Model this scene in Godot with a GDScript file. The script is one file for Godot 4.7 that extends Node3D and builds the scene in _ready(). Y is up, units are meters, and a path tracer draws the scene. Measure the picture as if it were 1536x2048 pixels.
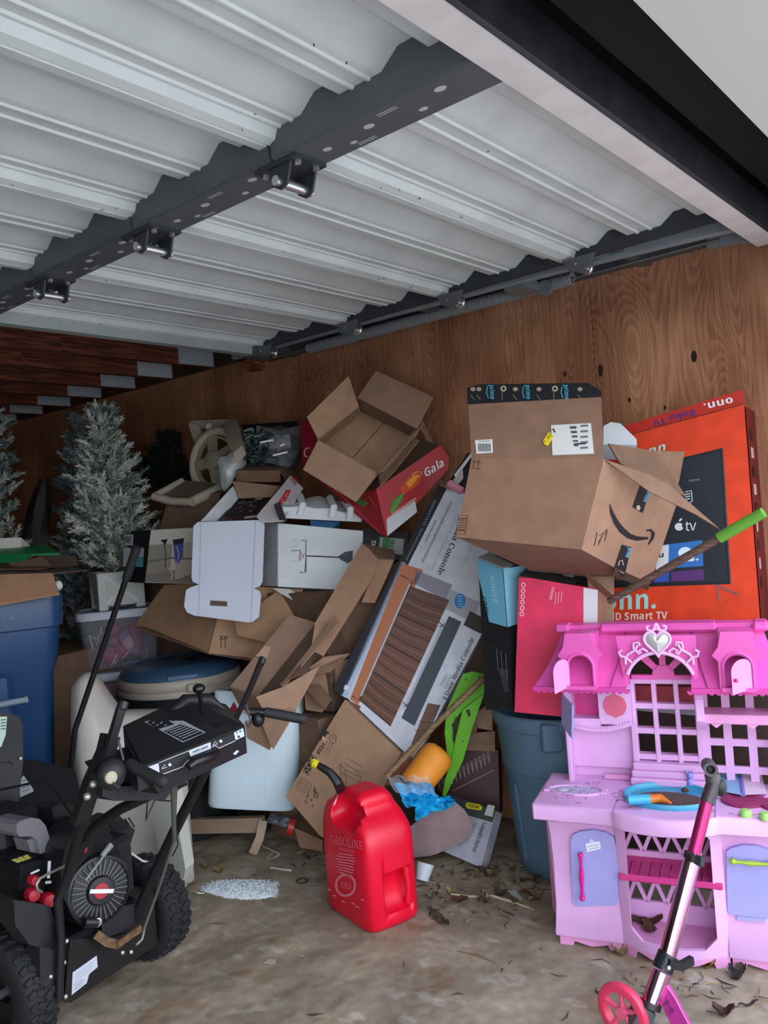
extends Node3D

const F := 1653.0
const EYE := Vector3(0, 1.38, 0)
const TURN := 49.7
const ROLL := 0.07645
var f0: Vector3
var r0: Vector3
var rt: Vector3
var up: Vector3
var org := {}
var used := {}
var mats := {}
var fonts := {}
var rng := RandomNumberGenerator.new()
var tex := {}


func _ready() -> void:
	rng.seed = 7
	var a := deg_to_rad(TURN)
	f0 = Vector3(sin(a), 0, -cos(a))
	r0 = Vector3(cos(a), 0, sin(a))
	rt = r0 * cos(ROLL) - Vector3.UP * sin(ROLL)
	up = Vector3.UP * cos(ROLL) + r0 * sin(ROLL)
	# camera
	var cam := Camera3D.new()
	cam.name = "camera"
	cam.fov = rad_to_deg(2.0 * atan(1024.0 / F))
	cam.near = 0.05
	cam.far = 200.0
	cam.transform = Transform3D(Basis(rt, up, -f0), EYE)
	add_child(cam)
	cam.current = true
	# overcast daylight that enters through the open garage door
	var sm := ProceduralSkyMaterial.new()
	sm.sky_top_color = Color(0.80, 0.87, 0.97)
	sm.sky_horizon_color = Color(0.93, 0.94, 0.95)
	sm.ground_horizon_color = Color(0.62, 0.62, 0.60)
	sm.ground_bottom_color = Color(0.45, 0.44, 0.42)
	sm.sky_curve = 0.3
	sm.sky_energy_multiplier = 1.0
	var sky := Sky.new()
	sky.sky_material = sm
	var env := Environment.new()
	env.background_mode = Environment.BG_SKY
	env.sky = sky
	env.tonemap_mode = Environment.TONE_MAPPER_LINEAR
	env.tonemap_exposure = 5.2
	env.sdfgi_enabled = true
	env.ssao_enabled = true
	env.ssil_enabled = true
	var we := WorldEnvironment.new()
	we.name = "surroundings"
	we.environment = env
	add_child(we)
	textures()
	setting()
	garage_door()
	right_side()
	play_kitchen()
	pile()
	left_side()
	snow_blower()
	gas_can()
	kick_scooter()
	floor_litter()


# ---------- placing ----------
func ray(x: float, y: float) -> Vector3:
	return f0 + rt * ((x - 768.0) / F) + up * ((1024.0 - y) / F)

func P(x: float, y: float, d: float) -> Vector3:
	return EYE + ray(x, y) * d

func fl(x: float, y: float, h := 0.0) -> Vector3:
	var r := ray(x, y)
	return EYE + r * ((h - EYE.y) / r.y)

func W(u: float, y: float, v: float) -> Vector3:
	return Vector3(u, y, -v)

# a plane turned towards the viewer's side
func pln(a: Vector3, b: Vector3, c: Vector3) -> Plane:
	var p := Plane(a, b, c)
	return -p if p.distance_to(EYE) < 0 else p

func pxp(a: Array, b: Array, c: Array) -> Plane:
	return pln(P(a[0], a[1], a[2]), P(b[0], b[1], b[2]), P(c[0], c[1], c[2]))

func on(p: Plane, x: float, y: float) -> Vector3:
	var r := ray(x, y)
	return EYE + r * ((p.d - p.normal.dot(EYE)) / p.normal.dot(r))


# ---------- mesh collector ----------
class MB:
	var v := PackedVector3Array()
	var n := PackedVector3Array()
	var c := PackedColorArray()
	var col := Color(1, 1, 1)

	func ink(hex: String) -> MB:
		col = Color(hex).srgb_to_linear()
		return self

	func t3(a: Vector3, b: Vector3, d: Vector3, na: Vector3, nb: Vector3, nd: Vector3) -> void:
		if (b - a).cross(d - a).dot(na + nb + nd) > 0.0:
			v.append_array([a, d, b])
			n.append_array([na, nd, nb])
		else:
			v.append_array([a, b, d])
			n.append_array([na, nb, nd])
		c.append_array([col, col, col])

	func tri(a: Vector3, b: Vector3, d: Vector3, out: Vector3) -> void:
		var m := (b - a).cross(d - a)
		if m.length_squared() < 1e-18:
			return
		m = m.normalized()
		if m.dot(out) < 0.0:
			m = -m
		t3(a, b, d, m, m, m)

	func quad(a: Vector3, b: Vector3, d: Vector3, e: Vector3, out: Vector3) -> void:
		tri(a, b, d, out)
		tri(a, d, e, out)

	# eight corners: four in front, the four behind them
	func hexa(p: Array) -> void:
		var m := Vector3.ZERO
		for q: Vector3 in p:
			m += q / 8.0
		for f in [[0, 1, 2, 3], [4, 5, 6, 7], [0, 1, 5, 4], [1, 2, 6, 5], [2, 3, 7, 6], [3, 0, 4, 7]]:
			var mid: Vector3 = (p[f[0]] + p[f[1]] + p[f[2]] + p[f[3]]) / 4.0
			quad(p[f[0]], p[f[1]], p[f[2]], p[f[3]], mid - m)

	func box(x: Transform3D, s: Vector3, bev := 0.0) -> void:
		var h := s / 2.0
		if bev <= 0.0:
			var p := []
			for z in [h.z, -h.z]:
				for q in [[-1, -1], [1, -1], [1, 1], [-1, 1]]:
					p.append(x * Vector3(q[0] * h.x, q[1] * h.y, z))
			hexa(p)
			return
		var b := minf(bev, minf(h.x, minf(h.y, h.z)) * 0.9)
		var o := x.basis
		for ax in 3:
			var i := (ax + 1) % 3
			var j := (ax + 2) % 3
			for s1: float in [-1.0, 1.0]:
				var q := []
				for k in [[-1, -1], [1, -1], [1, 1], [-1, 1]]:
					var w := Vector3.ZERO
					w[ax] = s1 * h[ax]
					w[i] = k[0] * (h[i] - b)
					w[j] = k[1] * (h[j] - b)
					q.append(x * w)
				quad(q[0], q[1], q[2], q[3], o[ax] * s1)
				for s2: float in [-1.0, 1.0]:
					var e := []
					for k in [[0, -1], [1, -1], [1, 1], [0, 1]]:
						var w := Vector3.ZERO
						w[ax] = s1 * (h[ax] - (b if k[0] else 0.0))
						w[i] = s2 * (h[i] - (0.0 if k[0] else b))
						w[j] = k[1] * (h[j] - b)
						e.append(x * w)
					quad(e[0], e[1], e[2], e[3], o[ax] * s1 + o[i] * s2)
		for sx: float in [-1.0, 1.0]:
			for sy: float in [-1.0, 1.0]:
				for sz: float in [-1.0, 1.0]:
					var k := Vector3(sx, sy, sz)
					tri(x * (k * Vector3(h.x, h.y - b, h.z - b)), x * (k * Vector3(h.x - b, h.y, h.z - b)), x * (k * Vector3(h.x - b, h.y - b, h.z)), o * k)

	# a skin over rows of points, smooth where it bends gently
	func grid(rows: Array, closed := true, cap0 := true, cap1 := true, out := Vector3.ZERO) -> void:
		var R := rows.size()
		var C: int = rows[0].size()
		var K := C if closed else C - 1
		var fn := []
		var total := 0.0
		for r in R - 1:
			var ln := PackedVector3Array()
			var mid := Vector3.ZERO
			for q: Vector3 in rows[r]:
				mid += q / float(C)
			for q: Vector3 in rows[r + 1]:
				mid += q / float(C)
			mid /= 2.0
			for k in K:
				var a: Vector3 = rows[r][k]
				var b: Vector3 = rows[r][(k + 1) % C]
				var d: Vector3 = rows[r + 1][(k + 1) % C]
				var e: Vector3 = rows[r + 1][k]
				var m := (d - a).cross(e - b)
				total += m.dot(out) if out != Vector3.ZERO else m.dot((a + b + d + e) / 4.0 - mid)
				ln.append(m.normalized())
			fn.append(ln)
		var sg := -1.0 if total < 0.0 else 1.0
		for r in R - 1:
			for k in K:
				var f: Vector3 = fn[r][k] * sg
				if f == Vector3.ZERO:
					continue
				var vn := []
				for cn in [[0, 0], [0, 1], [1, 1], [1, 0]]:
					var s := Vector3.ZERO
					for dr in [-1, 0]:
						for dk in [-1, 0]:
							var rr: int = r + cn[0] + dr
							var kk: int = k + cn[1] + dk
							if closed:
								kk = posmod(kk, C)
							if rr < 0 or rr >= R - 1 or kk < 0 or kk >= K:
								continue
							var g: Vector3 = fn[rr][kk] * sg
							if g.dot(f) > 0.72:
								s += g
					vn.append(s.normalized() if s.length() > 0.01 else f)
				var a: Vector3 = rows[r][k]
				var b: Vector3 = rows[r][(k + 1) % C]
				var d: Vector3 = rows[r + 1][(k + 1) % C]
				var e: Vector3 = rows[r + 1][k]
				if a.distance_squared_to(b) > 1e-14:
					t3(a, b, d, vn[0], vn[1], vn[2])
				if d.distance_squared_to(e) > 1e-14:
					t3(a, d, e, vn[0], vn[2], vn[3])
		if closed:
			for end in [0, R - 1]:
				if (end == 0 and not cap0) or (end > 0 and not cap1):
					continue
				var mid := Vector3.ZERO
				for q: Vector3 in rows[end]:
					mid += q / float(C)
				var nx := Vector3.ZERO
				for q: Vector3 in rows[1 if end == 0 else R - 2]:
					nx += q / float(C)
				for k in C:
					tri(mid, rows[end][k], rows[end][(k + 1) % C], mid - nx)

	func tube(path: Array, rad, sides := 10, caps := true) -> void:
		var rows := []
		var t: Vector3 = (path[1] - path[0]).normalized()
		var u := t.cross(Vector3.UP if absf(t.y) < 0.9 else Vector3.RIGHT).normalized()
		for i in path.size():
			var t2: Vector3 = (path[mini(i + 1, path.size() - 1)] - path[maxi(i - 1, 0)]).normalized()
			u = (u - t2 * u.dot(t2)).normalized()
			var w := t2.cross(u)
			var row := PackedVector3Array()
			var rr: float = rad[i] if rad is Array else rad
			for k in sides:
				var an := TAU * k / sides
				row.append(path[i] + (u * cos(an) + w * sin(an)) * rr)
			rows.append(row)
		grid(rows, true, caps, caps)

	# flat bar of rectangular section along a path
	func strap(path: Array, wide: Vector3, w: float, th: float) -> void:
		var rows := []
		for i in path.size():
			var t: Vector3 = (path[mini(i + 1, path.size() - 1)] - path[maxi(i - 1, 0)]).normalized()
			var a := (wide - t * wide.dot(t)).normalized()
			var b := t.cross(a)
			rows.append(PackedVector3Array([path[i] + a * w / 2 + b * th / 2, path[i] - a * w / 2 + b * th / 2, path[i] - a * w / 2 - b * th / 2, path[i] + a * w / 2 - b * th / 2]))
		grid(rows)

	# profile of [radius, height] pairs turned about the y axis of x
	func lathe(x: Transform3D, prof: Array, seg := 32, c0 := true, c1 := true) -> void:
		var rows := []
		for p in prof:
			var row := PackedVector3Array()
			for k in seg:
				var an := TAU * k / seg
				row.append(x * Vector3(cos(an) * p[0], p[1], sin(an) * p[0]))
			rows.append(row)
		grid(rows, true, c0, c1)

	# sections [y, half x, half z, centre x, centre z] of a rounded rectangle
	func loft(x: Transform3D, sec: Array, ex := 5.0, seg := 40, c0 := true, c1 := true) -> void:
		var rows := []
		for s in sec:
			var row := PackedVector3Array()
			var cx: float = s[3] if s.size() > 3 else 0.0
			var cz: float = s[4] if s.size() > 4 else 0.0
			for k in seg:
				var an := TAU * (k + 0.5) / seg
				var px := signf(cos(an)) * pow(absf(cos(an)), 2.0 / ex)
				var pz := signf(sin(an)) * pow(absf(sin(an)), 2.0 / ex)
				row.append(x * Vector3(cx + px * s[1], s[0], cz + pz * s[2]))
			rows.append(row)
		grid(rows, true, c0, c1)

	# outline of points pushed along off into a solid
	func prism(front: Array, off: Vector3) -> void:
		var nn := Vector3.ZERO
		for i in front.size():
			nn += (front[i] as Vector3).cross(front[(i + 1) % front.size()])
		nn = nn.normalized()
		var ax := (front[1] - front[0] as Vector3).normalized()
		var ay := nn.cross(ax)
		var flat := PackedVector2Array()
		for q: Vector3 in front:
			flat.append(Vector2(q.dot(ax), q.dot(ay)))
		var idx := Geometry2D.triangulate_polygon(flat)
		for i in range(0, idx.size(), 3):
			tri(front[idx[i]], front[idx[i + 1]], front[idx[i + 2]], -off)
			if off != Vector3.ZERO:
				tri(front[idx[i]] + off, front[idx[i + 1]] + off, front[idx[i + 2]] + off, off)
		if off == Vector3.ZERO:
			return
		for i in front.size():
			var a: Vector3 = front[i]
			var b: Vector3 = front[(i + 1) % front.size()]
			quad(a, b, b + off, a + off, (b - a).cross(nn))

	func ball(x: Transform3D, rx: float, ry: float, rz: float, seg := 16) -> void:
		var rows := []
		for i in seg / 2 + 1:
			var th := PI * clampf(i / float(seg / 2), 0.004, 0.996)
			var row := PackedVector3Array()
			for k in seg:
				var an := TAU * k / seg
				row.append(x * Vector3(sin(th) * cos(an) * rx, -cos(th) * ry, sin(th) * sin(an) * rz))
			rows.append(row)
		grid(rows)


func commit(mb: MB, off: Vector3) -> ArrayMesh:
	var m := ArrayMesh.new()
	var ar := []
	ar.resize(Mesh.ARRAY_MAX)
	var v := mb.v.duplicate()
	if off != Vector3.ZERO:
		for i in v.size():
			v[i] -= off
	ar[Mesh.ARRAY_VERTEX] = v
	ar[Mesh.ARRAY_NORMAL] = mb.n
	ar[Mesh.ARRAY_COLOR] = mb.c
	m.add_surface_from_arrays(Mesh.PRIMITIVE_TRIANGLES, ar)
	return m

func numbered(s: String) -> String:
	var k: int = used.get(s, -1) + 1
	used[s] = k
	return s if k == 0 else "%s_%03d" % [s, k]

func tag(o: Node3D, label: String, cat: String, group := "", kind := "") -> void:
	if label:
		o.set_meta("label", label)
	if cat:
		o.set_meta("category", cat)
	if group:
		o.set_meta("group", group)
	if kind:
		o.set_meta("kind", kind)

func T(called: String, label: String, cat: String, at: Vector3, group := "") -> Node3D:
	var o := Node3D.new()
	o.name = numbered(called)
	add_child(o)
	o.position = at
	org[o] = at
	tag(o, label, cat, group)
	return o

func prt(parent: Node3D, called: String, mb: MB, mat: Material, label := "") -> MeshInstance3D:
	var o := MeshInstance3D.new()
	o.name = called
	var off: Vector3 = org.get(parent, Vector3.ZERO)
	o.mesh = commit(mb, off)
	o.material_override = mat
	org[o] = off
	parent.add_child(o, true)
	if label:
		o.set_meta("label", label)
	return o

func solo(called: String, mb: MB, mat: Material, label: String, cat: String, group := "", kind := "") -> MeshInstance3D:
	var o := MeshInstance3D.new()
	o.name = numbered(called)
	var lo := mb.v[0]
	var hi := mb.v[0]
	for q in mb.v:
		lo = lo.min(q)
		hi = hi.max(q)
	var base := Vector3((lo.x + hi.x) / 2, lo.y, (lo.z + hi.z) / 2)
	o.mesh = commit(mb, base)
	o.position = base
	org[o] = base
	o.material_override = mat
	add_child(o)
	tag(o, label, cat, group, kind)
	return o

func struct(called: String, mb: MB, mat: Material, label := "") -> MeshInstance3D:
	return solo(called, mb, mat, label, "", "", "structure")


# ---------- materials ----------
func M(hex: String, rough := 0.7, metal := 0.0, t := "", sc := 1.0, bump := "") -> StandardMaterial3D:
	var key := "%s|%s|%s|%s|%s|%s" % [hex, rough, metal, t, sc, bump]
	if mats.has(key):
		return mats[key]
	var m := StandardMaterial3D.new()
	m.albedo_color = Color(hex)
	m.roughness = rough
	m.metallic = metal
	if t or bump:
		m.uv1_triplanar = true
		m.uv1_scale = Vector3.ONE * sc
		if t:
			m.albedo_texture = tex[t]
		if bump:
			m.normal_enabled = true
			m.normal_texture = tex[bump]
			m.normal_scale = 0.5
	mats[key] = m
	return m

func INK() -> StandardMaterial3D:
	if not mats.has("ink"):
		var m := StandardMaterial3D.new()
		m.vertex_color_use_as_albedo = true
		m.roughness = 0.6
		mats["ink"] = m
	return mats["ink"]

func KRAFT(hex := "c49a70") -> StandardMaterial3D:
	var c := Color(hex)
	var l := c.get_luminance()
	if c.s < 0.12:
		return M(hex, 0.7, 0.0, "paper", 2.2)
	hex = c.lerp(Color(l * 1.18, l * 0.98, l * 0.86), 0.45).to_html(false)
	return M(hex, 0.85, 0.0, "paper", 2.2)

func PLAST(hex: String, rough := 0.42) -> StandardMaterial3D:
	return M(hex, rough, 0.0, "scuff", 1.6)

func GLASSY(hex: String, alpha: float) -> StandardMaterial3D:
	var key := "g%s%s" % [hex, alpha]
	if not mats.has(key):
		var m := StandardMaterial3D.new()
		m.albedo_color = Color(hex, alpha)
		m.transparency = BaseMaterial3D.TRANSPARENCY_ALPHA
		m.roughness = 0.3
		mats[key] = m
	return mats[key]

func noise(freq: float, oct: int, lo: Color, hi: Color, size := 256, sd := 1) -> NoiseTexture2D:
	var nz := FastNoiseLite.new()
	nz.seed = sd
	nz.frequency = freq
	nz.fractal_octaves = oct
	var g := Gradient.new()
	g.set_color(0, lo)
	g.set_color(1, hi)
	var nt := NoiseTexture2D.new()
	nt.width = size
	nt.height = size
	nt.seamless = true
	nt.noise = nz
	nt.color_ramp = g
	return nt

func textures() -> void:
	tex["paper"] = noise(0.02, 5, Color(0.82, 0.82, 0.82), Color(1, 1, 1), 256, 3)
	tex["scuff"] = noise(0.012, 5, Color(0.92, 0.92, 0.92), Color(1, 1, 1), 256, 5)
	tex["dirt"] = noise(0.02, 5, Color(0.55, 0.52, 0.5), Color(1, 1, 1), 256, 9)
	var nz := FastNoiseLite.new()
	nz.frequency = 0.05
	nz.fractal_octaves = 4
	var nb := NoiseTexture2D.new()
	nb.width = 256
	nb.height = 256
	nb.seamless = true
	nb.as_normal_map = true
	nb.bump_strength = 3.0
	nb.noise = nz
	tex["bump"] = nb
	tex["plywood"] = ply_texture()
	tex["concrete"] = slab_texture()
	tex["grain"] = grain_texture()

func image_of(w: int, h: int, data: PackedByteArray) -> ImageTexture:
	return ImageTexture.create_from_image(Image.create_from_data(w, h, false, Image.FORMAT_RGB8, data))

func ply_texture() -> ImageTexture:
	var s := 700
	var a := FastNoiseLite.new()
	a.seed = 11
	a.fractal_octaves = 2
	a.frequency = 1.0
	var b := FastNoiseLite.new()
	b.seed = 12
	b.fractal_octaves = 3
	b.frequency = 1.0
	var d := PackedByteArray()
	d.resize(s * s * 3)
	var lo := Color("7a4830")
	var hi := Color("d49b74")
	for y in s:
		for x in s:
			var h := a.get_noise_2d(x * 0.0075, y * 0.0014 + 3.0)
			var r := fposmod(h * 15.0, 1.0)
			var ring := smoothstep(0.0, 0.75, r) * (1.0 - smoothstep(0.86, 1.0, r))
			var fine := b.get_noise_2d(x * 0.16, y * 0.006)
			var big := b.get_noise_2d(x * 0.006 + 50.0, y * 0.004)
			var k := clampf(0.62 - ring * 0.24 + fine * 0.26 + big * 0.4, 0.0, 1.0)
			var cc := lo.lerp(hi, k)
			var i := (y * s + x) * 3
			d[i] = int(cc.r * 255)
			d[i + 1] = int(cc.g * 255)
			d[i + 2] = int(cc.b * 255)
	return image_of(s, s, d)

func grain_texture() -> ImageTexture:
	var s := 256
	var b := FastNoiseLite.new()
	b.seed = 21
	b.fractal_octaves = 3
	b.frequency = 1.0
	var d := PackedByteArray()
	d.resize(s * s * 3)
	for y in s:
		for x in s:
			var k := clampf(0.75 + 0.5 * b.get_noise_2d(x * 0.012, y * 0.22), 0.35, 1.0)
			var i := (y * s + x) * 3
			d[i] = int(k * 255)
			d[i + 1] = int(k * 250)
			d[i + 2] = int(k * 245)
	return image_of(s, s, d)

func slab_texture() -> ImageTexture:
	var s := 900
	var a := FastNoiseLite.new()
	a.seed = 31
	a.fractal_octaves = 4
	a.frequency = 1.0
	var b := FastNoiseLite.new()
	b.seed = 32
	b.fractal_octaves = 3
	b.frequency = 1.0
	var d := PackedByteArray()
	d.resize(s * s * 3)
	var lo := Color("7d6f5c")
	var hi := Color("a5957f")
	var rust := Color("7d5a3e")
	for y in s:
		for x in s:
			var p := a.get_noise_2d(x * 0.012, y * 0.012)
			var q := b.get_noise_2d(x * 0.09, y * 0.09)
			var w := a.get_noise_2d(x * 0.035 + 90.0, y * 0.02)
			var cc := lo.lerp(hi, clampf(0.5 + p * 0.45 + q * 0.32, 0.0, 1.0))
			var st := b.get_noise_2d(x * 0.016 + 200.0, y * 0.016)
			cc = cc.lerp(rust, clampf((st - 0.28) * 1.7, 0.0, 0.45))
			cc = cc.lerp(Color("b9b1a6"), clampf((w - 0.3) * 2.5, 0.0, 0.5))
			var i := (y * s + x) * 3
			d[i] = int(cc.r * 255)
			d[i + 1] = int(cc.g * 255)
			d[i + 2] = int(cc.b * 255)
	return image_of(s, s, d)


# ---------- sheets, boxes and print ----------
# an outline in the photograph laid on a plane, as a sheet or block of thickness t behind it
func plate(mb: MB, p: Plane, poly: Array, t: float, lift := 0.0) -> void:
	var fr := []
	for q in poly:
		fr.append(on(p, q[0], q[1]) + p.normal * lift)
	mb.prism(fr, -p.normal * t)

func ink(mb: MB, p: Plane, poly: Array, hex: String, lift := 0.0012) -> void:
	mb.ink(hex)
	plate(mb, p, poly, 0.0006, lift)

func rectpx(x0: float, y0: float, x1: float, y1: float) -> Array:
	return [[x0, y0], [x1, y0], [x1, y1], [x0, y1]]

# a printed line of the given pixel width
func stroke(mb: MB, p: Plane, pts: Array, w, hex: String, lift := 0.0014, closed := false) -> void:
	var n := pts.size()
	var l := []
	var r := []
	for i in n:
		var a := Vector2(pts[i][0], pts[i][1])
		var pa: Array = pts[posmod(i - 1, n)] if closed else pts[maxi(i - 1, 0)]
		var na: Array = pts[(i + 1) % n] if closed else pts[mini(i + 1, n - 1)]
		var t := (Vector2(na[0], na[1]) - Vector2(pa[0], pa[1])).normalized()
		var o: Vector2 = t.orthogonal() * (w[i] if w is Array else w) * 0.5
		l.append(on(p, a.x + o.x, a.y + o.y) + p.normal * lift)
		r.append(on(p, a.x - o.x, a.y - o.y) + p.normal * lift)
	mb.ink(hex)
	for i in (n if closed else n - 1):
		var j := (i + 1) % n
		mb.quad(l[i], l[j], r[j], r[i], p.normal)

func circ(cx: float, cy: float, rx: float, ry := -1.0, k := 20, a0 := 0.0, a1 := 360.0) -> Array:
	var o := []
	if ry < 0:
		ry = rx
	var full := a1 - a0 >= 359.9
	for i in (k if full else k + 1):
		var an := deg_to_rad(a0 + (a1 - a0) * i / k)
		o.append([cx + cos(an) * rx, cy + sin(an) * ry])
	return o

func font(kind: String) -> SystemFont:
	if not fonts.has(kind):
		var f := SystemFont.new()
		f.font_names = PackedStringArray(["Droid Serif" if kind.begins_with("serif") else "Droid Sans Mono" if kind.begins_with("mono") else "Droid Sans"])
		f.font_weight = 700 if kind.ends_with("bold") else 400
		fonts[kind] = f
	return fonts[kind]

# lettering on a plane: from the start to the end of its baseline in the photograph, u = up vector of a capital
func words(mb: MB, p: Plane, s: String, a: Vector2, b: Vector2, u: Vector2, hex: String, kind := "sans", lift := 0.0014) -> void:
	var tm := TextMesh.new()
	tm.text = s
	tm.font = font(kind)
	tm.font_size = 32
	tm.depth = 0.0
	tm.curve_step = 2.0
	tm.pixel_size = 0.01
	tm.horizontal_alignment = HORIZONTAL_ALIGNMENT_LEFT
	var ar := tm.get_mesh_arrays()
	if ar.is_empty():
		return
	var v: PackedVector3Array = ar[Mesh.ARRAY_VERTEX]
	var ix: PackedInt32Array = ar[Mesh.ARRAY_INDEX] if ar[Mesh.ARRAY_INDEX] != null else PackedInt32Array()
	var lo := v[0]
	var hi := v[0]
	for q in v:
		lo = lo.min(q)
		hi = hi.max(q)
	var cap := 0.23
	var base := 0.0
	var ref := TextMesh.new()
	ref.text = "H"
	ref.font = tm.font
	ref.font_size = 32
	ref.depth = 0.0
	ref.pixel_size = 0.01
	var rb := ref.get_aabb()
	cap = rb.size.y
	base = rb.position.y
	mb.ink(hex)
	var put := func(q: Vector3) -> Vector3:
		var fx := (q.x - lo.x) / maxf(hi.x - lo.x, 1e-6)
		var fy := (q.y - base) / cap
		var px: Vector2 = a + (b - a) * fx + u * fy
		return on(p, px.x, px.y) + p.normal * lift
	var cnt := ix.size() if ix.size() else v.size()
	for i in range(0, cnt, 3):
		var i0 := ix[i] if ix.size() else i
		var i1 := ix[i + 1] if ix.size() else i + 1
		var i2 := ix[i + 2] if ix.size() else i + 2
		mb.tri(put.call(v[i0]), put.call(v[i1]), put.call(v[i2]), p.normal)

# faint lines of small print between two edges
func lines(mb: MB, p: Plane, a: Vector2, b: Vector2, down: Vector2, count: int, w: float, hex: String, ragged := 0.3) -> void:
	for i in count:
		var s := a + down * i
		var e := a + (b - a) * (1.0 - rng.randf() * ragged) + down * i
		var x := 0.0
		while x < 1.0:
			var x2 := minf(x + rng.randf_range(0.06, 0.16), 1.0)
			stroke(mb, p, [[lerpf(s.x, e.x, x), lerpf(s.y, e.y, x)], [lerpf(s.x, e.x, x2), lerpf(s.y, e.y, x2)]], w, hex)
			x = x2 + 0.025

# a closed box: the quad of its front in the photograph, depth of three corners, thickness straight back
func boxpx(mb: MB, q: Array, d: Array, t: float) -> Plane:
	var p := pxp([q[0][0], q[0][1], d[0]], [q[1][0], q[1][1], d[1]], [q[2][0], q[2][1], d[2]])
	plate(mb, p, q, t)
	return p

# one sheet of board in the photograph with its own depths
func sheet(mb: MB, q: Array, d: Array, t := 0.005) -> Plane:
	return boxpx(mb, q, d, t)

# a sheet whose four corners each have their own depth, with its thickness along off
func slab4(mb: MB, q: Array, off: Vector3) -> void:
	var a := []
	for c in q:
		a.append(P(c[0], c[1], c[2]))
	mb.hexa([a[0], a[1], a[2], a[3], a[0] + off, a[1] + off, a[2] + off, a[3] + off])

# crumpled film between four corners with depths
func crumple(mb: MB, q: Array, nx: int, ny: int, apx: float, ad: float, sd: int) -> void:
	var rg := RandomNumberGenerator.new()
	rg.seed = sd
	var rows := []
	for i in ny:
		var row := PackedVector3Array()
		for j in nx:
			var u := j / (nx - 1.0)
			var v := i / (ny - 1.0)
			var t := []
			for k in 3:
				t.append(lerpf(lerpf(q[0][k], q[1][k], u), lerpf(q[3][k], q[2][k], u), v))
			row.append(P(t[0] + rg.randf_range(-apx, apx), t[1] + rg.randf_range(-apx, apx), t[2] + rg.randf_range(-ad, ad)))
		rows.append(row)
	for i in ny - 1:
		for j in nx - 1:
			if (i + j) % 2:
				mb.tri(rows[i][j], rows[i][j + 1], rows[i + 1][j + 1], -f0)
				mb.tri(rows[i][j], rows[i + 1][j + 1], rows[i + 1][j], -f0)
			else:
				mb.tri(rows[i][j], rows[i][j + 1], rows[i + 1][j], -f0)
				mb.tri(rows[i][j + 1], rows[i + 1][j + 1], rows[i + 1][j], -f0)

# an upright closed box in the place: centre of the base, size, turn
func crate(mb: MB, at: Vector3, s: Vector3, turn := 0.0, tip := 0.0, bev := 0.004) -> Transform3D:
	var x := Transform3D(Basis(Vector3.UP, turn) * Basis(Vector3.RIGHT, tip), at + Vector3(0, s.y / 2, 0))
	mb.box(x, s, bev)
	return x


# ---------- the garage ----------
func bar(mb: MB, u0: float, u1: float, y0: float, y1: float, v0: float, v1: float) -> void:
	mb.box(Transform3D(Basis(), Vector3((u0 + u1) / 2, (y0 + y1) / 2, -(v0 + v1) / 2)), Vector3(u1 - u0, y1 - y0, absf(v1 - v0)))

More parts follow.
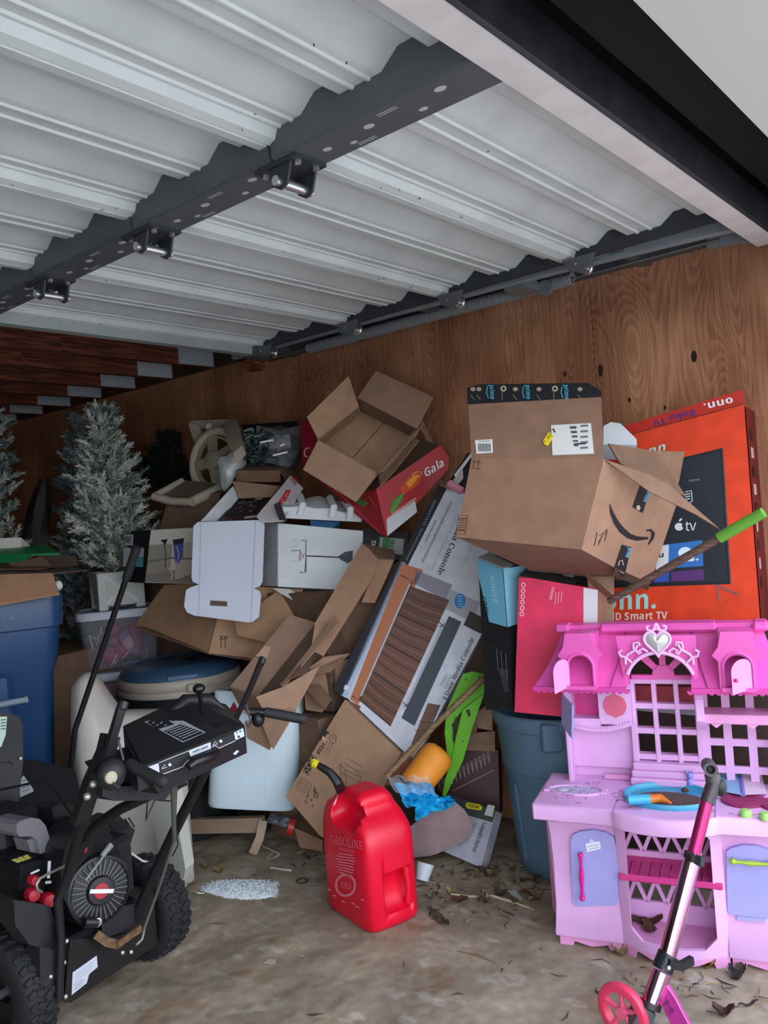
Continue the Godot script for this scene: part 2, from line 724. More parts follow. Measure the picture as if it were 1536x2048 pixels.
func setting() -> void:
	var slab := M("ffffff", 0.85, 0.0, "concrete", 0.28, "bump")
	slab.uv1_world_triplanar = true
	var mb := MB.new()
	bar(mb, -3.0, 3.25, -0.12, 0.0, 0.2, 8.3)
	struct("floor", mb, slab, "stained grey brown concrete garage floor")
	mb = MB.new()
	bar(mb, -16, 16, -0.14, -0.02, -18.0, 0.2)
	struct("trim_1", mb, M("c9c5bd", 0.9, 0.0, "scuff", 0.5), "pale concrete driveway outside the garage")
	# right wall: studs' backing, plywood sheets screwed to it
	mb = MB.new()
	bar(mb, 3.07, 3.22, 0.0, 2.6, 0.2, 8.3)
	var wr := struct("wall_right", mb, M("4a3426", 0.9), "right garage wall of brown plywood sheets")
	var ply := M("ffffff", 0.7, 0.0, "plywood", 0.62)
	ply.uv1_world_triplanar = true
	var v := 0.22
	for k in 7:
		mb = MB.new()
		bar(mb, 3.05, 3.07, 0.0, 2.282, v + 0.0015, minf(v + 1.22, 8.3) - 0.0015)
		prt(wr, "plywood_sheet", mb, ply)
		v += 1.22
	mb = MB.new()
	bar(mb, 3.052, 3.069, 2.2825, 2.42, 0.2, 8.3)
	prt(wr, "top_plate", mb, M("5a3a28", 0.85, 0.0, "grain", 1.0))
	mb = MB.new()
	for q in [[1201, 741, 5, 13], [1388, 713, 6, 12], [1259, 800, 3, 5], [1330, 815, 3, 4], [700, 783, 4, 6], [1130, 748, 3, 6]]:
		mb.ink("2a1710")
		var wp := Plane(Vector3(-1, 0, 0), -3.05)
		plate(mb, wp, circ(q[0], q[1], q[2], q[3], 12), 0.0008, 0.001)
	prt(wr, "knot", mb, INK())
	mb = MB.new()
	bar(mb, -3.0, -2.85, 0.0, 2.6, 0.2, 8.3)
	struct("wall_left", mb, M("5f4634", 0.9, 0.0, "grain", 1.0), "far left garage wall out of view")
	mb = MB.new()
	bar(mb, -2.85, 3.07, 0.0, 2.6, 8.15, 8.3)
	struct("wall_back", mb, M("5f4634", 0.9, 0.0, "grain", 1.0), "dark back wall of the garage")
	# front wall: piers beside the opening and the white header over it
	mb = MB.new()
	bar(mb, -3.0, -2.25, 0.0, 2.7, 0.26, 0.46)
	bar(mb, 2.86, 3.22, 0.0, 2.7, 0.26, 0.46)
	struct("wall_front", mb, M("d8d6d0", 0.8), "front garage wall beside the open doorway")
	mb = MB.new()
	bar(mb, -2.25, 2.86, 2.1, 2.7, 0.2, 0.462)
	struct("trim_2", mb, M("c4c0b9", 0.7), "white painted header over the garage opening")
	mb = MB.new()
	bar(mb, -2.85, 3.07, 2.3, 2.6, 0.462, 0.70)
	struct("trim_4", mb, M("0d0c0d", 0.9), "black painted board between the header and the raised door")
	# ceiling: deck, joists, grey blocking between the joist ends
	mb = MB.new()
	bar(mb, -3.0, 3.22, 2.42, 2.6, 0.3, 8.3)
	var ce := struct("ceiling", mb, M("2e2019", 0.95, 0.0, "grain", 1.0), "dark ceiling of wooden joists over the garage")
	var jm := M("8c4930", 0.85, 0.0, "grain", 1.0)
	var bm := M("b9bdc2", 0.8)
	for k in 18:
		var z := 1.0 + 0.4 * k
		mb = MB.new()
		bar(mb, -2.85, 3.2, 2.285, 2.38, z - 0.022, z + 0.022)
		prt(ce, "joist", mb, jm)
		if z > 2.9:
			mb = MB.new()
			bar(mb, 2.80, 3.035, 2.287, 2.385, z - 0.03, z - 0.022)
			prt(ce, "blocking", mb, bm)
	mb = MB.new()
	bar(mb, 2.98, 3.045, 2.2, 2.42, 3.35, 3.43)
	struct("trim_3", mb, M("b5663e", 0.85, 0.0, "grain", 1.0), "short wooden post hanging at the end of the door track")


func garage_door() -> void:
	var d := T("door_1", "raised white corrugated steel sectional garage door seen from below", "garage door", W(0.35, 2.24, 1.9))
	d.set_meta("kind", "structure")
	var white := M("d3d6d2", 0.45, 0.0, "scuff", 1.2)
	var steel := M("64686c", 0.5, 0.3, "scuff", 1.5)
	var dark := M("3a3d42", 0.55, 0.3)
	var zinc := M("c9c9c6", 0.3, 0.9)
	var u0 := -2.3
	var u1 := 2.69
	for k in 4:
		var v0 := 0.79 + 0.545 * k
		# underside across the section, from the front edge backwards: lip, flats, two ribs, pairs of fine ribs
		var pf := [[0.0, -0.02], [0.008, -0.03], [0.03, -0.03], [0.045, 0.0], [0.095, 0.0], [0.122, 0.034], [0.165, 0.034], [0.212, 0.0], [0.238, 0.0], [0.242, -0.005], [0.248, -0.005], [0.252, 0.0], [0.282, 0.0], [0.286, -0.005], [0.292, -0.005], [0.296, 0.0], [0.325, 0.0], [0.350, 0.034], [0.392, 0.034], [0.438, 0.0], [0.46, 0.0], [0.464, -0.005], [0.470, -0.005], [0.474, 0.0], [0.498, 0.0], [0.502, -0.005], [0.508, -0.005], [0.512, 0.0], [0.522, -0.024], [0.543, -0.03], [0.543, 0.0]]
		var mb := MB.new()
		var rows := []
		for u: float in [u0, u1]:
			var row := PackedVector3Array()
			for q in pf:
				row.append(W(u, 2.24 + q[1], v0 + q[0]))
			row.append(W(u, 2.29, v0 + 0.543))
			row.append(W(u, 2.29, v0))
			rows.append(row)
		mb.grid(rows)
		var s := prt(d, "door_section", mb, white)
		# stiles: channel bars across the section
		for us: float in [1.33, -0.2, -1.73]:
			mb = MB.new()
			rows = []
			for vv: float in [v0 + 0.004, v0 + 0.538]:
				rows.append(PackedVector3Array([W(us - 0.056, 2.272, vv), W(us - 0.056, 2.182, vv), W(us - 0.05, 2.176, vv), W(us + 0.05, 2.176, vv), W(us + 0.056, 2.182, vv), W(us + 0.056, 2.272, vv)]))
			mb.grid(rows)
			var st := prt(s, "stile", mb, steel)
			if us > 0:
				mb = MB.new()
				mb.ink("b9b9b4")
				for q in [[-0.02, 0.1, 0.009], [0.018, 0.17, 0.007], [-0.01, 0.29, 0.009], [0.02, 0.36, 0.006], [0.0, 0.42, 0.008]]:
					var o := []
					for i in 14:
						o.append(W(us + q[0] + cos(TAU * i / 14) * q[2], 2.1755, v0 + q[1] + sin(TAU * i / 14) * q[2] * 1.5))
					mb.prism(o, Vector3(0, 0.001, 0))
				for q in [[-0.035, 0.2], [-0.028, 0.2], [0.03, 0.31], [0.037, 0.31]]:
					mb.quad(W(us + q[0], 2.1755, v0 + q[1]), W(us + q[0] + 0.003, 2.1755, v0 + q[1]), W(us + q[0] + 0.003, 2.1755, v0 + q[1] + 0.05), W(us + q[0], 2.1755, v0 + q[1] + 0.05), Vector3.DOWN)
				prt(s, "slot", mb, INK())
			# hinge over each joint, with its roller pin
			if k < 3:
				var vh := v0 + 0.545
				mb = MB.new()
				bar(mb, us - 0.048, us + 0.048, 2.166, 2.176, vh - 0.075, vh + 0.06)
				for sd: float in [-0.042, 0.036]:
					var e := []
					for q in [[-0.055, 2.176], [0.02, 2.176], [0.01, 2.125], [-0.012, 2.112], [-0.035, 2.12]]:
						e.append(W(us + sd, q[1], vh + q[0]))
					mb.prism(e, Vector3(0.006, 0, 0))
				var h := prt(d, "hinge", mb, dark)
				mb = MB.new()
				mb.tube([W(us - 0.055, 2.13, vh - 0.012), W(us + 0.055, 2.13, vh - 0.012)], 0.0115, 12)
				prt(h, "pin", mb, zinc)
				mb = MB.new()
				for q in [[-0.028, -0.06], [0.028, -0.06], [-0.028, 0.045], [0.028, 0.045]]:
					mb.lathe(Transform3D(Basis(), W(us + q[0], 2.158, vh + q[1])), [[0.008, 0.0], [0.008, 0.009]], 6)
				prt(h, "bolt", mb, zinc)
		# end stile and roller bracket at the right edge
		mb = MB.new()
		bar(mb, u1 - 0.012, u1 + 0.004, 2.205, 2.285, v0 + 0.004, v0 + 0.538)
		prt(s, "end_stile", mb, dark)
		if k < 4:
			var vr := v0 + 0.5
			mb = MB.new()
			var e := []
			for q in [[-0.07, 2.205], [0.05, 2.205], [0.03, 2.165], [-0.01, 2.15], [-0.045, 2.165]]:
				e.append(W(u1 - 0.05, q[1], vr + q[0]))
			mb.prism(e, Vector3(0.012, 0, 0))
			var h := prt(d, "roller_bracket", mb, steel)
			mb = MB.new()
			mb.tube([W(u1 - 0.05, 2.182, vr), W(u1 + 0.05, 2.182, vr)], 0.008, 10)
			mb.lathe(Transform3D(Basis(Vector3.BACK, PI / 2), W(u1 + 0.035, 2.182, vr)), [[0.02, -0.008], [0.024, -0.004], [0.024, 0.004], [0.02, 0.008]], 18)
			prt(h, "roller", mb, zinc)
	# strut along the back edge, light retainer and dark seal along the front edge
	var mb := MB.new()
	bar(mb, u0, u1 - 0.02, 2.175, 2.262, 2.972, 3.02)
	prt(d, "back_strut", mb, M("b4bab6", 0.5, 0.2, "scuff", 1.2))
	mb = MB.new()
	bar(mb, u1 - 0.06, u1 + 0.01, 2.165, 2.25, 2.955, 3.03)
	for q in [0.0, 0.018, 0.036]:
		mb.tube([W(u1 - 0.01, 2.15, 2.93 + q), W(u1 + 0.03, 2.21, 2.93 + q)], 0.007, 8)
	prt(d, "corner_bracket", mb, steel)
	mb = MB.new()
	bar(mb, u0, 2.97, 2.172, 2.24, 0.722, 0.79)
	prt(d, "bottom_retainer", mb, M("e4dad6", 0.5, 0.0, "scuff", 2.0))
	mb = MB.new()
	var rows := []
	for u: float in [u0, 2.98]:
		rows.append(PackedVector3Array([W(u, 2.176, 0.722), W(u, 2.182, 0.713), W(u, 2.22, 0.707), W(u, 2.262, 0.71), W(u, 2.29, 0.72), W(u, 2.285, 0.74), W(u, 2.176, 0.74)]))
	mb.grid(rows)
	prt(d, "bottom_seal", mb, M("2a2b30", 0.6, 0.0, "dirt", 2.0))
	mb = MB.new()
	for i in 130:
		var kk := i % 4
		var vv: float = 0.79 + 0.545 * kk + [0.535, 0.52, 0.03, 0.26][i / 4 % 4] + rng.randf_range(-0.03, 0.03)
		var aa := W(rng.randf_range(0.4, 2.66), 2.2395 - (0.03 if absf(fposmod(vv - 0.79, 0.545) - 0.53) < 0.03 else 0.0), vv)
		mb.ink(["3a3026", "5a4634", "7a6a58"][i % 3])
		mb.tube([aa, aa + Vector3(rng.randf_range(-0.008, 0.008), -0.001, rng.randf_range(-0.008, 0.008))], 0.0011, 4)
	var spk := prt(d, "dirt_specks", mb, INK())
	spk.set_meta("kind", "stuff")
	# draught of wire under the door
	mb = MB.new()
	mb.tube([P(-20, 322, 2.7), P(150, 374, 3.0), P(290, 417, 3.25)], 0.0022, 5)
	prt(d, "cable", mb, M("8a6a48", 0.6))

	# track, angle and spring along the wall
	var t := T("door_track", "grey steel garage door track with long coil spring along the plywood wall", "track", W(3.0, 2.2, 2.0))
	mb = MB.new()
	rows = []
	for q in [[0.62, 2.87], [0.95, 2.82], [1.4, 2.775], [2.2, 2.74], [3.25, 2.735]]:
		var uu: float = q[1]
		rows.append(PackedVector3Array([W(uu, 2.262, q[0]), W(uu, 2.214, q[0]), W(uu + 0.005, 2.21, q[0]), W(uu + 0.03, 2.21, q[0]), W(uu + 0.03, 2.214, q[0]), W(uu + 0.006, 2.214, q[0]), W(uu + 0.006, 2.262, q[0])]))
	mb.grid(rows)
	prt(t, "rail", mb, M("9ba1a6", 0.45, 0.3, "scuff", 2.0))
	mb = MB.new()
	var path := []
	for i in 9:
		var an := PI / 2 * i / 8.0
		path.append(W(2.975, 2.235 - 0.33 * (1 - cos(an)), 0.95 - 0.45 * sin(an)))
	path.append(W(2.975, 1.2, 0.5))
	path.append(W(2.975, 0.0, 0.5))
	mb.strap(path, Vector3.RIGHT, 0.03, 0.05)
	prt(t, "curved_rail", mb, M("9ba1a6", 0.45, 0.3, "scuff", 2.0))
	mb = MB.new()
	bar(mb, 3.0, 3.049, 2.235, 2.243, 0.5, 3.3)
	bar(mb, 3.0, 3.008, 2.243, 2.283, 0.5, 3.3)
	prt(t, "angle_iron", mb, M("5c6064", 0.5, 0.3, "scuff", 2.0))
	mb = MB.new()
	path = []
	for i in 150 * 9 + 1:
		var an := TAU * i / 9.0
		path.append(W(2.935 + cos(an) * 0.022, 2.22 + sin(an) * 0.022, 1.45 + 1.45 * i / (150.0 * 9)))
	mb.tube(path, 0.0042, 5)
	prt(t, "coil_spring", mb, M("a8abae", 0.4, 0.4))
	mb = MB.new()
	mb.tube([W(2.935, 2.22, 2.9), W(2.935, 2.22, 3.2)], 0.006, 8)
	prt(t, "spring_hook", mb, M("8c8d8c", 0.4, 0.7))
	mb = MB.new()
	mb.tube([W(2.935, 2.22, 0.9), W(2.935, 2.22, 1.46)], 0.005, 8)
	prt(t, "spring_hook", mb, M("8c8d8c", 0.4, 0.7))
	mb = MB.new()
	for v in [1.62]:
		bar(mb, 2.78, 2.92, 2.195, 2.23, v - 0.045, v + 0.045)
	mb.lathe(Transform3D(Basis(Vector3.BACK, PI / 2), W(2.9, 2.2, 1.55)), [[0.03, -0.01], [0.03, 0.01]], 16)
	prt(t, "pulley", mb, M("8e9192", 0.45, 0.5))
	for v in [0.75, 1.2, 2.1, 3.1]:
		mb = MB.new()
		bar(mb, 2.76, 3.05, 2.225, 2.285, v - 0.02, v + 0.02)
		prt(t, "hanger", mb, M("606468", 0.5, 0.4))


# ---------- right: bin with boxes, TV carton, big open carton ----------
func right_side() -> void:
	var mb := MB.new()
	# red TV carton leaning on the wall
	var q := [[1238, 870], [1488, 809], [1521, 1256], [1150, 1251]]
	var pl := pxp([1488, 809, 2.74], [1521, 1254, 2.70], [1230, 1245, 2.97])
	var t := T("tv_carton", "tall red television carton with screen picture leaning on plywood behind the pink kitchen", "carton", on(pl, 1380, 1254))
	q = [[1160, 897], [1488, 809], [1521, 1254], [1160, 1246]]
	plate(mb, pl, q, 0.16)
	prt(t, "body", mb, M("f4451a", 0.5, 0.0, "paper", 2.0))
	mb = MB.new()
	plate(mb, pl, [[1160, 878], [1484, 778], [1488, 806], [1160, 894]], 0.006, -0.012)
	var fp := prt(t, "top_flap", mb, M("d42f1e", 0.5, 0.0, "paper", 2.0))
	mb = MB.new()
	words(mb, pl, "onn.", Vector2(1463, 793), Vector2(1405, 807), Vector2(3, 14), "dfe6e6", "sans_bold", -0.01)
	prt(fp, "lettering", mb, INK())
	mb = MB.new()
	words(mb, pl, "Roku TV", Vector2(1387, 817), Vector2(1303, 840), Vector2(3, 13), "5a2a72", "sans_bold", -0.01)
	prt(fp, "lettering", mb, INK())
	# dark red printed side of the carton
	mb = MB.new()
	var a := on(pl, 1489, 812) + pl.normal * 0.0005
	var b := on(pl, 1521.5, 1252) + pl.normal * 0.0005
	var sd := Plane(a, b, a - pl.normal * 0.1)
	if sd.distance_to(EYE) < 0:
		sd = -sd
	mb.ink("6f1718")
	mb.quad(a + sd.normal * 0.003, b + sd.normal * 0.003, b - pl.normal * 0.158 + sd.normal * 0.003, a - pl.normal * 0.158 + sd.normal * 0.003, sd.normal)
	for k in 9:
		var s0 := 0.1 + k * 0.085
		var c0 := a.lerp(b, s0) - pl.normal * 0.03 + sd.normal * 0.0045
		var c1 := a.lerp(b, s0 + 0.05) - pl.normal * 0.03 + sd.normal * 0.0045
		mb.ink("cfa6a0" if k % 2 else "2a1012")
		mb.quad(c0, c1, c1 - pl.normal * (0.05 if k < 5 else 0.03), c0 - pl.normal * (0.05 if k < 5 else 0.03), sd.normal)
	prt(t, "side_print", mb, INK())
	# the picture on the front
	mb = MB.new()
	ink(mb, pl, [[1120, 975], [1445, 896], [1461, 1168], [1150, 1178]], "15191f")
	ink(mb, pl, [[1126, 979], [1440, 902], [1455, 1162], [1155, 1172]], "1d252c", 0.002)
	stroke(mb, pl, [[1445, 896], [1461, 1168]], 3.0, "3a4046", 0.0026)
	ink(mb, pl, [[1325, 1090], [1405, 1080], [1407, 1132], [1322, 1138]], "2f6fb5", 0.0026)
	ink(mb, pl, [[1343, 1144], [1407, 1138], [1408, 1160], [1342, 1163]], "59306e", 0.0026)
	ink(mb, pl, [[1312, 1146], [1339, 1144], [1338, 1163], [1308, 1165]], "2b54a8", 0.0026)
	ink(mb, pl, [[1314, 1092], [1338, 1089], [1337, 1138], [1312, 1140]], "d9dcdc", 0.0032)
	words(mb, pl, "lu", Vector2(1312, 1116), Vector2(1328, 1114), Vector2(0, -10), "20262c", "sans_bold", 0.004)
	ink(mb, pl, circ(1371, 1106, 14, 12), "d8ecf5", 0.0032)
	ink(mb, pl, [[1355, 1114], [1390, 1111], [1388, 1122], [1358, 1124]], "d8ecf5", 0.0034)
	words(mb, pl, "+", Vector2(1391, 1124), Vector2(1399, 1123), Vector2(0, -9), "d8ecf5", "sans_bold", 0.004)
	# fruit mark with a bite and the letters beside it
	var ap := []
	for i in 28:
		var an := TAU * i / 28.0
		var r := 9.0 + 0.9 * cos(2 * an)
		var px := 1358.5 + cos(an) * r * 0.88
		var py := 1053.5 + sin(an) * r * 0.95
		if px > 1363.5:
			var dx := px - 1369.5
			var dy := py - 1051.0
			if dx * dx + dy * dy < 30:
				px = 1369.5 - sqrt(maxf(30 - dy * dy, 0.0))
		ap.append([px, py])
	ink(mb, pl, ap, "d7dadb", 0.003)
	ink(mb, pl, [[1358, 1042], [1360, 1038], [1365, 1036], [1364, 1040], [1360, 1043]], "d7dadb", 0.003)
	words(mb, pl, "tv", Vector2(1371, 1062), Vector2(1393, 1060), Vector2(0, -20), "d7dadb", "sans", 0.003)
	words(mb, pl, "Home", Vector2(1379, 964), Vector2(1399, 961), Vector2(0, -5), "9aa2a8", "sans", 0.003)
	stroke(mb, pl, [[1371, 984], [1383, 981], [1385, 1001], [1378, 1009], [1369, 1005]], 2.0, "c8d2d4", 0.003)
	for k in 3:
		stroke(mb, pl, [[1371, 989 + k * 5], [1381, 987 + k * 5]], 2.0, "c8d2d4", 0.003)
	# stand feet of the pictured set
	stroke(mb, pl, [[1432, 1170], [1440, 1203]], 2.5, "6b6d70", 0.003)
	stroke(mb, pl, [[1434, 1170], [1478, 1190]], 2.5, "5c5e62", 0.003)
	# wordmark
	words(mb, pl, "onn.", Vector2(1207, 1220), Vector2(1312, 1217), Vector2(0, -38), "a9dcd3", "sans_bold", 0.002)
	words(mb, pl, "UHD Smart TV", Vector2(1203, 1241), Vector2(1335, 1238), Vector2(0, -15), "f0d9cf", "sans_bold", 0.002)
	words(mb, pl, "onn", Vector2(1280, 916), Vector2(1331, 900), Vector2(0, -16), "bfe3d8", "sans_bold", 0.002)
	prt(t, "printed_picture", mb, INK())

	# big open carton with a smile on its side
	t = T("shipping_carton", "large open kraft carton with black smile mark and raised taped lid, above the grey bin", "carton", P(1080, 1090, 2.72))
	var k := KRAFT("a06e50")
	var k2 := KRAFT("bd8c66")
	mb = MB.new()
	var f4 := [P(943, 917, 2.60), P(1208, 918, 2.50), P(1163, 1099, 2.58), P(912, 1074, 2.68)]
	var fr := pln(f4[0], f4[1], f4[2])
	plate(mb, fr, [[943, 917], [1208, 918], [1163, 1099], [912, 1074]], 0.005)
	var fw := prt(t, "front_panel", mb, k)
	mb = MB.new()
	stroke(mb, fr, [[943, 936], [962, 938]], 1.6, "4a2e22")
	for x in [948, 957]:
		stroke(mb, fr, [[x - 1, 934], [x + 1, 921]], 1.8, "4a2e22")
		stroke(mb, fr, [[x - 3, 925], [x + 1, 919], [x + 4, 926]], 1.5, "4a2e22")
	stroke(mb, fr, [[917, 1031], [936, 1030], [930, 1069], [912, 1067]], 1.6, "4a2e22", 0.0014, true)
	for j in 6:
		stroke(mb, fr, [[919 - j * 0.8, 1037 + j * 4.6], [932 - j * 0.8, 1036 + j * 4.6]], 1.3, "4a2e22")
	stroke(mb, fr, [[916, 1038], [935, 1037]], 1.5, "4a2e22")
	stroke(mb, fr, [[912, 1060], [931, 1061]], 1.5, "4a2e22")
	stroke(mb, fr, [[947, 881], [943, 884]], 1.2, "4a2e22")
	prt(fw, "printed_marks", mb, INK())
	var bk := f0 * 0.36 + r0 * 0.19
	var rp := pln(P(1208, 918, 2.50), P(1163, 1099, 2.58), P(1300, 1167, 2.80))
	mb = MB.new()
	plate(mb, rp, [[1208, 918], [1300, 950], [1362, 985], [1348, 1024], [1300, 1167], [1227, 1134], [1163, 1099]], 0.005)
	var sp_ := prt(t, "smile_panel", mb, KRAFT("b2815f"))
	mb = MB.new()
	stroke(mb, rp, [[1219, 1008], [1223, 1025], [1231, 1043], [1243, 1060], [1258, 1072], [1274, 1077], [1296, 1076]], [1.5, 7.0, 10.0, 12.0, 11.0, 9.0, 4.0], "17171a")
	stroke(mb, rp, [[1292, 1061], [1301, 1060], [1306, 1066], [1304, 1076], [1296, 1089]], [3.0, 5.0, 7.0, 6.0, 2.0], "17171a")
	ink(mb, rp, [[1281, 966], [1300, 978], [1285, 1026], [1264, 1014]], "17181c")
	words(mb, rp, "prime", Vector2(1295, 980), Vector2(1285, 1002), Vector2(8, 3), "5fb4cc", "sans_bold", 0.002)
	ink(mb, rp, circ(1276, 1015, 4, 5), "b9a894", 0.002)
	ink(mb, rp, [[1243, 1089], [1262, 1094], [1248, 1155], [1228, 1134]], "17181c")
	words(mb, rp, "prime", Vector2(1256, 1095), Vector2(1250, 1113), Vector2(8, 3), "5fb4cc", "sans_bold", 0.002)
	stroke(mb, rp, [[1236, 1131], [1238, 1122], [1244, 1120], [1246, 1130]], 2.0, "b9a894", 0.002)
	stroke(mb, rp, [[1230, 1136], [1246, 1146]], 1.5, "b9a894", 0.002)
	for s in [[[1188, 1092], [1194, 1064]], [[1197, 1084], [1204, 1072], [1198, 1071], [1206, 1065], [1200, 1080], [1196, 1090]], [[1212, 1060], [1205, 1068], [1213, 1068], [1214, 1058], [1209, 1082]]]:
		stroke(mb, rp, s, 1.3, "3a2a22", 0.002)
	prt(sp_, "printed_marks", mb, INK())
	# floor, far wall and hidden left wall
	mb = MB.new()
	var bl := P(912, 1074, 2.68)
	var br := P(1163, 1099, 2.58)
	var rb := on(rp, 1300, 1167)
	mb.prism([bl, br, rb, bl + (rb - br)], fr.normal.cross(Vector3.UP).cross(fr.normal) * 0.005)
	prt(t, "bottom_panel", mb, KRAFT("9c7052"))
	mb = MB.new()
	var tl := P(943, 917, 2.60)
	var dv := rb - br
	mb.prism([bl, tl, tl + dv, bl + dv], r0 * 0.005)
	prt(t, "left_panel", mb, k2)
	mb = MB.new()
	mb.prism([bl + dv, br + dv, P(1208, 918, 2.50) + dv, tl + dv], f0 * 0.005)
	prt(t, "back_panel", mb, k2)
	# raised lid flap with tape and labels
	mb = MB.new()
	var lp := pln(P(943, 917, 2.60), P(1208, 918, 2.50), P(1203, 790, 2.62))
	plate(mb, lp, [[943, 917], [936, 802], [934, 776], [960, 770], [1040, 769], [1120, 768], [1175, 767], [1203, 783], [1203, 800], [1208, 918]], 0.005)
	var lid := prt(t, "lid_flap", mb, KRAFT("9c6c50"))
	mb = MB.new()
	ink(mb, lp, [[935, 809], [934, 776], [960, 769], [1040, 768], [1120, 767], [1176, 766], [1203, 783], [1203, 794]], "131418")
	for x in [979, 1051, 1128]:
		words(mb, lp, "prime", Vector2(x, 771), Vector2(x + 2, 799), Vector2(9, 0), "4fa3c0", "sans_bold", 0.002)
		stroke(mb, lp, [[x - 4, 774], [x - 6, 786], [x - 2, 797]], 1.8, "4fa3c0", 0.002)
	for x in [1003, 1106]:
		stroke(mb, lp, circ(x + 4, 778, 4.5, 4.5, 14), 3.0, "b9a78d", 0.002, true)
		stroke(mb, lp, [[x + 1, 785], [x + 2, 800]], 1.3, "8d7d68", 0.002)
	for x in [946, 958, 1031, 1078, 1160]:
		ink(mb, lp, circ(x, 779, 5, 4), "a58d78", 0.002)
		stroke(mb, lp, [[x - 5, 790], [x + 3, 800]], 1.3, "8d7d68", 0.002)
	ink(mb, lp, [[1102, 851], [1182, 847], [1188, 908], [1105, 911]], "d4d2cf", 0.002)
	for j in 5:
		stroke(mb, lp, [[1140 + j * 2, 856 + j * 9], [1153 + j, 856 + j * 9]], 5.0 - j * 0.5, "4c4c50", 0.003)
		stroke(mb, lp, [[1161, 853 + j * 11], [1176, 852 + j * 11]], 4.0, "6d6d70", 0.003)
	stroke(mb, lp, [[1106, 858], [1110, 866]], 3.0, "303034", 0.003)
	stroke(mb, lp, [[1148, 889], [1172, 888]], 3.0, "303034", 0.003)
	ink(mb, lp, [[1086, 882], [1098, 865], [1108, 873], [1096, 893], [1089, 890]], "e6c81e", 0.0032)
	words(mb, lp, "1.90", Vector2(1091, 888), Vector2(1104, 872), Vector2(-4, -4), "6a5410", "sans", 0.0042)
	ink(mb, lp, [[950, 881], [985, 879], [986, 906], [953, 908]], "dcdcd9", 0.002)
	for j in 12:
		stroke(mb, lp, [[956 + j * 2.2, 888], [957 + j * 2.2, 904]], 0.9 + (j % 3) * 0.35, "5b5f66", 0.003)
	stroke(mb, lp, [[957, 884], [979, 883]], 1.0, "5b5f66", 0.003)
	prt(lid, "tape_and_labels", mb, INK())
	# torn side flaps to the right
	mb = MB.new()
	sheet(mb, [[1208, 918], [1335, 967], [1441, 1059], [1390, 1028], [1300, 984]], [2.50, 2.56, 2.60], 0.005)
	prt(t, "side_flap", mb, KRAFT("9a6c4f"))
	mb = MB.new()
	sheet(mb, [[1217, 887], [1311, 902], [1354, 965], [1372, 992], [1290, 960], [1240, 925]], [2.62, 2.72, 2.70], 0.005)
	prt(t, "inner_flap", mb, KRAFT("8e6549"))
	mb = MB.new()
	sheet(mb, [[1311, 902], [1370, 903], [1357, 968], [1348, 958]], [2.76, 2.82, 2.80], 0.005)
	prt(t, "inner_flap", mb, KRAFT("9a6f50"))
	mb = MB.new()
	sheet(mb, [[1224, 1149], [1230, 1136], [1300, 1167], [1296, 1182]], [2.70, 2.68, 2.80], 0.005)
	prt(t, "bottom_flap", mb, KRAFT("5d4133"))
	# white foam block behind it
	mb = MB.new()
	boxpx(mb, [[1207, 852], [1222, 844], [1241, 847], [1273, 878], [1274, 890], [1207, 889]], [2.86, 2.87, 2.86], 0.07)
	solo("foam_block", mb, M("dfe4e8", 0.7, 0.0, "scuff", 3.0), "white foam block sticking out between the smile carton and the red television carton", "packing foam")

	# grey blue bin
	var c := Vector3(2.80, 0, -1.56)
	t = T("trash_can", "grey blue round plastic trash can holding upright boxes", "trash can", c)
	var x := Transform3D(Basis(Vector3.UP, 0.9), c)
	mb = MB.new()
	mb.lathe(x, [[0.19, 0.0], [0.203, 0.012], [0.212, 0.09], [0.236, 0.385], [0.237, 0.39], [0.243, 0.393], [0.244, 0.44], [0.253, 0.545], [0.262, 0.55], [0.268, 0.575], [0.268, 0.60], [0.262, 0.606], [0.25, 0.604], [0.246, 0.55], [0.225, 0.3], [0.2, 0.03], [0.0, 0.02]], 56, true, false)
	var can := prt(t, "body", mb, PLAST("58788e", 0.5))
	mb = MB.new()
	for an: float in [2.55, 2.95, 3.6, 4.4]:
		var o := Vector3(cos(an), 0, sin(an))
		mb.tube([c + o * 0.212 + Vector3(0, 0.06, 0), c + o * 0.2345 + Vector3(0, 0.34, 0)], 0.006, 8)
	prt(can, "rib", mb, PLAST("54748c", 0.45))
	mb = MB.new()
	var rv := P(1100, 1440, 2.83)
	mb.box(Transform3D(Basis.looking_at(f0, Vector3.UP), on(Plane(-f0, -f0.dot(P(1092, 1475, 2.90))), 1104, 1475)), Vector3(0.075, 0.10, 0.03), 0.006)
	prt(t, "handle", mb, PLAST("54708a", 0.45))
	mb = MB.new()
	mb.ink("8a3550")
	for i in 16:
		var an := 2.53 + 0.02 * i
		var an2 := an + 0.02
		var hh := 0.02 + 0.095 * sin(PI * minf((i + 1) / 16.0, 1.0))
		var rr := 0.2075
		mb.quad(c + Vector3(cos(an) * rr, 0.02, sin(an) * rr), c + Vector3(cos(an2) * rr, 0.02, sin(an2) * rr), c + Vector3(cos(an2) * (rr + hh * 0.06), 0.02 + hh, sin(an2) * (rr + hh * 0.06)), c + Vector3(cos(an) * (rr + hh * 0.06), 0.02 + hh, sin(an) * (rr + hh * 0.06)), Vector3(cos(an), 0, sin(an)))
	prt(can, "paint_stain", mb, INK())

	# light blue over black carton in the can
	t = T("blue_carton", "worn carton, pale blue above and black below, standing in the trash can", "carton", P(1000, 1400, 3.0))
	mb = MB.new()
	var lf := [P(956, 1116, 3.02), P(1006, 1137, 2.93), P(1026, 1418, 2.93), P(971, 1420, 3.02)]
	var rf: Vector3 = P(1075, 1126, 3.04) - lf[1]
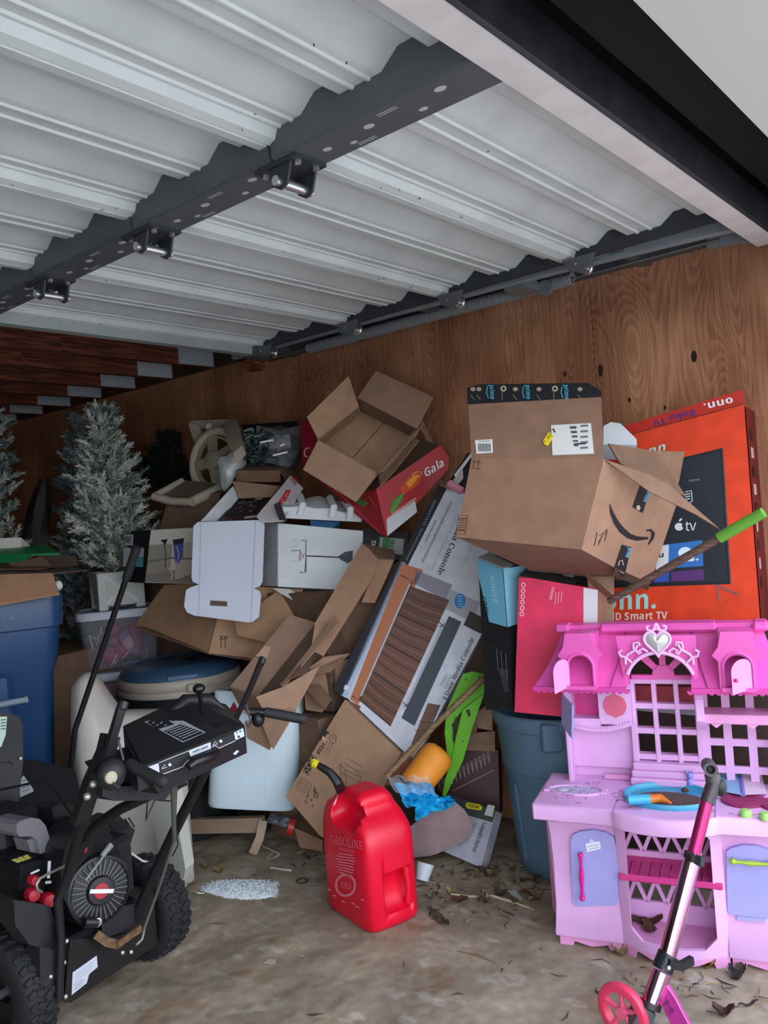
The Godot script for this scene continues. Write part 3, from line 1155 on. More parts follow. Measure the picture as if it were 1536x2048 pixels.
	mb.hexa([lf[0], lf[1], lf[2], lf[3], lf[0] + rf, lf[1] + rf, lf[2] + rf, lf[3] + rf])
	prt(t, "body", mb, M("202226", 0.6, 0.0, "dirt", 3.0))
	var p1 := pln(lf[0], lf[1], lf[2])
	var p2 := pln(lf[1], lf[2], lf[1] + rf)
	mb = MB.new()
	ink(mb, p1, [[956, 1117], [1005, 1137], [1014, 1254], [963, 1239]], "6fb3cf")
	ink(mb, p2, [[1006, 1137], [1076, 1127], [1072, 1236], [1015, 1254]], "86c3da")
	words(mb, p1, "CORE", Vector2(965, 1192), Vector2(970, 1227), Vector2(8, 2), "20303a", "sans_bold", 0.002)
	words(mb, p1, "POWER", Vector2(979, 1150), Vector2(986, 1205), Vector2(10, 3), "9ccfe2", "sans_bold", 0.002)
	for j in 5:
		stroke(mb, p1, [[976 + j * 9, 1290 + j * 4], [979 + j * 9, 1330 + j * 7]], 1.4, "6b6e74", 0.002)
	ink(mb, p1, [[972, 1330], [1016, 1340], [1018, 1385], [975, 1375]], "3b3d42", 0.0016)
	prt(t, "printed_sides", mb, INK())
	mb = MB.new()
	sheet(mb, [[955, 1114], [985, 1102], [1060, 1121], [1006, 1136]], [3.0, 3.14, 3.1], 0.004)
	prt(t, "torn_flap", mb, KRAFT("8fb3c0"))
	mb = MB.new()
	sheet(mb, [[980, 1104], [1060, 1101], [1092, 1117], [1060, 1124]], [3.08, 3.16, 3.14], 0.004)
	prt(t, "torn_flap", mb, KRAFT("7fa4b2"))
	# pinkish red carton
	t = T("red_carton", "bright pinkish red carton with white end band and dark top, standing in the trash can", "carton", P(1090, 1420, 2.9))
	mb = MB.new()
	q = [[1038, 1152], [1196, 1179], [1192, 1440], [1029, 1424]]
	var rpl := pxp([1038, 1152, 2.90], [1196, 1179, 2.80], [1029, 1424, 2.88])
	plate(mb, rpl, q, 0.09)
	prt(t, "body", mb, M("f0285e", 0.5, 0.0, "paper", 2.0))
	mb = MB.new()
	ink(mb, rpl, [[1167, 1175], [1196, 1180], [1194, 1300], [1167, 1300]], "d8d8dc")
	for j in 6:
		var yy := 1170.0 + j * 11.5
		stroke(mb, rpl, circ(1047 - j * 0.6, yy, 3.6, 4.2, 12), 1.8, "f1c0c8", 0.0014, true)
	words(mb, rpl, "room", Vector2(1104, 1174), Vector2(1098, 1198), Vector2(7, 2), "f0b0bc", "sans_bold", 0.002)
	for j in 3:
		stroke(mb, rpl, [[1112 + j * 6, 1184], [1110 + j * 6, 1210 - j * 3]], 1.2, "f0b0bc", 0.002)
	prt(t, "printed_front", mb, INK())
	mb = MB.new()
	sheet(mb, [[1036, 1152], [1056, 1134], [1168, 1149], [1142, 1172]], [2.9, 3.0, 2.96], 0.004)
	var tf := prt(t, "top_flap", mb, M("3a3a3c", 0.6, 0.0, "dirt", 3.0))
	mb = MB.new()
	var tp := pxp([1036, 1152, 2.9], [1056, 1134, 3.0], [1168, 1149, 2.96])
	ink(mb, tp, [[1056, 1141], [1064, 1132], [1092, 1135], [1093, 1146]], "7fb6cc")
	ink(mb, tp, [[1125, 1151], [1128, 1147], [1150, 1150], [1146, 1155]], "b9c4c6")
	prt(tf, "printed_patch", mb, INK())
	# kraft sheet standing behind them
	t = T("kraft_carton", "narrow upright kraft carton with bent flaps just right of the pinkish red carton", "carton", P(1195, 1300, 2.82))
	mb = MB.new()
	sheet(mb, [[1172, 1131], [1228, 1136], [1224, 1300], [1190, 1300]], [2.86, 2.80, 2.76], 0.005)
	prt(t, "side_panel", mb, KRAFT("b8916d"))
	mb = MB.new()
	sheet(mb, [[1168, 1146], [1192, 1160], [1226, 1190], [1222, 1300], [1198, 1300], [1186, 1178]], [2.84, 2.80, 2.76], 0.005)
	prt(t, "side_panel", mb, KRAFT("a58060"))
	mb = MB.new()
	sheet(mb, [[1060, 1119], [1080, 1112], [1150, 1129], [1128, 1142]], [3.0, 3.08, 3.05], 0.005)
	prt(t, "flap", mb, KRAFT("c09a76"))

	# pole with green grip across the cartons
	t = T("pole", "brown wooden pole with a green end slanting across the red television carton", "pole", P(1225, 1200, 2.62))
	mb = MB.new()
	mb.tube([P(1218, 1203, 2.62), P(1440, 1075, 2.42)], [0.0115, 0.0125], 12)
	prt(t, "shaft", mb, M("7a5c50", 0.6, 0.0, "grain", 3.0))
	mb = MB.new()
	mb.tube([P(1438, 1076, 2.422), P(1490, 1046, 2.372), P(1527, 1025, 2.337)], [0.0165, 0.0165, 0.0155], 14)
	prt(t, "grip", mb, M("5f9a32", 0.5))
	# red and grey carton seen through the kitchen window
	t = T("red_carton", "dark red and grey carton seen through the upper window openings of the play kitchen", "carton", P(1330, 1440, 2.76))
	mb = MB.new()
	boxpx(mb, [[1240, 1370], [1410, 1376], [1404, 1414], [1240, 1398]], [2.80, 2.70, 2.70], 0.03)
	prt(t, "red_band", mb, M("9c1c34", 0.5))
	mb = MB.new()
	boxpx(mb, [[1240, 1398], [1404, 1414], [1400, 1432], [1240, 1418]], [2.80, 2.70, 2.70], 0.03)
	prt(t, "grey_band", mb, M("8d8c94", 0.5))
	# support behind the kitchen for the red carton
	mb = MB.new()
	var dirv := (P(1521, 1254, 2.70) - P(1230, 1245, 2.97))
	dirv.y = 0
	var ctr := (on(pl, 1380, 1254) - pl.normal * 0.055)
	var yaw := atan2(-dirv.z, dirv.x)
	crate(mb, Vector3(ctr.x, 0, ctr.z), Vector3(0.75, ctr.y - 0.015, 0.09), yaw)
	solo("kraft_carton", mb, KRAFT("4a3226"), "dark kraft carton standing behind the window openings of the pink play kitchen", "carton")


# ---------- pink play kitchen ----------
const KO := Vector3(2.243, 0, -1.326)
const KA := Vector3(0.295, 0, 0.9555)
const KB := Vector3(-0.9555, 0, 0.295)

func KW(a: float, y: float, b: float) -> Vector3:
	return KO + KA * a + Vector3.UP * y + KB * b

func kpl(b: float) -> Plane:
	return Plane(KB.normalized(), KO + KB * b)

func kbar(mb: MB, a0: float, a1: float, y0: float, y1: float, b0: float, b1: float, bev := 0.0) -> void:
	mb.box(Transform3D(Basis(KA, Vector3.UP, KB).orthonormalized(), KW((a0 + a1) / 2, (y0 + y1) / 2, (b0 + b1) / 2)), Vector3(a1 - a0, y1 - y0, absf(b1 - b0)), bev)

func kbow(a: float) -> float:
	return 0.052 * (1.0 - pow((a - 0.345) / 0.15, 2.0)) - 0.004

# curved front strip between two heights
func kstrip(mb: MB, a0: float, a1: float, lo: Callable, hi: Callable, th := 0.014, seg := 10) -> void:
	var rows := []
	for i in seg + 1:
		var a := lerpf(a0, a1, i / float(seg))
		var b := kbow(a)
		rows.append(PackedVector3Array([KW(a, lo.call(a), b), KW(a, hi.call(a), b), KW(a, hi.call(a), b - th), KW(a, lo.call(a), b - th)]))
	mb.grid(rows)

func karch(a0: float, a1: float, y0: float, y1: float, k := 10) -> Array:
	# points of a round-headed opening, from bottom left over the top to bottom right
	var o := [[a0, y0]]
	var r := (a1 - a0) / 2
	for i in k + 1:
		var an := PI - PI * i / k
		o.append([(a0 + a1) / 2 + cos(an) * r, y1 - r + sin(an) * r])
	o.append([a1, y0])
	return o

func kpoly(l: Array, b: float) -> Array:
	var o := []
	for q in l:
		o.append(KW(q[0], q[1], b))
	return o

func play_kitchen() -> void:
	var t := T("play_kitchen", "pink plastic toy play kitchen with hot pink roof, crown and blue oval sink", "toy kitchen", KW(0.34, 0, -0.1))
	var pk := PLAST("e3addf", 0.4)
	var rose := PLAST("e59acb", 0.42)
	var hot := PLAST("e85cb4", 0.4)
	var mag := PLAST("d23a86", 0.45)
	var lav := PLAST("aaa6e4", 0.42)
	# two cabinets with doors
	for side in 2:
		var m := func(a: float) -> float: return a if side == 0 else 0.69 - a
		var mb := MB.new()
		var rows := []
		for q in [[0.028, -0.004, 0.196, 0.002], [0.036, -0.006, 0.196, 0.004], [0.12, 0.0, 0.196, -0.006], [0.24, 0.0, 0.196, -0.016], [0.34, -0.004, 0.196, -0.018], [0.41, -0.012, 0.196, -0.012]]:
			rows.append(PackedVector3Array([KW(m.call(q[1]), q[0], q[3]), KW(m.call(q[2]), q[0], q[3]), KW(m.call(q[2]), q[0], -0.12), KW(m.call(q[1]), q[0], -0.12)]))
		mb.grid(rows)
		mb.hexa([KW(m.call(-0.02), 0.03, -0.10), KW(m.call(0.19), 0.03, -0.10), KW(m.call(0.19), 0.41, -0.10), KW(m.call(-0.035), 0.41, -0.10), KW(m.call(-0.05), 0.03, -0.16), KW(m.call(0.19), 0.03, -0.16), KW(m.call(0.19), 0.41, -0.16), KW(m.call(-0.045), 0.41, -0.16)])
		var cab := prt(t, "cabinet", mb, pk)
		mb = MB.new()
		var pf := [[0.004, 0.0], [0.044, 0.0], [0.05, 0.014], [0.075, 0.008], [0.1, 0.003], [0.125, 0.008], [0.15, 0.014], [0.156, 0.0], [0.19, 0.0], [0.19, 0.03], [0.004, 0.03]]
		var fr := []
		for q in pf:
			fr.append(KW(m.call(q[0]), q[1], -0.004))
		mb.prism(fr, -KB * 0.12)
		prt(cab, "plinth", mb, rose)
		mb = MB.new()
		var kp := kpl(-0.004)
		var dq: Array
		if side == 0:
			dq = [[1141, 1680], [1146, 1670], [1160, 1663], [1187, 1660], [1212, 1665], [1228, 1675], [1231, 1691], [1235, 1694], [1237, 1796], [1232, 1811], [1153, 1813], [1145, 1806]]
		else:
			dq = [[1453, 1704], [1461, 1697], [1487, 1690], [1515, 1692], [1537, 1699], [1545, 1706], [1552, 1832], [1545, 1838], [1460, 1829], [1455, 1822]]
		plate(mb, kp, dq, 0.02)
		var door := prt(cab, "door", mb, lav)
		mb = MB.new()
		var hp: Array = [[1161, 1711], [1162, 1728], [1163, 1756], [1164, 1780], [1165, 1797]] if side == 0 else [[1466, 1723], [1485, 1725], [1505, 1727], [1525, 1728], [1541, 1729]]
		var path := []
		for q in hp:
			path.append(on(kpl(0.016), q[0], q[1]))
		mb.tube(path, [0.006, 0.0045, 0.0075, 0.0045, 0.006], 10)
		for q in [path[0], path[4]]:
			mb.ball(Transform3D(Basis(), q), 0.0085, 0.0085, 0.0085, 12)
			mb.tube([q, q - KB * 0.016], 0.005, 8)
		prt(cab, "handle", mb, PLAST("e0158e" if side == 0 else "a8c83a", 0.35))
		if side == 0:
			mb = MB.new()
			ink(mb, kp, [[1171, 1687], [1199, 1682], [1202, 1697], [1174, 1704]], "e3e4f0")
			ink(mb, kp, circ(1183, 1682, 4.5), "c8cbe6", 0.002)
			stroke(mb, kp, [[1175, 1693], [1197, 1689]], 1.0, "8e8fa8", 0.002)
			stroke(mb, kp, [[1176, 1699], [1198, 1694]], 1.0, "8e8fa8", 0.002)
			prt(cab, "note_print", mb, INK())
		else:
			mb = MB.new()
			plate(mb, kp, [[1474, 1831], [1531, 1837], [1530, 1844], [1474, 1839]], 0.012, 0.004)
			prt(cab, "latch", mb, lav)
	# bowed middle: jambs, sill, plinth, floor
	var lo0 := func(a: float) -> float: return 0.03
	var mb := MB.new()
	for s in 2:
		var mm := func(a: float) -> float: return a if s == 0 else 0.69 - a
		kstrip(mb, mm.call(0.196), mm.call(0.226), lo0, func(a: float) -> float: return 0.405)
		kstrip(mb, mm.call(0.226), mm.call(0.262), lo0, func(a: float) -> float: return 0.03 + 0.055 * (1.0 - absf(mm.call(a) - 0.226) / 0.036 * 0.6), 0.014, 6)
		kstrip(mb, mm.call(0.226), mm.call(0.25), func(a: float) -> float: return 0.405 - 0.035 * (1.0 - absf(mm.call(a) - 0.226) / 0.024), func(a: float) -> float: return 0.405, 0.014, 6)
	kstrip(mb, 0.26, 0.43, lo0, func(a: float) -> float: return 0.055, 0.014, 12)
	prt(t, "centre_frame", mb, pk)
	mb = MB.new()
	kstrip(mb, 0.196, 0.494, func(a: float) -> float: return 0.0 if absf(a - 0.345) > 0.11 else 0.016 + 0.006 * cos((a - 0.345) * 60), func(a: float) -> float: return 0.03, 0.02, 40)
	prt(t, "centre_plinth", mb, rose)
	mb = MB.new()
	var outl := []
	for i in 13:
		var a := lerpf(0.197, 0.493, i / 12.0)
		outl.append(KW(a, 0.045, kbow(a) - 0.013))
	outl.append(KW(0.493, 0.045, -0.14))
	outl.append(KW(0.197, 0.045, -0.14))
	mb.prism(outl, Vector3(0, -0.012, 0))
	prt(t, "centre_floor", mb, rose)
	# lattice back of the middle
	mb = MB.new()
	kbar(mb, 0.197, 0.493, 0.045, 0.105, -0.14, -0.128)
	kbar(mb, 0.197, 0.493, 0.385, 0.41, -0.14, -0.128)
	kbar(mb, 0.197, 0.493, 0.24, 0.262, -0.14, -0.128)
	for i in 6:
		var a := 0.2 + 0.058 * i
		for s: float in [-1.0, 1.0]:
			for yy in [[0.1, 0.243], [0.258, 0.39]]:
				var a1 := a + 0.029 - s * 0.029
				var a2 := a + 0.029 + s * 0.029
				mb.hexa([KW(a1 - 0.006, yy[0], -0.128), KW(a1 + 0.006, yy[0], -0.128), KW(a2 + 0.006, yy[1], -0.128), KW(a2 - 0.006, yy[1], -0.128), KW(a1 - 0.006, yy[0], -0.138), KW(a1 + 0.006, yy[0], -0.138), KW(a2 + 0.006, yy[1], -0.138), KW(a2 - 0.006, yy[1], -0.138)])
	prt(t, "lattice", mb, pk)
	# slatted shelf
	mb = MB.new()
	kbar(mb, 0.2, 0.49, 0.226, 0.246, 0.006, 0.016, 0.004)
	kbar(mb, 0.2, 0.49, 0.232, 0.244, -0.127, -0.1)
	for i in 10:
		var a := 0.2 + 0.0292 * i
		kbar(mb, a, a + 0.0255, 0.232, 0.243, -0.1, 0.006)
	prt(t, "shelf", mb, mag)
	# counter
	mb = MB.new()
	var top := []
	for q in [[-0.04, -0.235], [-0.04, 0.05], [-0.034, 0.058], [0.195, 0.066], [0.205, 0.072]]:
		top.append([q[0], q[1]])
	for i in 13:
		var a := lerpf(0.212, 0.478, i / 12.0)
		top.append([a, 0.078 + 0.04 * (1.0 - pow((a - 0.345) / 0.14, 2.0))])
	for q in [[0.485, 0.072], [0.495, 0.066], [0.724, 0.058], [0.73, 0.05], [0.73, -0.235]]:
		top.append([q[0], q[1]])
	var rows := []
	for q in [[0.405, 0.006], [0.409, 0.0], [0.450, 0.0], [0.4555, 0.005], [0.456, 0.011]]:
		var row := PackedVector3Array()
		for w in top:
			var aa: float = 0.345 + (w[0] - 0.345) * (1.0 - q[1] / 0.385)
			row.append(KW(aa, q[0], w[1] - (q[1] if w[1] > 0 else 0.0)))
		rows.append(row)
	mb.grid(rows, true, false, false)
	outl = []
	for q in rows[4]:
		outl.append(q)
	mb.prism(outl, Vector3(0, -0.004, 0))
	outl = []
	for q in rows[0]:
		outl.append(q)
	mb.prism(outl, Vector3(0, 0.004, 0))
	var counter := prt(t, "counter", mb, pk)
	mb = MB.new()
	mb.ink("9a5f98")
	for q in [[0.206, -0.1, 0.207, 0.07], [0.484, -0.1, 0.485, 0.07]]:
		mb.quad(KW(q[0], 0.4566, q[1]), KW(q[2] + 0.001, 0.4566, q[1]), KW(q[2] + 0.001, 0.4566, q[3]), KW(q[0], 0.4566, q[3]), Vector3.UP)
	prt(counter, "joint", mb, INK())
	# oval tray print with raised rim on the left
	var kt := Transform3D(Basis(KA, Vector3.UP, KB).orthonormalized(), Vector3.ZERO)
	var ca := fl(1151, 1582, 0.456)
	mb = MB.new()
	rows = []
	for q in [[1.0, 0.0], [1.0, 0.006], [0.93, 0.006], [0.93, 0.001]]:
		var row := PackedVector3Array()
		for i in 32:
			var an := TAU * i / 32
			row.append(ca + KA * cos(an) * 0.087 * q[0] + KB * sin(an) * 0.044 * q[0] + Vector3.UP * q[1])
		rows.append(row)
	mb.grid(rows, true, false, false)
	for s: float in [-1.0, 1.0]:
		mb.box(Transform3D(kt.basis, ca + KA * 0.088 * s + Vector3.UP * 0.003), Vector3(0.02, 0.008, 0.045), 0.003)
	var plat := prt(t, "tray_rim", mb, pk)
	mb = MB.new()
	outl = []
	for i in 28:
		var an := TAU * i / 28
		outl.append(ca + KA * cos(an) * 0.079 + KB * sin(an) * 0.04 + Vector3.UP * 0.0016)
	mb.ink("b9b2d2")
	mb.prism(outl, Vector3(0, -0.001, 0))
	outl = []
	for i in 14:
		var an := TAU * i / 14
		outl.append(ca - KA * 0.034 + KA * cos(an) * 0.017 + KB * (sin(an) * 0.011 + 0.004) + Vector3.UP * 0.0024)
	mb.ink("ece6f0")
	mb.prism(outl, Vector3(0, -0.0005, 0))
	prt(plat, "tray_print", mb, INK())
	# oval sink
	var cs := fl(1338, 1597, 0.456)
	mb = MB.new()
	rows = []
	for q in [[1.06, 0.0], [1.07, 0.012], [1.04, 0.016], [1.0, 0.015], [0.96, 0.004], [0.92, 0.0015]]:
		var row := PackedVector3Array()
		for i in 48:
			var an := TAU * i / 48
			row.append(cs + KA * cos(an) * 0.125 * q[0] + KB * sin(an) * 0.098 * q[0] + Vector3.UP * q[1])
		rows.append(row)
	mb.grid(rows, true, false, true)
	prt(t, "sink", mb, PLAST("3f9fc0", 0.35))
	mb = MB.new()
	rows = []
	for q in [[0.86, 0.002], [0.65, 0.005], [0.35, 0.007], [0.02, 0.006]]:
		var row := PackedVector3Array()
		for i in 24:
			var an := TAU * i / 24
			var wob := 1.0 + 0.12 * sin(an * 3 + 1.0)
			row.append(cs + KA * (cos(an) * 0.118 * q[0] * (0.94 + 0.06 * wob)) + KB * (sin(an) * 0.078 * q[0] + 0.018) + Vector3.UP * (0.0015 + q[1]))
		rows.append(row)
	mb.grid(rows)
	solo("wet_dirt", mb, M("6a564c", 0.6, 0.0, "dirt", 16.0), "dark wet dirt lying in the blue oval sink of the play kitchen", "dirt", "", "stuff")
	# hutch: towers, window, lattice
	mb = MB.new()
	kbar(mb, 0.035, 0.05, 0.45, 0.775, -0.235, -0.165, 0.003)
	kbar(mb, 0.05, 0.25, 0.49, 0.64, -0.235, -0.222)
	kbar(mb, 0.035, 0.25, 0.452, 0.5, -0.25, -0.236)
	kbar(mb, 0.05, 0.25, 0.76, 0.775, -0.235, -0.17)
	rows = []
	for i in 11:
		var a := 0.05 + 0.02 * i
		var y := 0.634 - 0.018 * sin(PI * i / 10.0) + 0.01 * i / 10.0
		rows.append(PackedVector3Array([KW(a, y, -0.165), KW(a, y + 0.016, -0.165), KW(a, y + 0.016, -0.225), KW(a, y, -0.225)]))
	mb.grid(rows)
	kbar(mb, 0.05, 0.062, 0.64, 0.765, -0.235, -0.168)
	kbar(mb, 0.148, 0.25, 0.645, 0.765, -0.235, -0.168)
	kbar(mb, 0.05, 0.15, 0.632, 0.662, -0.235, -0.168)
	var hut := prt(t, "left_tower", mb, pk)
	mb = MB.new()
	for i in 20:
		mb.ball(Transform3D(Basis(), KW(0.055 + 0.0098 * i, 0.645 - 0.018 * sin(PI * i / 19.0) + 0.01 * i / 19.0, -0.164)), 0.0035, 0.0035, 0.0035, 6)
	prt(hut, "bead_trim", mb, pk)
	mb = MB.new()
	kbar(mb, 0.06, 0.15, 0.655, 0.765, -0.234, -0.225)
	prt(hut, "niche_back", mb, mag)
	mb = MB.new()
	outl = []
	for i in 24:
		var an := TAU * i / 24
		outl.append(KW(0.2 + cos(an) * 0.036, 0.706 + sin(an) * 0.036 * (1.0 + 0.06 * cos(an * 8)), -0.165))
	mb.prism(outl, -KB * 0.004)
	prt(hut, "round_badge", mb, PLAST("d8607f", 0.45))
	mb = MB.new()
	var da := [on(kpl(-0.16), 1123, 1448), on(kpl(-0.09), 1143, 1478), on(kpl(-0.09), 1144, 1410), on(kpl(-0.16), 1123, 1390)]
	mb.hexa([da[0], da[1], da[2], da[3], da[0] + KA * 0.006, da[1] + KA * 0.006, da[2] + KA * 0.006, da[3] + KA * 0.006])
	prt(hut, "small_door", mb, lav)
	mb = MB.new()
	kbar(mb, 0.145, 0.225, 0.458, 0.472, -0.21, -0.2)
	prt(hut, "rail", mb, rose)
	# window with nine openings, under its arch
	mb = MB.new()
	for a: float in [0.252, 0.318, 0.385, 0.444]:
		kbar(mb, a - (0.012 if a < 0.26 else 0.007), a + (0.012 if a > 0.44 else 0.007), 0.515, 0.785, -0.235, -0.2, 0.002)
	for y: float in [0.535, 0.618, 0.698, 0.778]:
		kbar(mb, 0.25, 0.446, y - 0.009, y + 0.009, -0.234, -0.202, 0.002)
	kbar(mb, 0.232, 0.465, 0.458, 0.48, -0.24, -0.15, 0.004)
	kbar(mb, 0.236, 0.461, 0.48, 0.5, -0.24, -0.162, 0.004)
	kbar(mb, 0.24, 0.457, 0.5, 0.522, -0.24, -0.172, 0.004)
	prt(t, "window_frame", mb, pk)
	# right lattice and shelf
	mb = MB.new()
	for a: float in [0.463, 0.527, 0.596, 0.662]:
		kbar(mb, a - 0.012, a + 0.012, 0.456, 0.785, -0.235, -0.222)
	for y: float in [0.5, 0.585, 0.668, 0.77]:
		kbar(mb, 0.45, 0.68, y - 0.011, y + 0.011, -0.234, -0.223)
	kbar(mb, 0.66, 0.69, 0.45, 0.775, -0.235, -0.165, 0.003)
	prt(t, "right_lattice", mb, pk)
	mb = MB.new()
	kbar(mb, 0.465, 0.665, 0.683, 0.695, -0.222, -0.125, 0.003)
	kbar(mb, 0.465, 0.665, 0.668, 0.697, -0.13, -0.12, 0.003)
	for a: float in [0.5, 0.6]:
		mb.prism([KW(a - 0.016, 0.669, -0.121), KW(a, 0.656, -0.121), KW(a + 0.016, 0.669, -0.121)], -KB * 0.006)
	var shelf := prt(t, "wall_shelf", mb, rose)
	mb = MB.new()
	var path := []
	for q in [[0.775, -0.14], [0.77, -0.115], [0.755, -0.105], [0.745, -0.12], [0.73, -0.112], [0.7, -0.12], [0.68, -0.11], [0.668, -0.12], [0.655, -0.135]]:
		path.append(KW(0.458, q[0], q[1]))
	mb.strap(path, KA, 0.022, 0.018)
	prt(shelf, "scroll_bracket", mb, pk)
	# roof slopes left and right of the arch
	for side in 2:
		var m := func(a: float) -> float: return a if side == 0 else 0.69 - a
		mb = MB.new()
		rows = []
		for i in 9:
			var f := i / 8.0
			var y := lerpf(0.782, 0.952, f)
			var b := lerpf(-0.07, -0.2, 1.0 - pow(1.0 - f, 1.5))
			var a0: float = lerpf(-0.036, 0.042, 1.0 - pow(1.0 - f, 1.6))
			var a1 := 0.25 + 0.0 * f
			if f > 0.4:
				a1 = lerpf(0.25, 0.345, minf((f - 0.4) / 0.35, 1.0))
			rows.append(PackedVector3Array([KW(m.call(a0), y, b), KW(m.call(a1), y, b), KW(m.call(a1), y, -0.235), KW(m.call(a0), y, -0.235)]))
		mb.grid(rows)
		var roof := prt(t, "roof", mb, hot)
		mb = MB.new()
		mb.ink("8e2b6c")
		for s in [[0.19, 0.225], [0.115, 0.19]] if false else [[0.225, 0.255]]:
			pass
		# scalloped trim under the eave
		mb = MB.new()
		for i in 15:
			var a := -0.03 + 0.0195 * i
			if a > 0.25:
				break
			var o := []
			for j in 9:
				var an := PI + PI * j / 8.0
				o.append(KW(m.call(a + 0.0098 + cos(an) * 0.0098), 0.778 + sin(an) * 0.012, -0.07))
			mb.prism(o, -KB * 0.012)
		var ev := [KW(m.call(-0.036), 0.78, -0.074), KW(m.call(0.25), 0.78, -0.074)]
		mb.strap(ev, Vector3.UP, 0.014, 0.016)
		prt(roof, "scallop_trim", mb, PLAST("d63f9d", 0.42))
		# groove between roof panels
		mb = MB.new()
		mb.tube([KW(m.call(0.205), 0.79, -0.0735), KW(m.call(0.222), 0.84, -0.119), KW(m.call(0.247), 0.94, -0.196)], 0.0018, 6)
		prt(roof, "seam", mb, PLAST("8e2b6c", 0.6))
		# dormer with round-headed opening and a small door standing open
		mb = MB.new()
		var c: float = m.call(0.118)
		var hw := 0.052
		o_dormer(mb, c, hw)
		var dorm := prt(t, "dormer", mb, hot)
		mb = MB.new()
		kbar(mb, c - 0.04, c + 0.04, 0.79, 0.89, -0.2, -0.17)
		prt(dorm, "niche_back", mb, mag)
		mb = MB.new()
		var dr := []
		for q in karch(0.0, 0.06, 0.79, 0.884, 10):
			if side == 0:
				dr.append(KW(c - 0.034 - q[0] * 0.62, q[1] - q[0] * 0.22, -0.062 + q[0] * 0.75))
			else:
				dr.append(KW(c + 0.036 - q[0] * 0.85, q[1] - q[0] * 0.2, -0.062 + q[0] * 0.5))
		mb.prism(dr, (KB * 0.5 - KA * 0.5) * 0.006)
		var lf := prt(dorm, "dormer_door", mb, PLAST("e58fd0", 0.42))
		if side == 1:
			mb = MB.new()
			mb.ball(Transform3D(Basis(), KW(c + 0.036 - 0.05 * 0.85, 0.82, -0.03)), 0.006, 0.006, 0.006, 10)
			prt(dorm, "knob", mb, PLAST("e0247a", 0.4))
	# ridge beam
	mb = MB.new()
	kbar(mb, 0.025, 0.072, 0.938, 0.966, -0.25, -0.165, 0.008)
	kbar(mb, 0.17, 0.52, 0.938, 0.966, -0.25, -0.165, 0.008)
	kbar(mb, 0.62, 0.665, 0.938, 0.966, -0.25, -0.165, 0.008)
	kbar(mb, 0.03, 0.66, 0.936, 0.962, -0.25, -0.19)
	prt(t, "ridge", mb, hot)
	# arch front with fan openings
	mb = MB.new()
	var ac := 0.352
	var o := [[0.246, 0.785], [0.228, 0.94], [0.462, 0.94], [0.46, 0.785]]
	for i in 15:
		var an := PI * i / 14.0
		o.append([ac + cos(an) * 0.098, 0.785 + sin(an) * 0.098])
	var ol := kpoly(o, -0.1)
	mb.prism(ol, -KB * 0.02)
	prt(t, "arch_front", mb, hot)
	mb = MB.new()
	o = [[ac - 0.098, 0.785], [ac + 0.098, 0.785], [ac + 0.098, 0.798], [ac + 0.04, 0.798]]
	for i in 9:
		var an := PI * i / 8.0
		o.append([ac + cos(an) * 0.034, 0.798 + sin(an) * 0.034])
	o.append_array([[ac - 0.04, 0.798], [ac - 0.098, 0.798]])
	mb.prism(kpoly(o, -0.196), -KB * 0.02)
	for i in 3:
		var an := PI / 4 * (i + 1)
		var dv := KA * cos(an) + Vector3.UP * sin(an)
		var sv := KA * -sin(an) + Vector3.UP * cos(an)
		var c0 := KW(ac, 0.798, -0.196)
		mb.prism([c0 + dv * 0.03 + sv * 0.009, c0 + dv * 0.1 + sv * 0.012, c0 + dv * 0.1 - sv * 0.012, c0 + dv * 0.03 - sv * 0.009], -KB * 0.015)
	prt(t, "fan_light", mb, hot)
	# crown over the arch
	mb = MB.new()
	path = []
	for i in 21:
		var an := PI * (0.12 + 0.76 * i / 20.0)
		path.append(KW(ac + cos(an) * 0.103, 0.785 + sin(an) * 0.105, -0.092))
	mb.tube(path, 0.0062, 8)
	for s: float in [-1.0, 1.0]:
		for cv in [[[0.08, 0.86], [0.098, 0.877], [0.112, 0.88], [0.116, 0.893], [0.106, 0.898]], [[0.098, 0.855], [0.098, 0.872], [0.09, 0.885], [0.066, 0.9], [0.058, 0.915]], [[0.055, 0.885], [0.072, 0.905], [0.07, 0.92], [0.055, 0.922], [0.052, 0.912]], [[0.03, 0.893], [0.045, 0.903], [0.056, 0.897], [0.05, 0.889]], [[0.0, 0.964], [0.014, 0.957], [0.026, 0.96], [0.029, 0.969], [0.02, 0.972]], [[0.0, 0.98], [0.006, 0.966], [0.012, 0.955]]]:
			var w := []
			for q in cv:
				w.append(KW(ac + q[0] * s, q[1], -0.088))
			mb.tube(w, 0.0042, 7)
	path = []
	for i in 29:
		var tt := TAU * i / 28.0
		path.append(KW(ac + 0.0385 * pow(sin(tt), 3), 0.9225 + 0.0026 * (13 * cos(tt) - 5 * cos(2 * tt) - 2 * cos(3 * tt) - cos(4 * tt)), -0.086))
	mb.tube(path, 0.0045, 8)
	var crown := prt(t, "crown", mb, PLAST("ecb4e2", 0.4))
	mb = MB.new()
	rows = []
	for q in [[1.0, -0.088], [0.8, -0.082], [0.4, -0.077], [0.05, -0.075]]:
		var row := PackedVector3Array()
		for i in 28:
			var tt := TAU * i / 28.0
			row.append(KW(ac + 0.037 * pow(sin(tt), 3) * q[0], 0.9225 + 0.0025 * (13 * cos(tt) - 5 * cos(2 * tt) - 2 * cos(3 * tt) - cos(4 * tt)) * q[0], q[1]))
		rows.append(row)
	mb.grid(rows)
	prt(crown, "heart_gem", mb, M("c4c6c2", 0.25, 0.3))
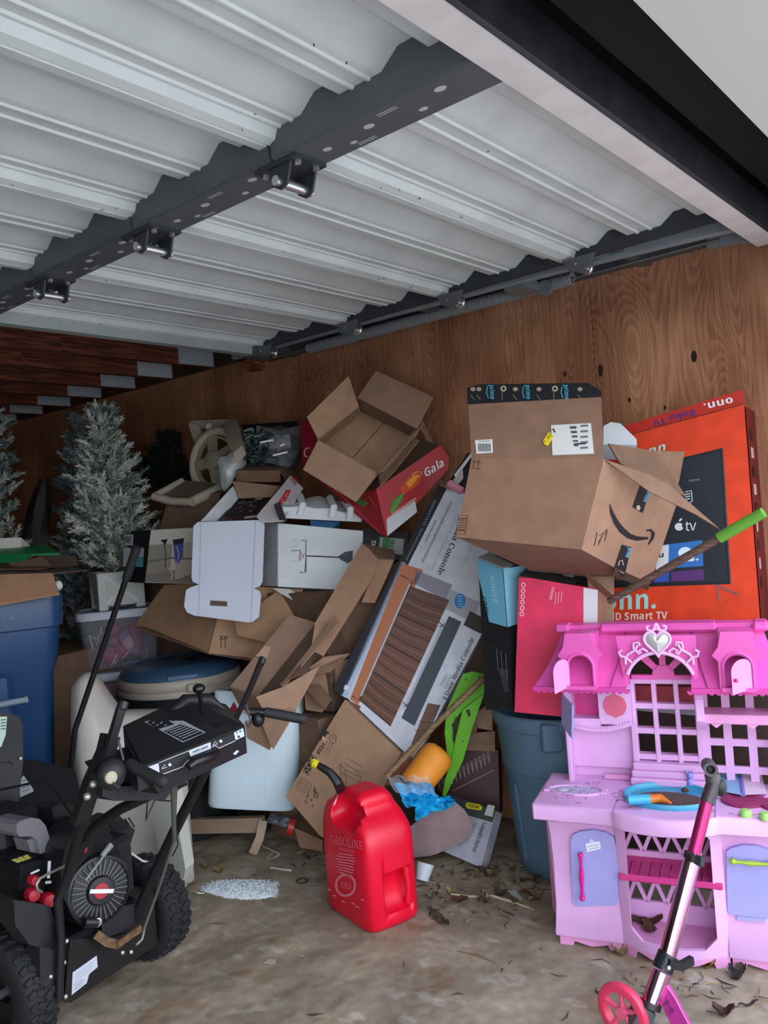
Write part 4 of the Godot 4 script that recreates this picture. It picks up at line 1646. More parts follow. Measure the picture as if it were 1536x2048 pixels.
	# hob plates and knobs on the right
	for q in [[1487, 1602, 0.062], [1562, 1612, 0.055]]:
		mb = MB.new()
		mb.lathe(Transform3D(kt.basis, fl(q[0], q[1], 0.456)), [[q[2], 0.0], [q[2], 0.006], [q[2] * 0.9, 0.009], [q[2] * 0.5, 0.006], [0.01, 0.005]], 28, false)
		prt(t, "hob_plate", mb, PLAST("8e2a58", 0.5))
	for q in [[1492, 1630], [1531, 1636]]:
		mb = MB.new()
		mb.lathe(Transform3D(kt.basis, fl(q[0], q[1] + 2, 0.456)), [[0.0165, 0.0], [0.0165, 0.012], [0.012, 0.018], [0.002, 0.019]], 16, false)
		prt(t, "knob", mb, PLAST("9fd06a", 0.35))
	# loose things on the counter
	mb = MB.new()
	var b0 := fl(1252, 1600, 0.482)
	var b1 := fl(1300, 1598, 0.482)
	var b2 := fl(1322, 1596, 0.484)
	mb.tube([b0, b0.lerp(b1, 0.08), b1], [0.0, 0.0145, 0.0145], 14)
	var tb := T("squeeze_tube", "small light blue tube with orange end lying in the blue sink", "tube", fl(1280, 1604, 0.46))
	prt(tb, "body", mb, PLAST("3fa8cc", 0.35))
	mb = MB.new()
	mb.tube([b1, b2, fl(1342, 1606, 0.478)], [0.0135, 0.012, 0.003], 12)
	prt(tb, "cap", mb, PLAST("d8741c", 0.4))
	mb = MB.new()
	var tcen := fl(1382, 1577, 0.456)
	mb.ball(Transform3D(Basis(), tcen + Vector3(0, 0.017, 0)), 0.015, 0.018, 0.013, 12)
	mb.ball(Transform3D(Basis(), tcen + Vector3(0, 0.04, 0)), 0.011, 0.011, 0.011, 12)
	for s: float in [-1.0, 1.0]:
		mb.ball(Transform3D(Basis(), tcen + KA * 0.009 * s + Vector3(0, 0.05, 0)), 0.005, 0.006, 0.004, 8)
	solo("toy_figure", mb, PLAST("8c86d0", 0.45), "tiny lavender toy figure standing behind the blue sink on the pink counter", "toy")
	mb = MB.new()
	for q in [[1366, 1572, 0.009], [1370, 1580, 0.012], [1360, 1566, 0.008]]:
		mb.ball(Transform3D(Basis(), fl(q[0], q[1], 0.462)), q[2], 0.007, q[2], 8)
	solo("dirt_clump", mb, M("4d3430", 0.9), "small brown clump of dirt beside the lavender toy figure", "dirt")
	var bk := T("toy_book", "small pale blue and white open toy book on the counter behind the dark red plate", "book", fl(1480, 1580, 0.456))
	mb = MB.new()
	mb.hexa([fl(1440, 1582, 0.458), fl(1483, 1590, 0.458), fl(1478, 1548, 0.458), fl(1438, 1541, 0.458), fl(1440, 1582, 0.466), fl(1483, 1590, 0.470), fl(1478, 1548, 0.470), fl(1438, 1541, 0.466)])
	prt(bk, "page_block", mb, PLAST("88b8d8", 0.5))
	mb = MB.new()
	mb.hexa([fl(1489, 1590, 0.458), fl(1534, 1588, 0.458), fl(1522, 1546, 0.458), fl(1484, 1549, 0.458), fl(1489, 1590, 0.470), fl(1534, 1588, 0.466), fl(1522, 1546, 0.466), fl(1484, 1549, 0.470)])
	prt(bk, "page_block", mb, PLAST("d8bfd0", 0.5))
	mb = MB.new()
	mb.tube([fl(1480, 1549, 0.466), fl(1487, 1590, 0.466)], 0.008, 8)
	prt(bk, "spine", mb, PLAST("7a70c0", 0.5))
	mb = MB.new()
	for i in 60:
		var a := rng.randf_range(0.02, 0.6)
		var b := rng.randf_range(-0.16, 0.05)
		var an := rng.randf() * TAU
		var c := KW(a, 0.4575, b)
		if (c - cs).length() < 0.13:
			continue
		var l := rng.randf_range(0.008, 0.03)
		mb.ink(["5a3a34", "7a5a4a", "8a6a5a"][i % 3])
		mb.tube([c - (KA * cos(an) + KB * sin(an)) * l / 2, c + Vector3(0, 0.002, 0), c + (KA * cos(an + 0.4) + KB * sin(an + 0.4)) * l / 2], 0.0008, 4)
	solo("crumbs", mb, INK(), "scattered brown twigs and crumbs over the pink counter top", "debris", "", "stuff")


func o_dormer(mb: MB, c: float, hw: float) -> void:
	var pts := [[c - hw, 0.785], [c - hw, 0.868], [c - hw - 0.016, 0.885], [c - hw + 0.002, 0.91], [c - hw + 0.012, 0.955], [c + hw - 0.012, 0.955], [c + hw - 0.002, 0.91], [c + hw + 0.016, 0.885], [c + hw, 0.868], [c + hw, 0.785]]
	for q in karch(c - 0.036, c + 0.036, 0.792, 0.886, 12).duplicate():
		pass
	var inner := karch(c - 0.036, c + 0.036, 0.785, 0.886, 12)
	inner.reverse()
	pts.append_array(inner)
	mb.prism(kpoly(pts, -0.066), -KB * 0.03)
	# cheeks running back into the roof
	for s: float in [-1.0, 1.0]:
		kbar(mb, c + s * (hw - 0.004) - 0.004, c + s * (hw - 0.004) + 0.004, 0.785, 0.9, -0.19, -0.09)
	kbar(mb, c - hw + 0.004, c + hw - 0.004, 0.9, 0.95, -0.2, -0.09)
	kbar(mb, c - 0.046, c + 0.046, 0.782, 0.793, -0.19, -0.05)
	# raised round moulding
	var path := []
	for q in karch(c - 0.041, c + 0.041, 0.79, 0.893, 12):
		path.append(KW(q[0], q[1], -0.064))
	mb.tube(path, 0.004, 6)


# ---------- the heap of cartons ----------
func board(t: Node3D, called: String, q: Array, d: Array, hex: String, th := 0.005) -> MeshInstance3D:
	var mb := MB.new()
	sheet(mb, q, d, th)
	return prt(t, called, mb, KRAFT(hex))

func pile() -> void:
	var mb := MB.new()
	var t: Node3D
	var pl: Plane
	# long white carton of a media console, leaning
	pl = pxp([668, 1392, 3.42], [802, 1505, 3.32], [885, 968, 3.56])
	t = T("console_carton", "long white printed media console carton leaning steeply in the middle of the heap", "carton", on(pl, 735, 1450))
	mb = MB.new()
	plate(mb, pl, [[690, 1392], [668, 1380], [880, 966], [953, 998], [1010, 1022], [1000, 1200], [845, 1490], [825, 1520]], 0.11)
	prt(t, "body", mb, M("dde1ec", 0.5, 0.0, "paper", 2.0))
	mb = MB.new()
	ink(mb, pl, [[666, 1379], [684, 1391], [896, 972], [879, 966]], "161c26", 0.0008)
	ink(mb, pl, [[680, 1389], [693, 1397], [812, 1127], [803, 1122]], "aebfd6", 0.0008)
	# picture: orange wood top, cabinet doors, grey panel
	ink(mb, pl, [[700, 1398], [716, 1410], [846, 1140], [805, 1127]], "b4704e", 0.001)
	ink(mb, pl, [[716, 1410], [735, 1425], [832, 1160], [846, 1140]], "8c5d48", 0.001)
	ink(mb, pl, [[833, 1140], [905, 1170], [890, 1200], [826, 1166]], "8a8894", 0.001)
	ink(mb, pl, [[880, 1170], [961, 1205], [945, 1245], [876, 1210]], "a5a4ae", 0.0008)
	var dq := [[820, 1172], [899, 1200], [781, 1453], [718, 1400]]
	var el := func(a: Array, b: Array, f: float) -> Array: return [lerpf(a[0], b[0], f), lerpf(a[1], b[1], f)]
	ink(mb, pl, [dq[0], dq[1], dq[2], dq[3]], "2f1f1a", 0.0013)
	for k in 4:
		var f0_ := k / 4.0
		var f1_ := (k + 1) / 4.0 - 0.012
		var a: Array = el.call(dq[0], dq[3], f0_)
		var b: Array = el.call(dq[1], dq[2], f0_)
		var c: Array = el.call(dq[1], dq[2], f1_)
		var d: Array = el.call(dq[0], dq[3], f1_)
		ink(mb, pl, [a, b, c, d], ["5f3f33", "6a463a", "70493a", "65402f"][k], 0.0016)
		for j in 5:
			var s := 0.12 + 0.17 * j + rng.randf() * 0.05
			stroke(mb, pl, [el.call(a, d, s), el.call(el.call(a, d, s + 0.04), el.call(b, c, s + 0.06), 0.5), el.call(b, c, s)], 1.5 + rng.randf() * 2.0, "4c3128" if j % 2 else "7d5848", 0.002)
	stroke(mb, pl, [[802, 1150], [825, 1163], [718, 1402], [705, 1392]], 2.2, "33231e", 0.0022)
	stroke(mb, pl, [[820, 1168], [770, 1282], [722, 1392]], 3.2, "b9c0cc", 0.0024)
	stroke(mb, pl, [[886, 1250], [812, 1412]], 5.0, "a9aeb8", 0.0022)
	for q in [[884, 1250], [812, 1410]]:
		stroke(mb, pl, [[q[0] - 6, q[1] - 6], [q[0] + 5, q[1] + 5]], 1.6, "1c1a1c", 0.0026)
		stroke(mb, pl, [[q[0] - 5, q[1] + 4], [q[0] + 6, q[1] - 3]], 1.6, "1c1a1c", 0.0026)
	ink(mb, pl, [[898, 1232], [923, 1244], [829, 1452], [803, 1436]], "3d434d", 0.0016)
	ink(mb, pl, [[940, 1222], [975, 1240], [962, 1268], [927, 1250]], "3a2c2a", 0.0016)
	ink(mb, pl, [[699, 1402], [722, 1412], [718, 1423], [692, 1413]], "7c4a3c", 0.0016)
	ink(mb, pl, [[691, 1369], [699, 1373], [695, 1381], [687, 1378]], "d8dcdf", 0.0018)
	# leaf shadows at the foot of the picture
	for j in 4:
		stroke(mb, pl, [[728 + j * 12, 1444 + j * 8], [744 + j * 9, 1447 + j * 10], [756 + j * 5, 1456 + j * 8]], [1.0, 5.0, 1.0], "35443c", 0.0018)
	# lower strip with the small picture
	ink(mb, pl, [[856, 1406], [879, 1410], [849, 1475], [822, 1490]], "6b473a", 0.0016)
	for j in 3:
		stroke(mb, pl, [[848 - j * 9, 1424 + j * 18], [874 - j * 8, 1430 + j * 16]], 1.3, "3d2a22", 0.002)
	stroke(mb, pl, [[880, 1410], [866, 1442], [851, 1476]], 2.0, "2c2422", 0.0022)
	ink(mb, pl, [[822, 1490], [850, 1476], [846, 1490], [824, 1519], [806, 1506]], "d9b3a8", 0.0014)
	words(mb, pl, "4 Door Media Console", Vector2(892, 1402), Vector2(949, 1278), Vector2(-8, -4), "3e434c", "serif_bold", 0.0018)
	words(mb, pl, "Media Console", Vector2(925, 1030), Vector2(874, 1147), Vector2(10, 5), "30343c", "serif_bold", 0.0018)
	words(mb, pl, "Includes cable management openings", Vector2(901, 1002), Vector2(843, 1124), Vector2(5, 3), "33373f", "serif", 0.0018)
	words(mb, pl, "Adjustable shelves", Vector2(871, 1038), Vector2(849, 1084), Vector2(4, 2), "33373f", "serif", 0.0018)
	words(mb, pl, "MAINSTAYS", Vector2(868, 1000), Vector2(845, 1050), Vector2(5, 2), "8f95a2", "sans", 0.0018)
	words(mb, pl, "Mueble para entretenimiento", Vector2(843, 1056), Vector2(811, 1120), Vector2(4, 2), "8f95a2", "serif", 0.0018)
	words(mb, pl, "Console multimedia a 4 portes", Vector2(912, 1030), Vector2(862, 1140), Vector2(4, 2), "9aa0ac", "serif", 0.0018)
	words(mb, pl, "MAINSTAYS", Vector2(948, 1072), Vector2(926, 1126), Vector2(6, 2), "979daa", "sans", 0.0018)
	ink(mb, pl, circ(920, 1202, 11, 15), "1f79bd", 0.002)
	for j in 5:
		stroke(mb, pl, [[914 + j, 1192 + j * 5], [925 + j * 0.5, 1193 + j * 5]], 1.8, "8cc6e8", 0.0028)
	stroke(mb, pl, [[882, 1370], [893, 1346], [902, 1350], [891, 1376]], 1.2, "6e7683", 0.0018, true)
	words(mb, pl, "easy", Vector2(890, 1366), Vector2(896, 1352), Vector2(-4, -2), "6e7683", "sans", 0.0018)
	prt(t, "printed_picture", mb, INK())
	mb = MB.new()
	var a0 := on(pl, 668, 1380) - pl.normal * 0.0
	var a1 := on(pl, 880, 966)
	var lq := (a1 - a0).cross(pl.normal).normalized()
	if lq.dot(EYE - a0) < 0:
		lq = -lq
	mb.quad(a0 + lq * 0.001, a1 + lq * 0.001, a1 - pl.normal * 0.11 + lq * 0.001, a0 - pl.normal * 0.11 + lq * 0.001, lq)
	prt(t, "dark_side", mb, M("1a212c", 0.5))
	board(t, "end_flap", [[868, 955], [905, 968], [935, 990], [880, 969]], [3.58, 3.6, 3.54], "93735a")
	# kraft carton with printed warranty mark
	pl = pxp([690, 1399, 3.36], [802, 1506, 3.26], [575, 1590, 3.30])
	t = T("warranty_carton", "plain kraft carton with black printed numeral and line drawings, behind the red fuel can", "carton", fl(680, 1690))
	mb = MB.new()
	plate(mb, pl, [[690, 1399], [802, 1506], [770, 1570], [700, 1700], [640, 1672], [572, 1592]], 0.09)
	prt(t, "body", mb, KRAFT("b88a64"))
	mb = MB.new()
	ink(mb, pl, [[649, 1457], [659, 1466], [645, 1482], [637, 1476]], "1c1a1a")
	words(mb, pl, "1", Vector2(651, 1462), Vector2(643, 1478), Vector2(6, 6), "c49a76", "sans_bold", 0.002)
	words(mb, pl, "YEAR", Vector2(645, 1484), Vector2(632, 1507), Vector2(6, 4), "2a2523", "sans_bold")
	stroke(mb, pl, circ(666, 1478, 7, 9, 14), 1.2, "4a3a30", 0.0014, true)
	stroke(mb, pl, [[663, 1482], [667, 1473], [671, 1480]], 1.4, "4a3a30")
	lines(mb, pl, Vector2(665, 1488), Vector2(655, 1512), Vector2(-5, -3), 4, 1.0, "5c4a3e")
	ink(mb, pl, [[622, 1507], [634, 1515], [616, 1552], [606, 1543]], "2f2825", 0.001)
	for q in [[626, 1517, 5.0], [619, 1530, 6.0], [614, 1544, 4.5]]:
		stroke(mb, pl, circ(q[0], q[1], q[2], q[2], 10), 1.5, "b0886a", 0.002, true)
	lines(mb, pl, Vector2(602, 1553), Vector2(589, 1586), Vector2(4.2, 2.2), 5, 1.3, "4e3e34")
	stroke(mb, pl, [[624, 1566], [610, 1603]], 1.2, "4e3e34")
	stroke(mb, pl, [[630, 1572], [628, 1582], [636, 1588], [634, 1596], [628, 1592], [632, 1578]], 2.2, "3a302a")
	for q in [[616, 1592], [622, 1600], [613, 1605], [626, 1612]]:
		stroke(mb, pl, circ(q[0], q[1], 1.8, 2.2, 8), 1.2, "3a302a", 0.0014, true)
	# line drawing of a table
	for s in [[[688, 1526], [712, 1540], [722, 1554], [690, 1540], [680, 1527]], [[680, 1527], [683, 1560]], [[690, 1540], [695, 1577]], [[722, 1554], [716, 1580]], [[712, 1540], [726, 1546]], [[695, 1516], [725, 1534]], [[683, 1545], [705, 1556], [719, 1566]]]:
		stroke(mb, pl, s, 1.1, "574539")
	prt(t, "printed_marks", mb, INK())
	mb = MB.new()
	plate(mb, pl, [[803, 1507], [826, 1519], [846, 1492], [836, 1512], [784, 1571], [771, 1570]], 0.08, -0.002)
	prt(t, "wood_print_side", mb, M("b9683c", 0.5, 0.0, "grain", 3.0))

	# tall kraft carton standing open beside the console carton
	t = T("tall_carton", "tall open kraft carton with split flaps, left of the long console carton", "carton", fl(660, 1640))
	board(t, "side_panel", [[724, 1087], [759, 1116], [743, 1160], [647, 1312], [622, 1300], [630, 1246]], [3.50, 3.46, 3.40], "b58663")
	board(t, "front_flap", [[759, 1115], [789, 1119], [750, 1206], [723, 1205], [742, 1160]], [3.46, 3.50, 3.50], "b98a66")
	board(t, "top_edge", [[723, 1086], [789, 1101], [790, 1119], [759, 1116]], [3.52, 3.6, 3.50], "8e674c")
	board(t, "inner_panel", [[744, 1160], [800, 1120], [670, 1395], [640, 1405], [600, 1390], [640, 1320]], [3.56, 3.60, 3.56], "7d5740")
	board(t, "lower_flap", [[640, 1322], [700, 1308], [660, 1345], [600, 1350]], [3.38, 3.44, 3.40], "946c50")
	board(t, "lower_flap", [[614, 1380], [650, 1420], [664, 1398], [640, 1370], [620, 1368]], [3.40, 3.36, 3.42], "8a6248")
	board(t, "side_panel", [[605, 1350], [700, 1316], [645, 1425], [612, 1420]], [3.46, 3.5, 3.46], "a67c5c")
	mb = MB.new()
	var mp := pxp([605, 1350, 3.455], [700, 1316, 3.495], [645, 1425, 3.455])
	stroke(mb, mp, [[620, 1377], [634, 1368], [645, 1380], [630, 1391]], 1.5, "4a342a", 0.003, true)
	prt(t, "printed_mark", mb, INK())

	# kraft carton lying open in front
	t = T("split_carton", "kraft carton burst open on its side above the pale waste bin", "carton", P(545, 1440, 3.3))
	board(t, "top_panel", [[459, 1374], [579, 1229], [632, 1245], [519, 1388], [512, 1396]], [3.34, 3.42, 3.38], "a98269")
	board(t, "raised_flap", [[632, 1245], [676, 1247], [566, 1374], [512, 1392]], [3.38, 3.22, 3.20], "84664f")
	board(t, "raised_flap", [[670, 1232], [676, 1247], [566, 1374], [560, 1370]], [3.25, 3.215, 3.195], "b58d6b", 0.004)
	board(t, "side_panel", [[459, 1374], [512, 1394], [524, 1414], [492, 1424], [478, 1410]], [3.34, 3.22, 3.24], "9f7758")
	board(t, "front_panel", [[566, 1374], [641, 1330], [592, 1420], [524, 1415], [512, 1394]], [3.20, 3.26, 3.22], "b98e6d")
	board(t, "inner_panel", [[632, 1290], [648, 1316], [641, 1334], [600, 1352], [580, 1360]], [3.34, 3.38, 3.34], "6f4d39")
	board(t, "long_flap", [[648, 1314], [700, 1307], [612, 1345], [598, 1350]], [3.28, 3.32, 3.26], "a87f60")
	board(t, "bottom_flap", [[484, 1424], [524, 1414], [592, 1420], [546, 1498], [541, 1490], [522, 1442]], [3.26, 3.24, 3.18], "b98f70")
	board(t, "bottom_flap", [[490, 1441], [522, 1442], [543, 1490], [538, 1500], [494, 1476]], [3.24, 3.22, 3.17], "a07858")
	board(t, "tape_strip", [[530, 1291], [582, 1306], [567, 1327], [511, 1312]], [3.372, 3.39, 3.37], "b9936f", 0.003)
	# red and white edge of something beside it
	mb = MB.new()
	boxpx(mb, [[458, 1378], [476, 1424], [470, 1430], [446, 1424]], [3.50, 3.46, 3.46], 0.06)
	var rc := T("red_carton", "dark red carton corner with white base peeping out left of the burst kraft carton", "carton", P(460, 1430, 3.5))
	prt(rc, "red_side", mb, M("8c1f2c", 0.5))
	mb = MB.new()
	boxpx(mb, [[446, 1425], [470, 1430], [469, 1438], [446, 1434]], [3.47, 3.455, 3.455], 0.06)
	prt(rc, "white_base", mb, M("d2d2d0", 0.5))

	# wide kraft carton under the white flap
	t = T("wide_carton", "wide golden kraft carton with two up arrows, under the hanging white die-cut flap", "carton", P(430, 1310, 3.6))
	board(t, "left_panel", [[434, 1243], [417, 1306], [268, 1253], [328, 1170], [400, 1166]], [3.61, 3.585, 3.85], "a3774f")
	pl = pxp([434, 1240, 3.60], [596, 1180, 3.70], [417, 1307, 3.58])
	mb = MB.new()
	plate(mb, pl, [[398, 1166], [596, 1178], [606, 1200], [560, 1252], [530, 1300], [505, 1321], [417, 1306], [434, 1240]], 0.005)
	prt(t, "front_panel", mb, KRAFT("b98a5c"))
	board(t, "front_flap", [[470, 1243], [560, 1178], [606, 1178], [600, 1220], [545, 1288], [474, 1270]], [3.56, 3.62, 3.62], "b5875b")
	mb = MB.new()
	for x in [442, 450]:
		stroke(mb, pl, [[x, 1296], [x + 1, 1274]], 2.0, "3a2a1e", 0.0016)
		stroke(mb, pl, [[x - 3, 1280], [x + 1, 1272], [x + 4, 1280]], 1.8, "3a2a1e", 0.0016)
	stroke(mb, pl, [[439, 1272], [457, 1274]], 1.5, "3a2a1e", 0.0016)
	prt(t, "printed_marks", mb, INK())
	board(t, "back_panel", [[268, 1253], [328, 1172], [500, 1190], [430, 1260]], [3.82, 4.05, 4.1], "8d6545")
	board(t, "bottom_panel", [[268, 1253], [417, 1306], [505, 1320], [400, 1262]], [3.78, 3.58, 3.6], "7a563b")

	# white carton with hanging flap
	t = T("flap_carton", "open white toy carton with long die-cut flap and slot hanging down in front", "carton", P(455, 1160, 3.62))
	pl = pxp([388, 1044, 3.58], [529, 1042, 3.56], [386, 1240, 3.46])
	mb = MB.new()
	plate(mb, pl, [[396, 1044], [520, 1040], [529, 1048], [525, 1163], [520, 1172], [507, 1177], [519, 1182], [522, 1190], [518, 1234], [506, 1243], [497, 1245], [388, 1231], [374, 1225], [368, 1212], [372, 1180], [380, 1175], [398, 1169], [385, 1163], [383, 1155], [387, 1052]], 0.004)
	var fp := prt(t, "front_flap", mb, M("d3d9e8", 0.55, 0.0, "scuff", 1.0))
	mb = MB.new()
	stroke(mb, pl, [[402, 1044], [399, 1170], [397, 1232]], 1.6, "a9b1c6", 0.001)
	stroke(mb, pl, [[511, 1042], [505, 1176], [501, 1243]], 1.6, "a9b1c6", 0.001)
	ink(mb, pl, [[421, 1201], [454, 1203], [455, 1213], [420, 1211]], "5a4334", 0.0012)
	stroke(mb, pl, [[421, 1201], [454, 1203], [455, 1213], [420, 1211]], 1.2, "8a90a0", 0.0016, true)
	prt(fp, "handle_slot", mb, INK())
	board(t, "left_wall", [[402, 1042], [466, 972], [478, 995], [440, 1042]], [3.58, 3.84, 3.84], "e6e8ee", 0.004)
	board(t, "right_wall", [[512, 1033], [581, 951], [606, 976], [566, 1042], [524, 1044]], [3.57, 3.80, 3.70], "e9e5e6", 0.004)
	board(t, "back_wall", [[464, 962], [560, 972], [541, 994], [478, 996]], [3.86, 3.86, 3.82], "a9876a", 0.004)
	pl = pxp([436, 1041, 3.64], [512, 1034, 3.64], [476, 997, 3.86])
	mb = MB.new()
	plate(mb, pl, [[434, 1042], [476, 996], [541, 993], [512, 1036], [510, 1044]], 0.01)
	var ib := prt(t, "inner_box", mb, M("3a1220", 0.4))
	mb = MB.new()
	ink(mb, pl, [[448, 1033], [476, 1000], [533, 996], [510, 1029]], "17131a")
	for j in 26:
		var bx := 472 + rng.randf() * 36
		var by := 1003 + rng.randf() * 22
		var an := rng.randf_range(-0.9, 0.3)
		stroke(mb, pl, [[bx, by], [bx + cos(an) * 7, by + sin(an) * 6]], 1.2, ["8d8790", "5a4a52", "6e1a30", "b5afb4"][j % 4], 0.002)
	ink(mb, pl, [[511, 997], [526, 995], [524, 999], [510, 1000]], "cfc8c6", 0.002)
	ink(mb, pl, [[490, 1034], [512, 1031], [511, 1036], [488, 1038]], "c9b7ba", 0.002)
	prt(ib, "printed_picture", mb, INK())
	pl = pxp([512, 1033, 3.569], [581, 951, 3.799], [606, 976, 3.699])
	mb = MB.new()
	words(mb, pl, "STAR", Vector2(579, 958), Vector2(590, 971), Vector2(5, -3), "b01c34", "sans_bold", 0.002)
	words(mb, pl, "WARS", Vector2(585, 955), Vector2(597, 968), Vector2(5, -3), "b01c34", "sans_bold", 0.002)
	ink(mb, pl, [[572, 981], [582, 979], [575, 998], [565, 993]], "e2384e")
	ink(mb, pl, [[566, 991], [574, 1000], [562, 1009], [558, 1003]], "e2384e", 0.0014)
	stroke(mb, pl, [[576, 985], [571, 993], [577, 994]], 1.2, "f5d8dc", 0.002)
	stroke(mb, pl, [[563, 999], [569, 1002], [564, 1006]], 1.2, "f5d8dc", 0.002)
	prt(t, "printed_mark", mb, INK())

	# white carton with printed hoop
	t = T("hoop_carton", "white carton printed with a grey hoop stand drawing, right of the hanging white flap", "carton", P(630, 1178, 3.72))
	pl = pxp([555, 1046, 3.66], [726, 1062, 3.64], [555, 1173, 3.60])
	mb = MB.new()
	plate(mb, pl, [[555, 1046], [726, 1062], [720, 1186], [668, 1179], [555, 1173]], 0.2)
	prt(t, "body", mb, M("dbe2e3", 0.5, 0.0, "scuff", 2.0))
	board(t, "side_panel", [[526, 1042], [555, 1046], [555, 1173], [523, 1172]], [3.74, 3.655, 3.595], "b4b7b8", 0.004)
	mb = MB.new()
	stroke(mb, pl, [[604, 1081], [612, 1080], [612, 1112]], 2.0, "3a3c40")
	stroke(mb, pl, [[612, 1113], [610, 1145], [600, 1145]], 2.0, "3a3c40")
	stroke(mb, pl, [[584, 1080], [602, 1081], [582, 1100], [601, 1100], [597, 1122], [581, 1123]], 1.0, "9aa0a4")
	stroke(mb, pl, [[583, 1102], [600, 1101], [600, 1122]], 1.6, "5a5d62")
	stroke(mb, pl, [[601, 1104], [608, 1116], [602, 1118], [609, 1106], [611, 1113], [618, 1113]], 1.3, "b04a50")
	stroke(mb, pl, [[612, 1080], [613, 1145]], 1.4, "6a6d72", 0.0018)
	stroke(mb, pl, [[614, 1112], [640, 1113], [682, 1115]], [2.4, 2.8, 2.6], "2b2d31")
	ink(mb, pl, [[676, 1113], [690, 1104], [706, 1101], [705, 1120], [696, 1127], [682, 1120]], "454b53")
	stroke(mb, pl, [[560, 1150], [566, 1156], [572, 1152]], 1.2, "b9bcbc")
	prt(t, "printed_hoop", mb, INK())

	# photo carton left of the flap
	t = T("photo_carton", "carton with grey picture front and teal sticker on its black side, beside snowy tree", "carton", P(320, 1165, 3.95))
	pl = pxp([302, 1060, 3.80], [392, 1055, 3.74], [288, 1165, 3.78])
	mb = MB.new()
	plate(mb, pl, [[302, 1060], [395, 1055], [395, 1168], [288, 1165]], 0.05)
	prt(t, "body", mb, M("b5ada2", 0.5))
	mb = MB.new()
	ink(mb, pl, [[303, 1062], [394, 1057], [394, 1085], [298, 1090]], "b9b6ac", 0.0008)
	ink(mb, pl, [[298, 1090], [345, 1088], [340, 1140], [291, 1150]], "8a8378", 0.0008)
	ink(mb, pl, [[291, 1150], [340, 1140], [394, 1145], [394, 1167], [289, 1164]], "77736c", 0.001)
	stroke(mb, pl, [[296, 1124], [340, 1116], [394, 1118]], 4.0, "6a645c", 0.0014)
	stroke(mb, pl, [[328, 1082], [332, 1110], [331, 1136]], 1.6, "1e1c1c", 0.0018)
	ink(mb, pl, [[321, 1080], [336, 1078], [331, 1090]], "242222", 0.0018)
	ink(mb, pl, [[346, 1082], [368, 1078], [366, 1112], [357, 1128], [351, 1124]], "3c4f8a", 0.0016)
	ink(mb, pl, [[345, 1080], [369, 1076], [366, 1086], [350, 1090]], "1d2030", 0.002)
	stroke(mb, pl, [[354, 1034 + 26], [352, 1075]], 1.5, "b5a8a0", 0.0018)
	stroke(mb, pl, [[353, 1092], [359, 1110], [354, 1126]], 1.4, "c8b9b0", 0.0022)
	ink(mb, pl, [[366, 1086], [380, 1082], [384, 1148], [350, 1160], [352, 1126]], "a59a8e", 0.0013)
	stroke(mb, pl, [[338, 1136], [346, 1150], [342, 1160]], 1.6, "d4cdc8", 0.002)
	stroke(mb, pl, [[368, 1150], [386, 1162]], 1.4, "4a4542", 0.002)
	prt(t, "printed_picture", mb, INK())
	mb = MB.new()
	pl = pxp([240, 1064, 4.0], [303, 1060, 3.80], [286, 1165, 3.78])
	plate(mb, pl, [[262, 1062], [303, 1060], [288, 1166], [245, 1163]], 0.03)
	prt(t, "black_side", mb, M("14151a", 0.45))
	mb = MB.new()
	ink(mb, pl, [[251, 1069], [267, 1069], [266, 1091], [249, 1091]], "aeb4b8")
	for j in 4:
		stroke(mb, pl, [[253 + j * 3, 1073], [252 + j * 3, 1086]], 1.5, "3a3d42", 0.002)
	ink(mb, pl, [[248, 1095], [262, 1096], [256, 1135], [246, 1133]], "b3bbc0")
	ink(mb, pl, [[274, 1096], [288, 1096], [287, 1113], [271, 1112]], "b6bfc2")
	ink(mb, pl, [[271, 1112], [287, 1113], [286, 1134], [265, 1133]], "4aa0a4")
	for j in 3:
		stroke(mb, pl, [[276, 1099 + j * 5], [286, 1099 + j * 5]], 1.4, "6b7378", 0.002)
		stroke(mb, pl, [[273, 1117 + j * 5], [284, 1117 + j * 5]], 1.0, "2f7c82", 0.002)
	prt(t, "stickers", mb, INK())
	# dark hidden carton behind, above it a brown one
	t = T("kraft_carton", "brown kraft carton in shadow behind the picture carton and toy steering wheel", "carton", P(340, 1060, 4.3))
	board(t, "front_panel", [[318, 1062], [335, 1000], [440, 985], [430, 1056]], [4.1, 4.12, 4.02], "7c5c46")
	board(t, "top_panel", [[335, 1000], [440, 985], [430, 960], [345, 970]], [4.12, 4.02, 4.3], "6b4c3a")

	# small kraft carton on top and white foam tray
	t = T("small_carton", "small closed kraft carton lying on the white toy carton beside the white plastic bag", "carton", P(520, 962, 3.95))
	mb = MB.new()
	var c4 := [P(473, 941, 3.92), P(561, 941, 3.86), P(561, 964, 3.86), P(473, 964, 3.92)]
	var bo: Vector3 = P(574, 924, 4.10) - c4[1]
	mb.hexa([c4[0], c4[1], c4[2], c4[3], c4[0] + bo, c4[1] + bo, c4[2] + bo, c4[3] + bo])
	prt(t, "body", mb, KRAFT("8a6043"))
	board(t, "side_flap", [[561, 941], [576, 922], [608, 976], [596, 1000]], [3.858, 4.08, 3.92], "7d5a40")
	mb = MB.new()
	var rows := []
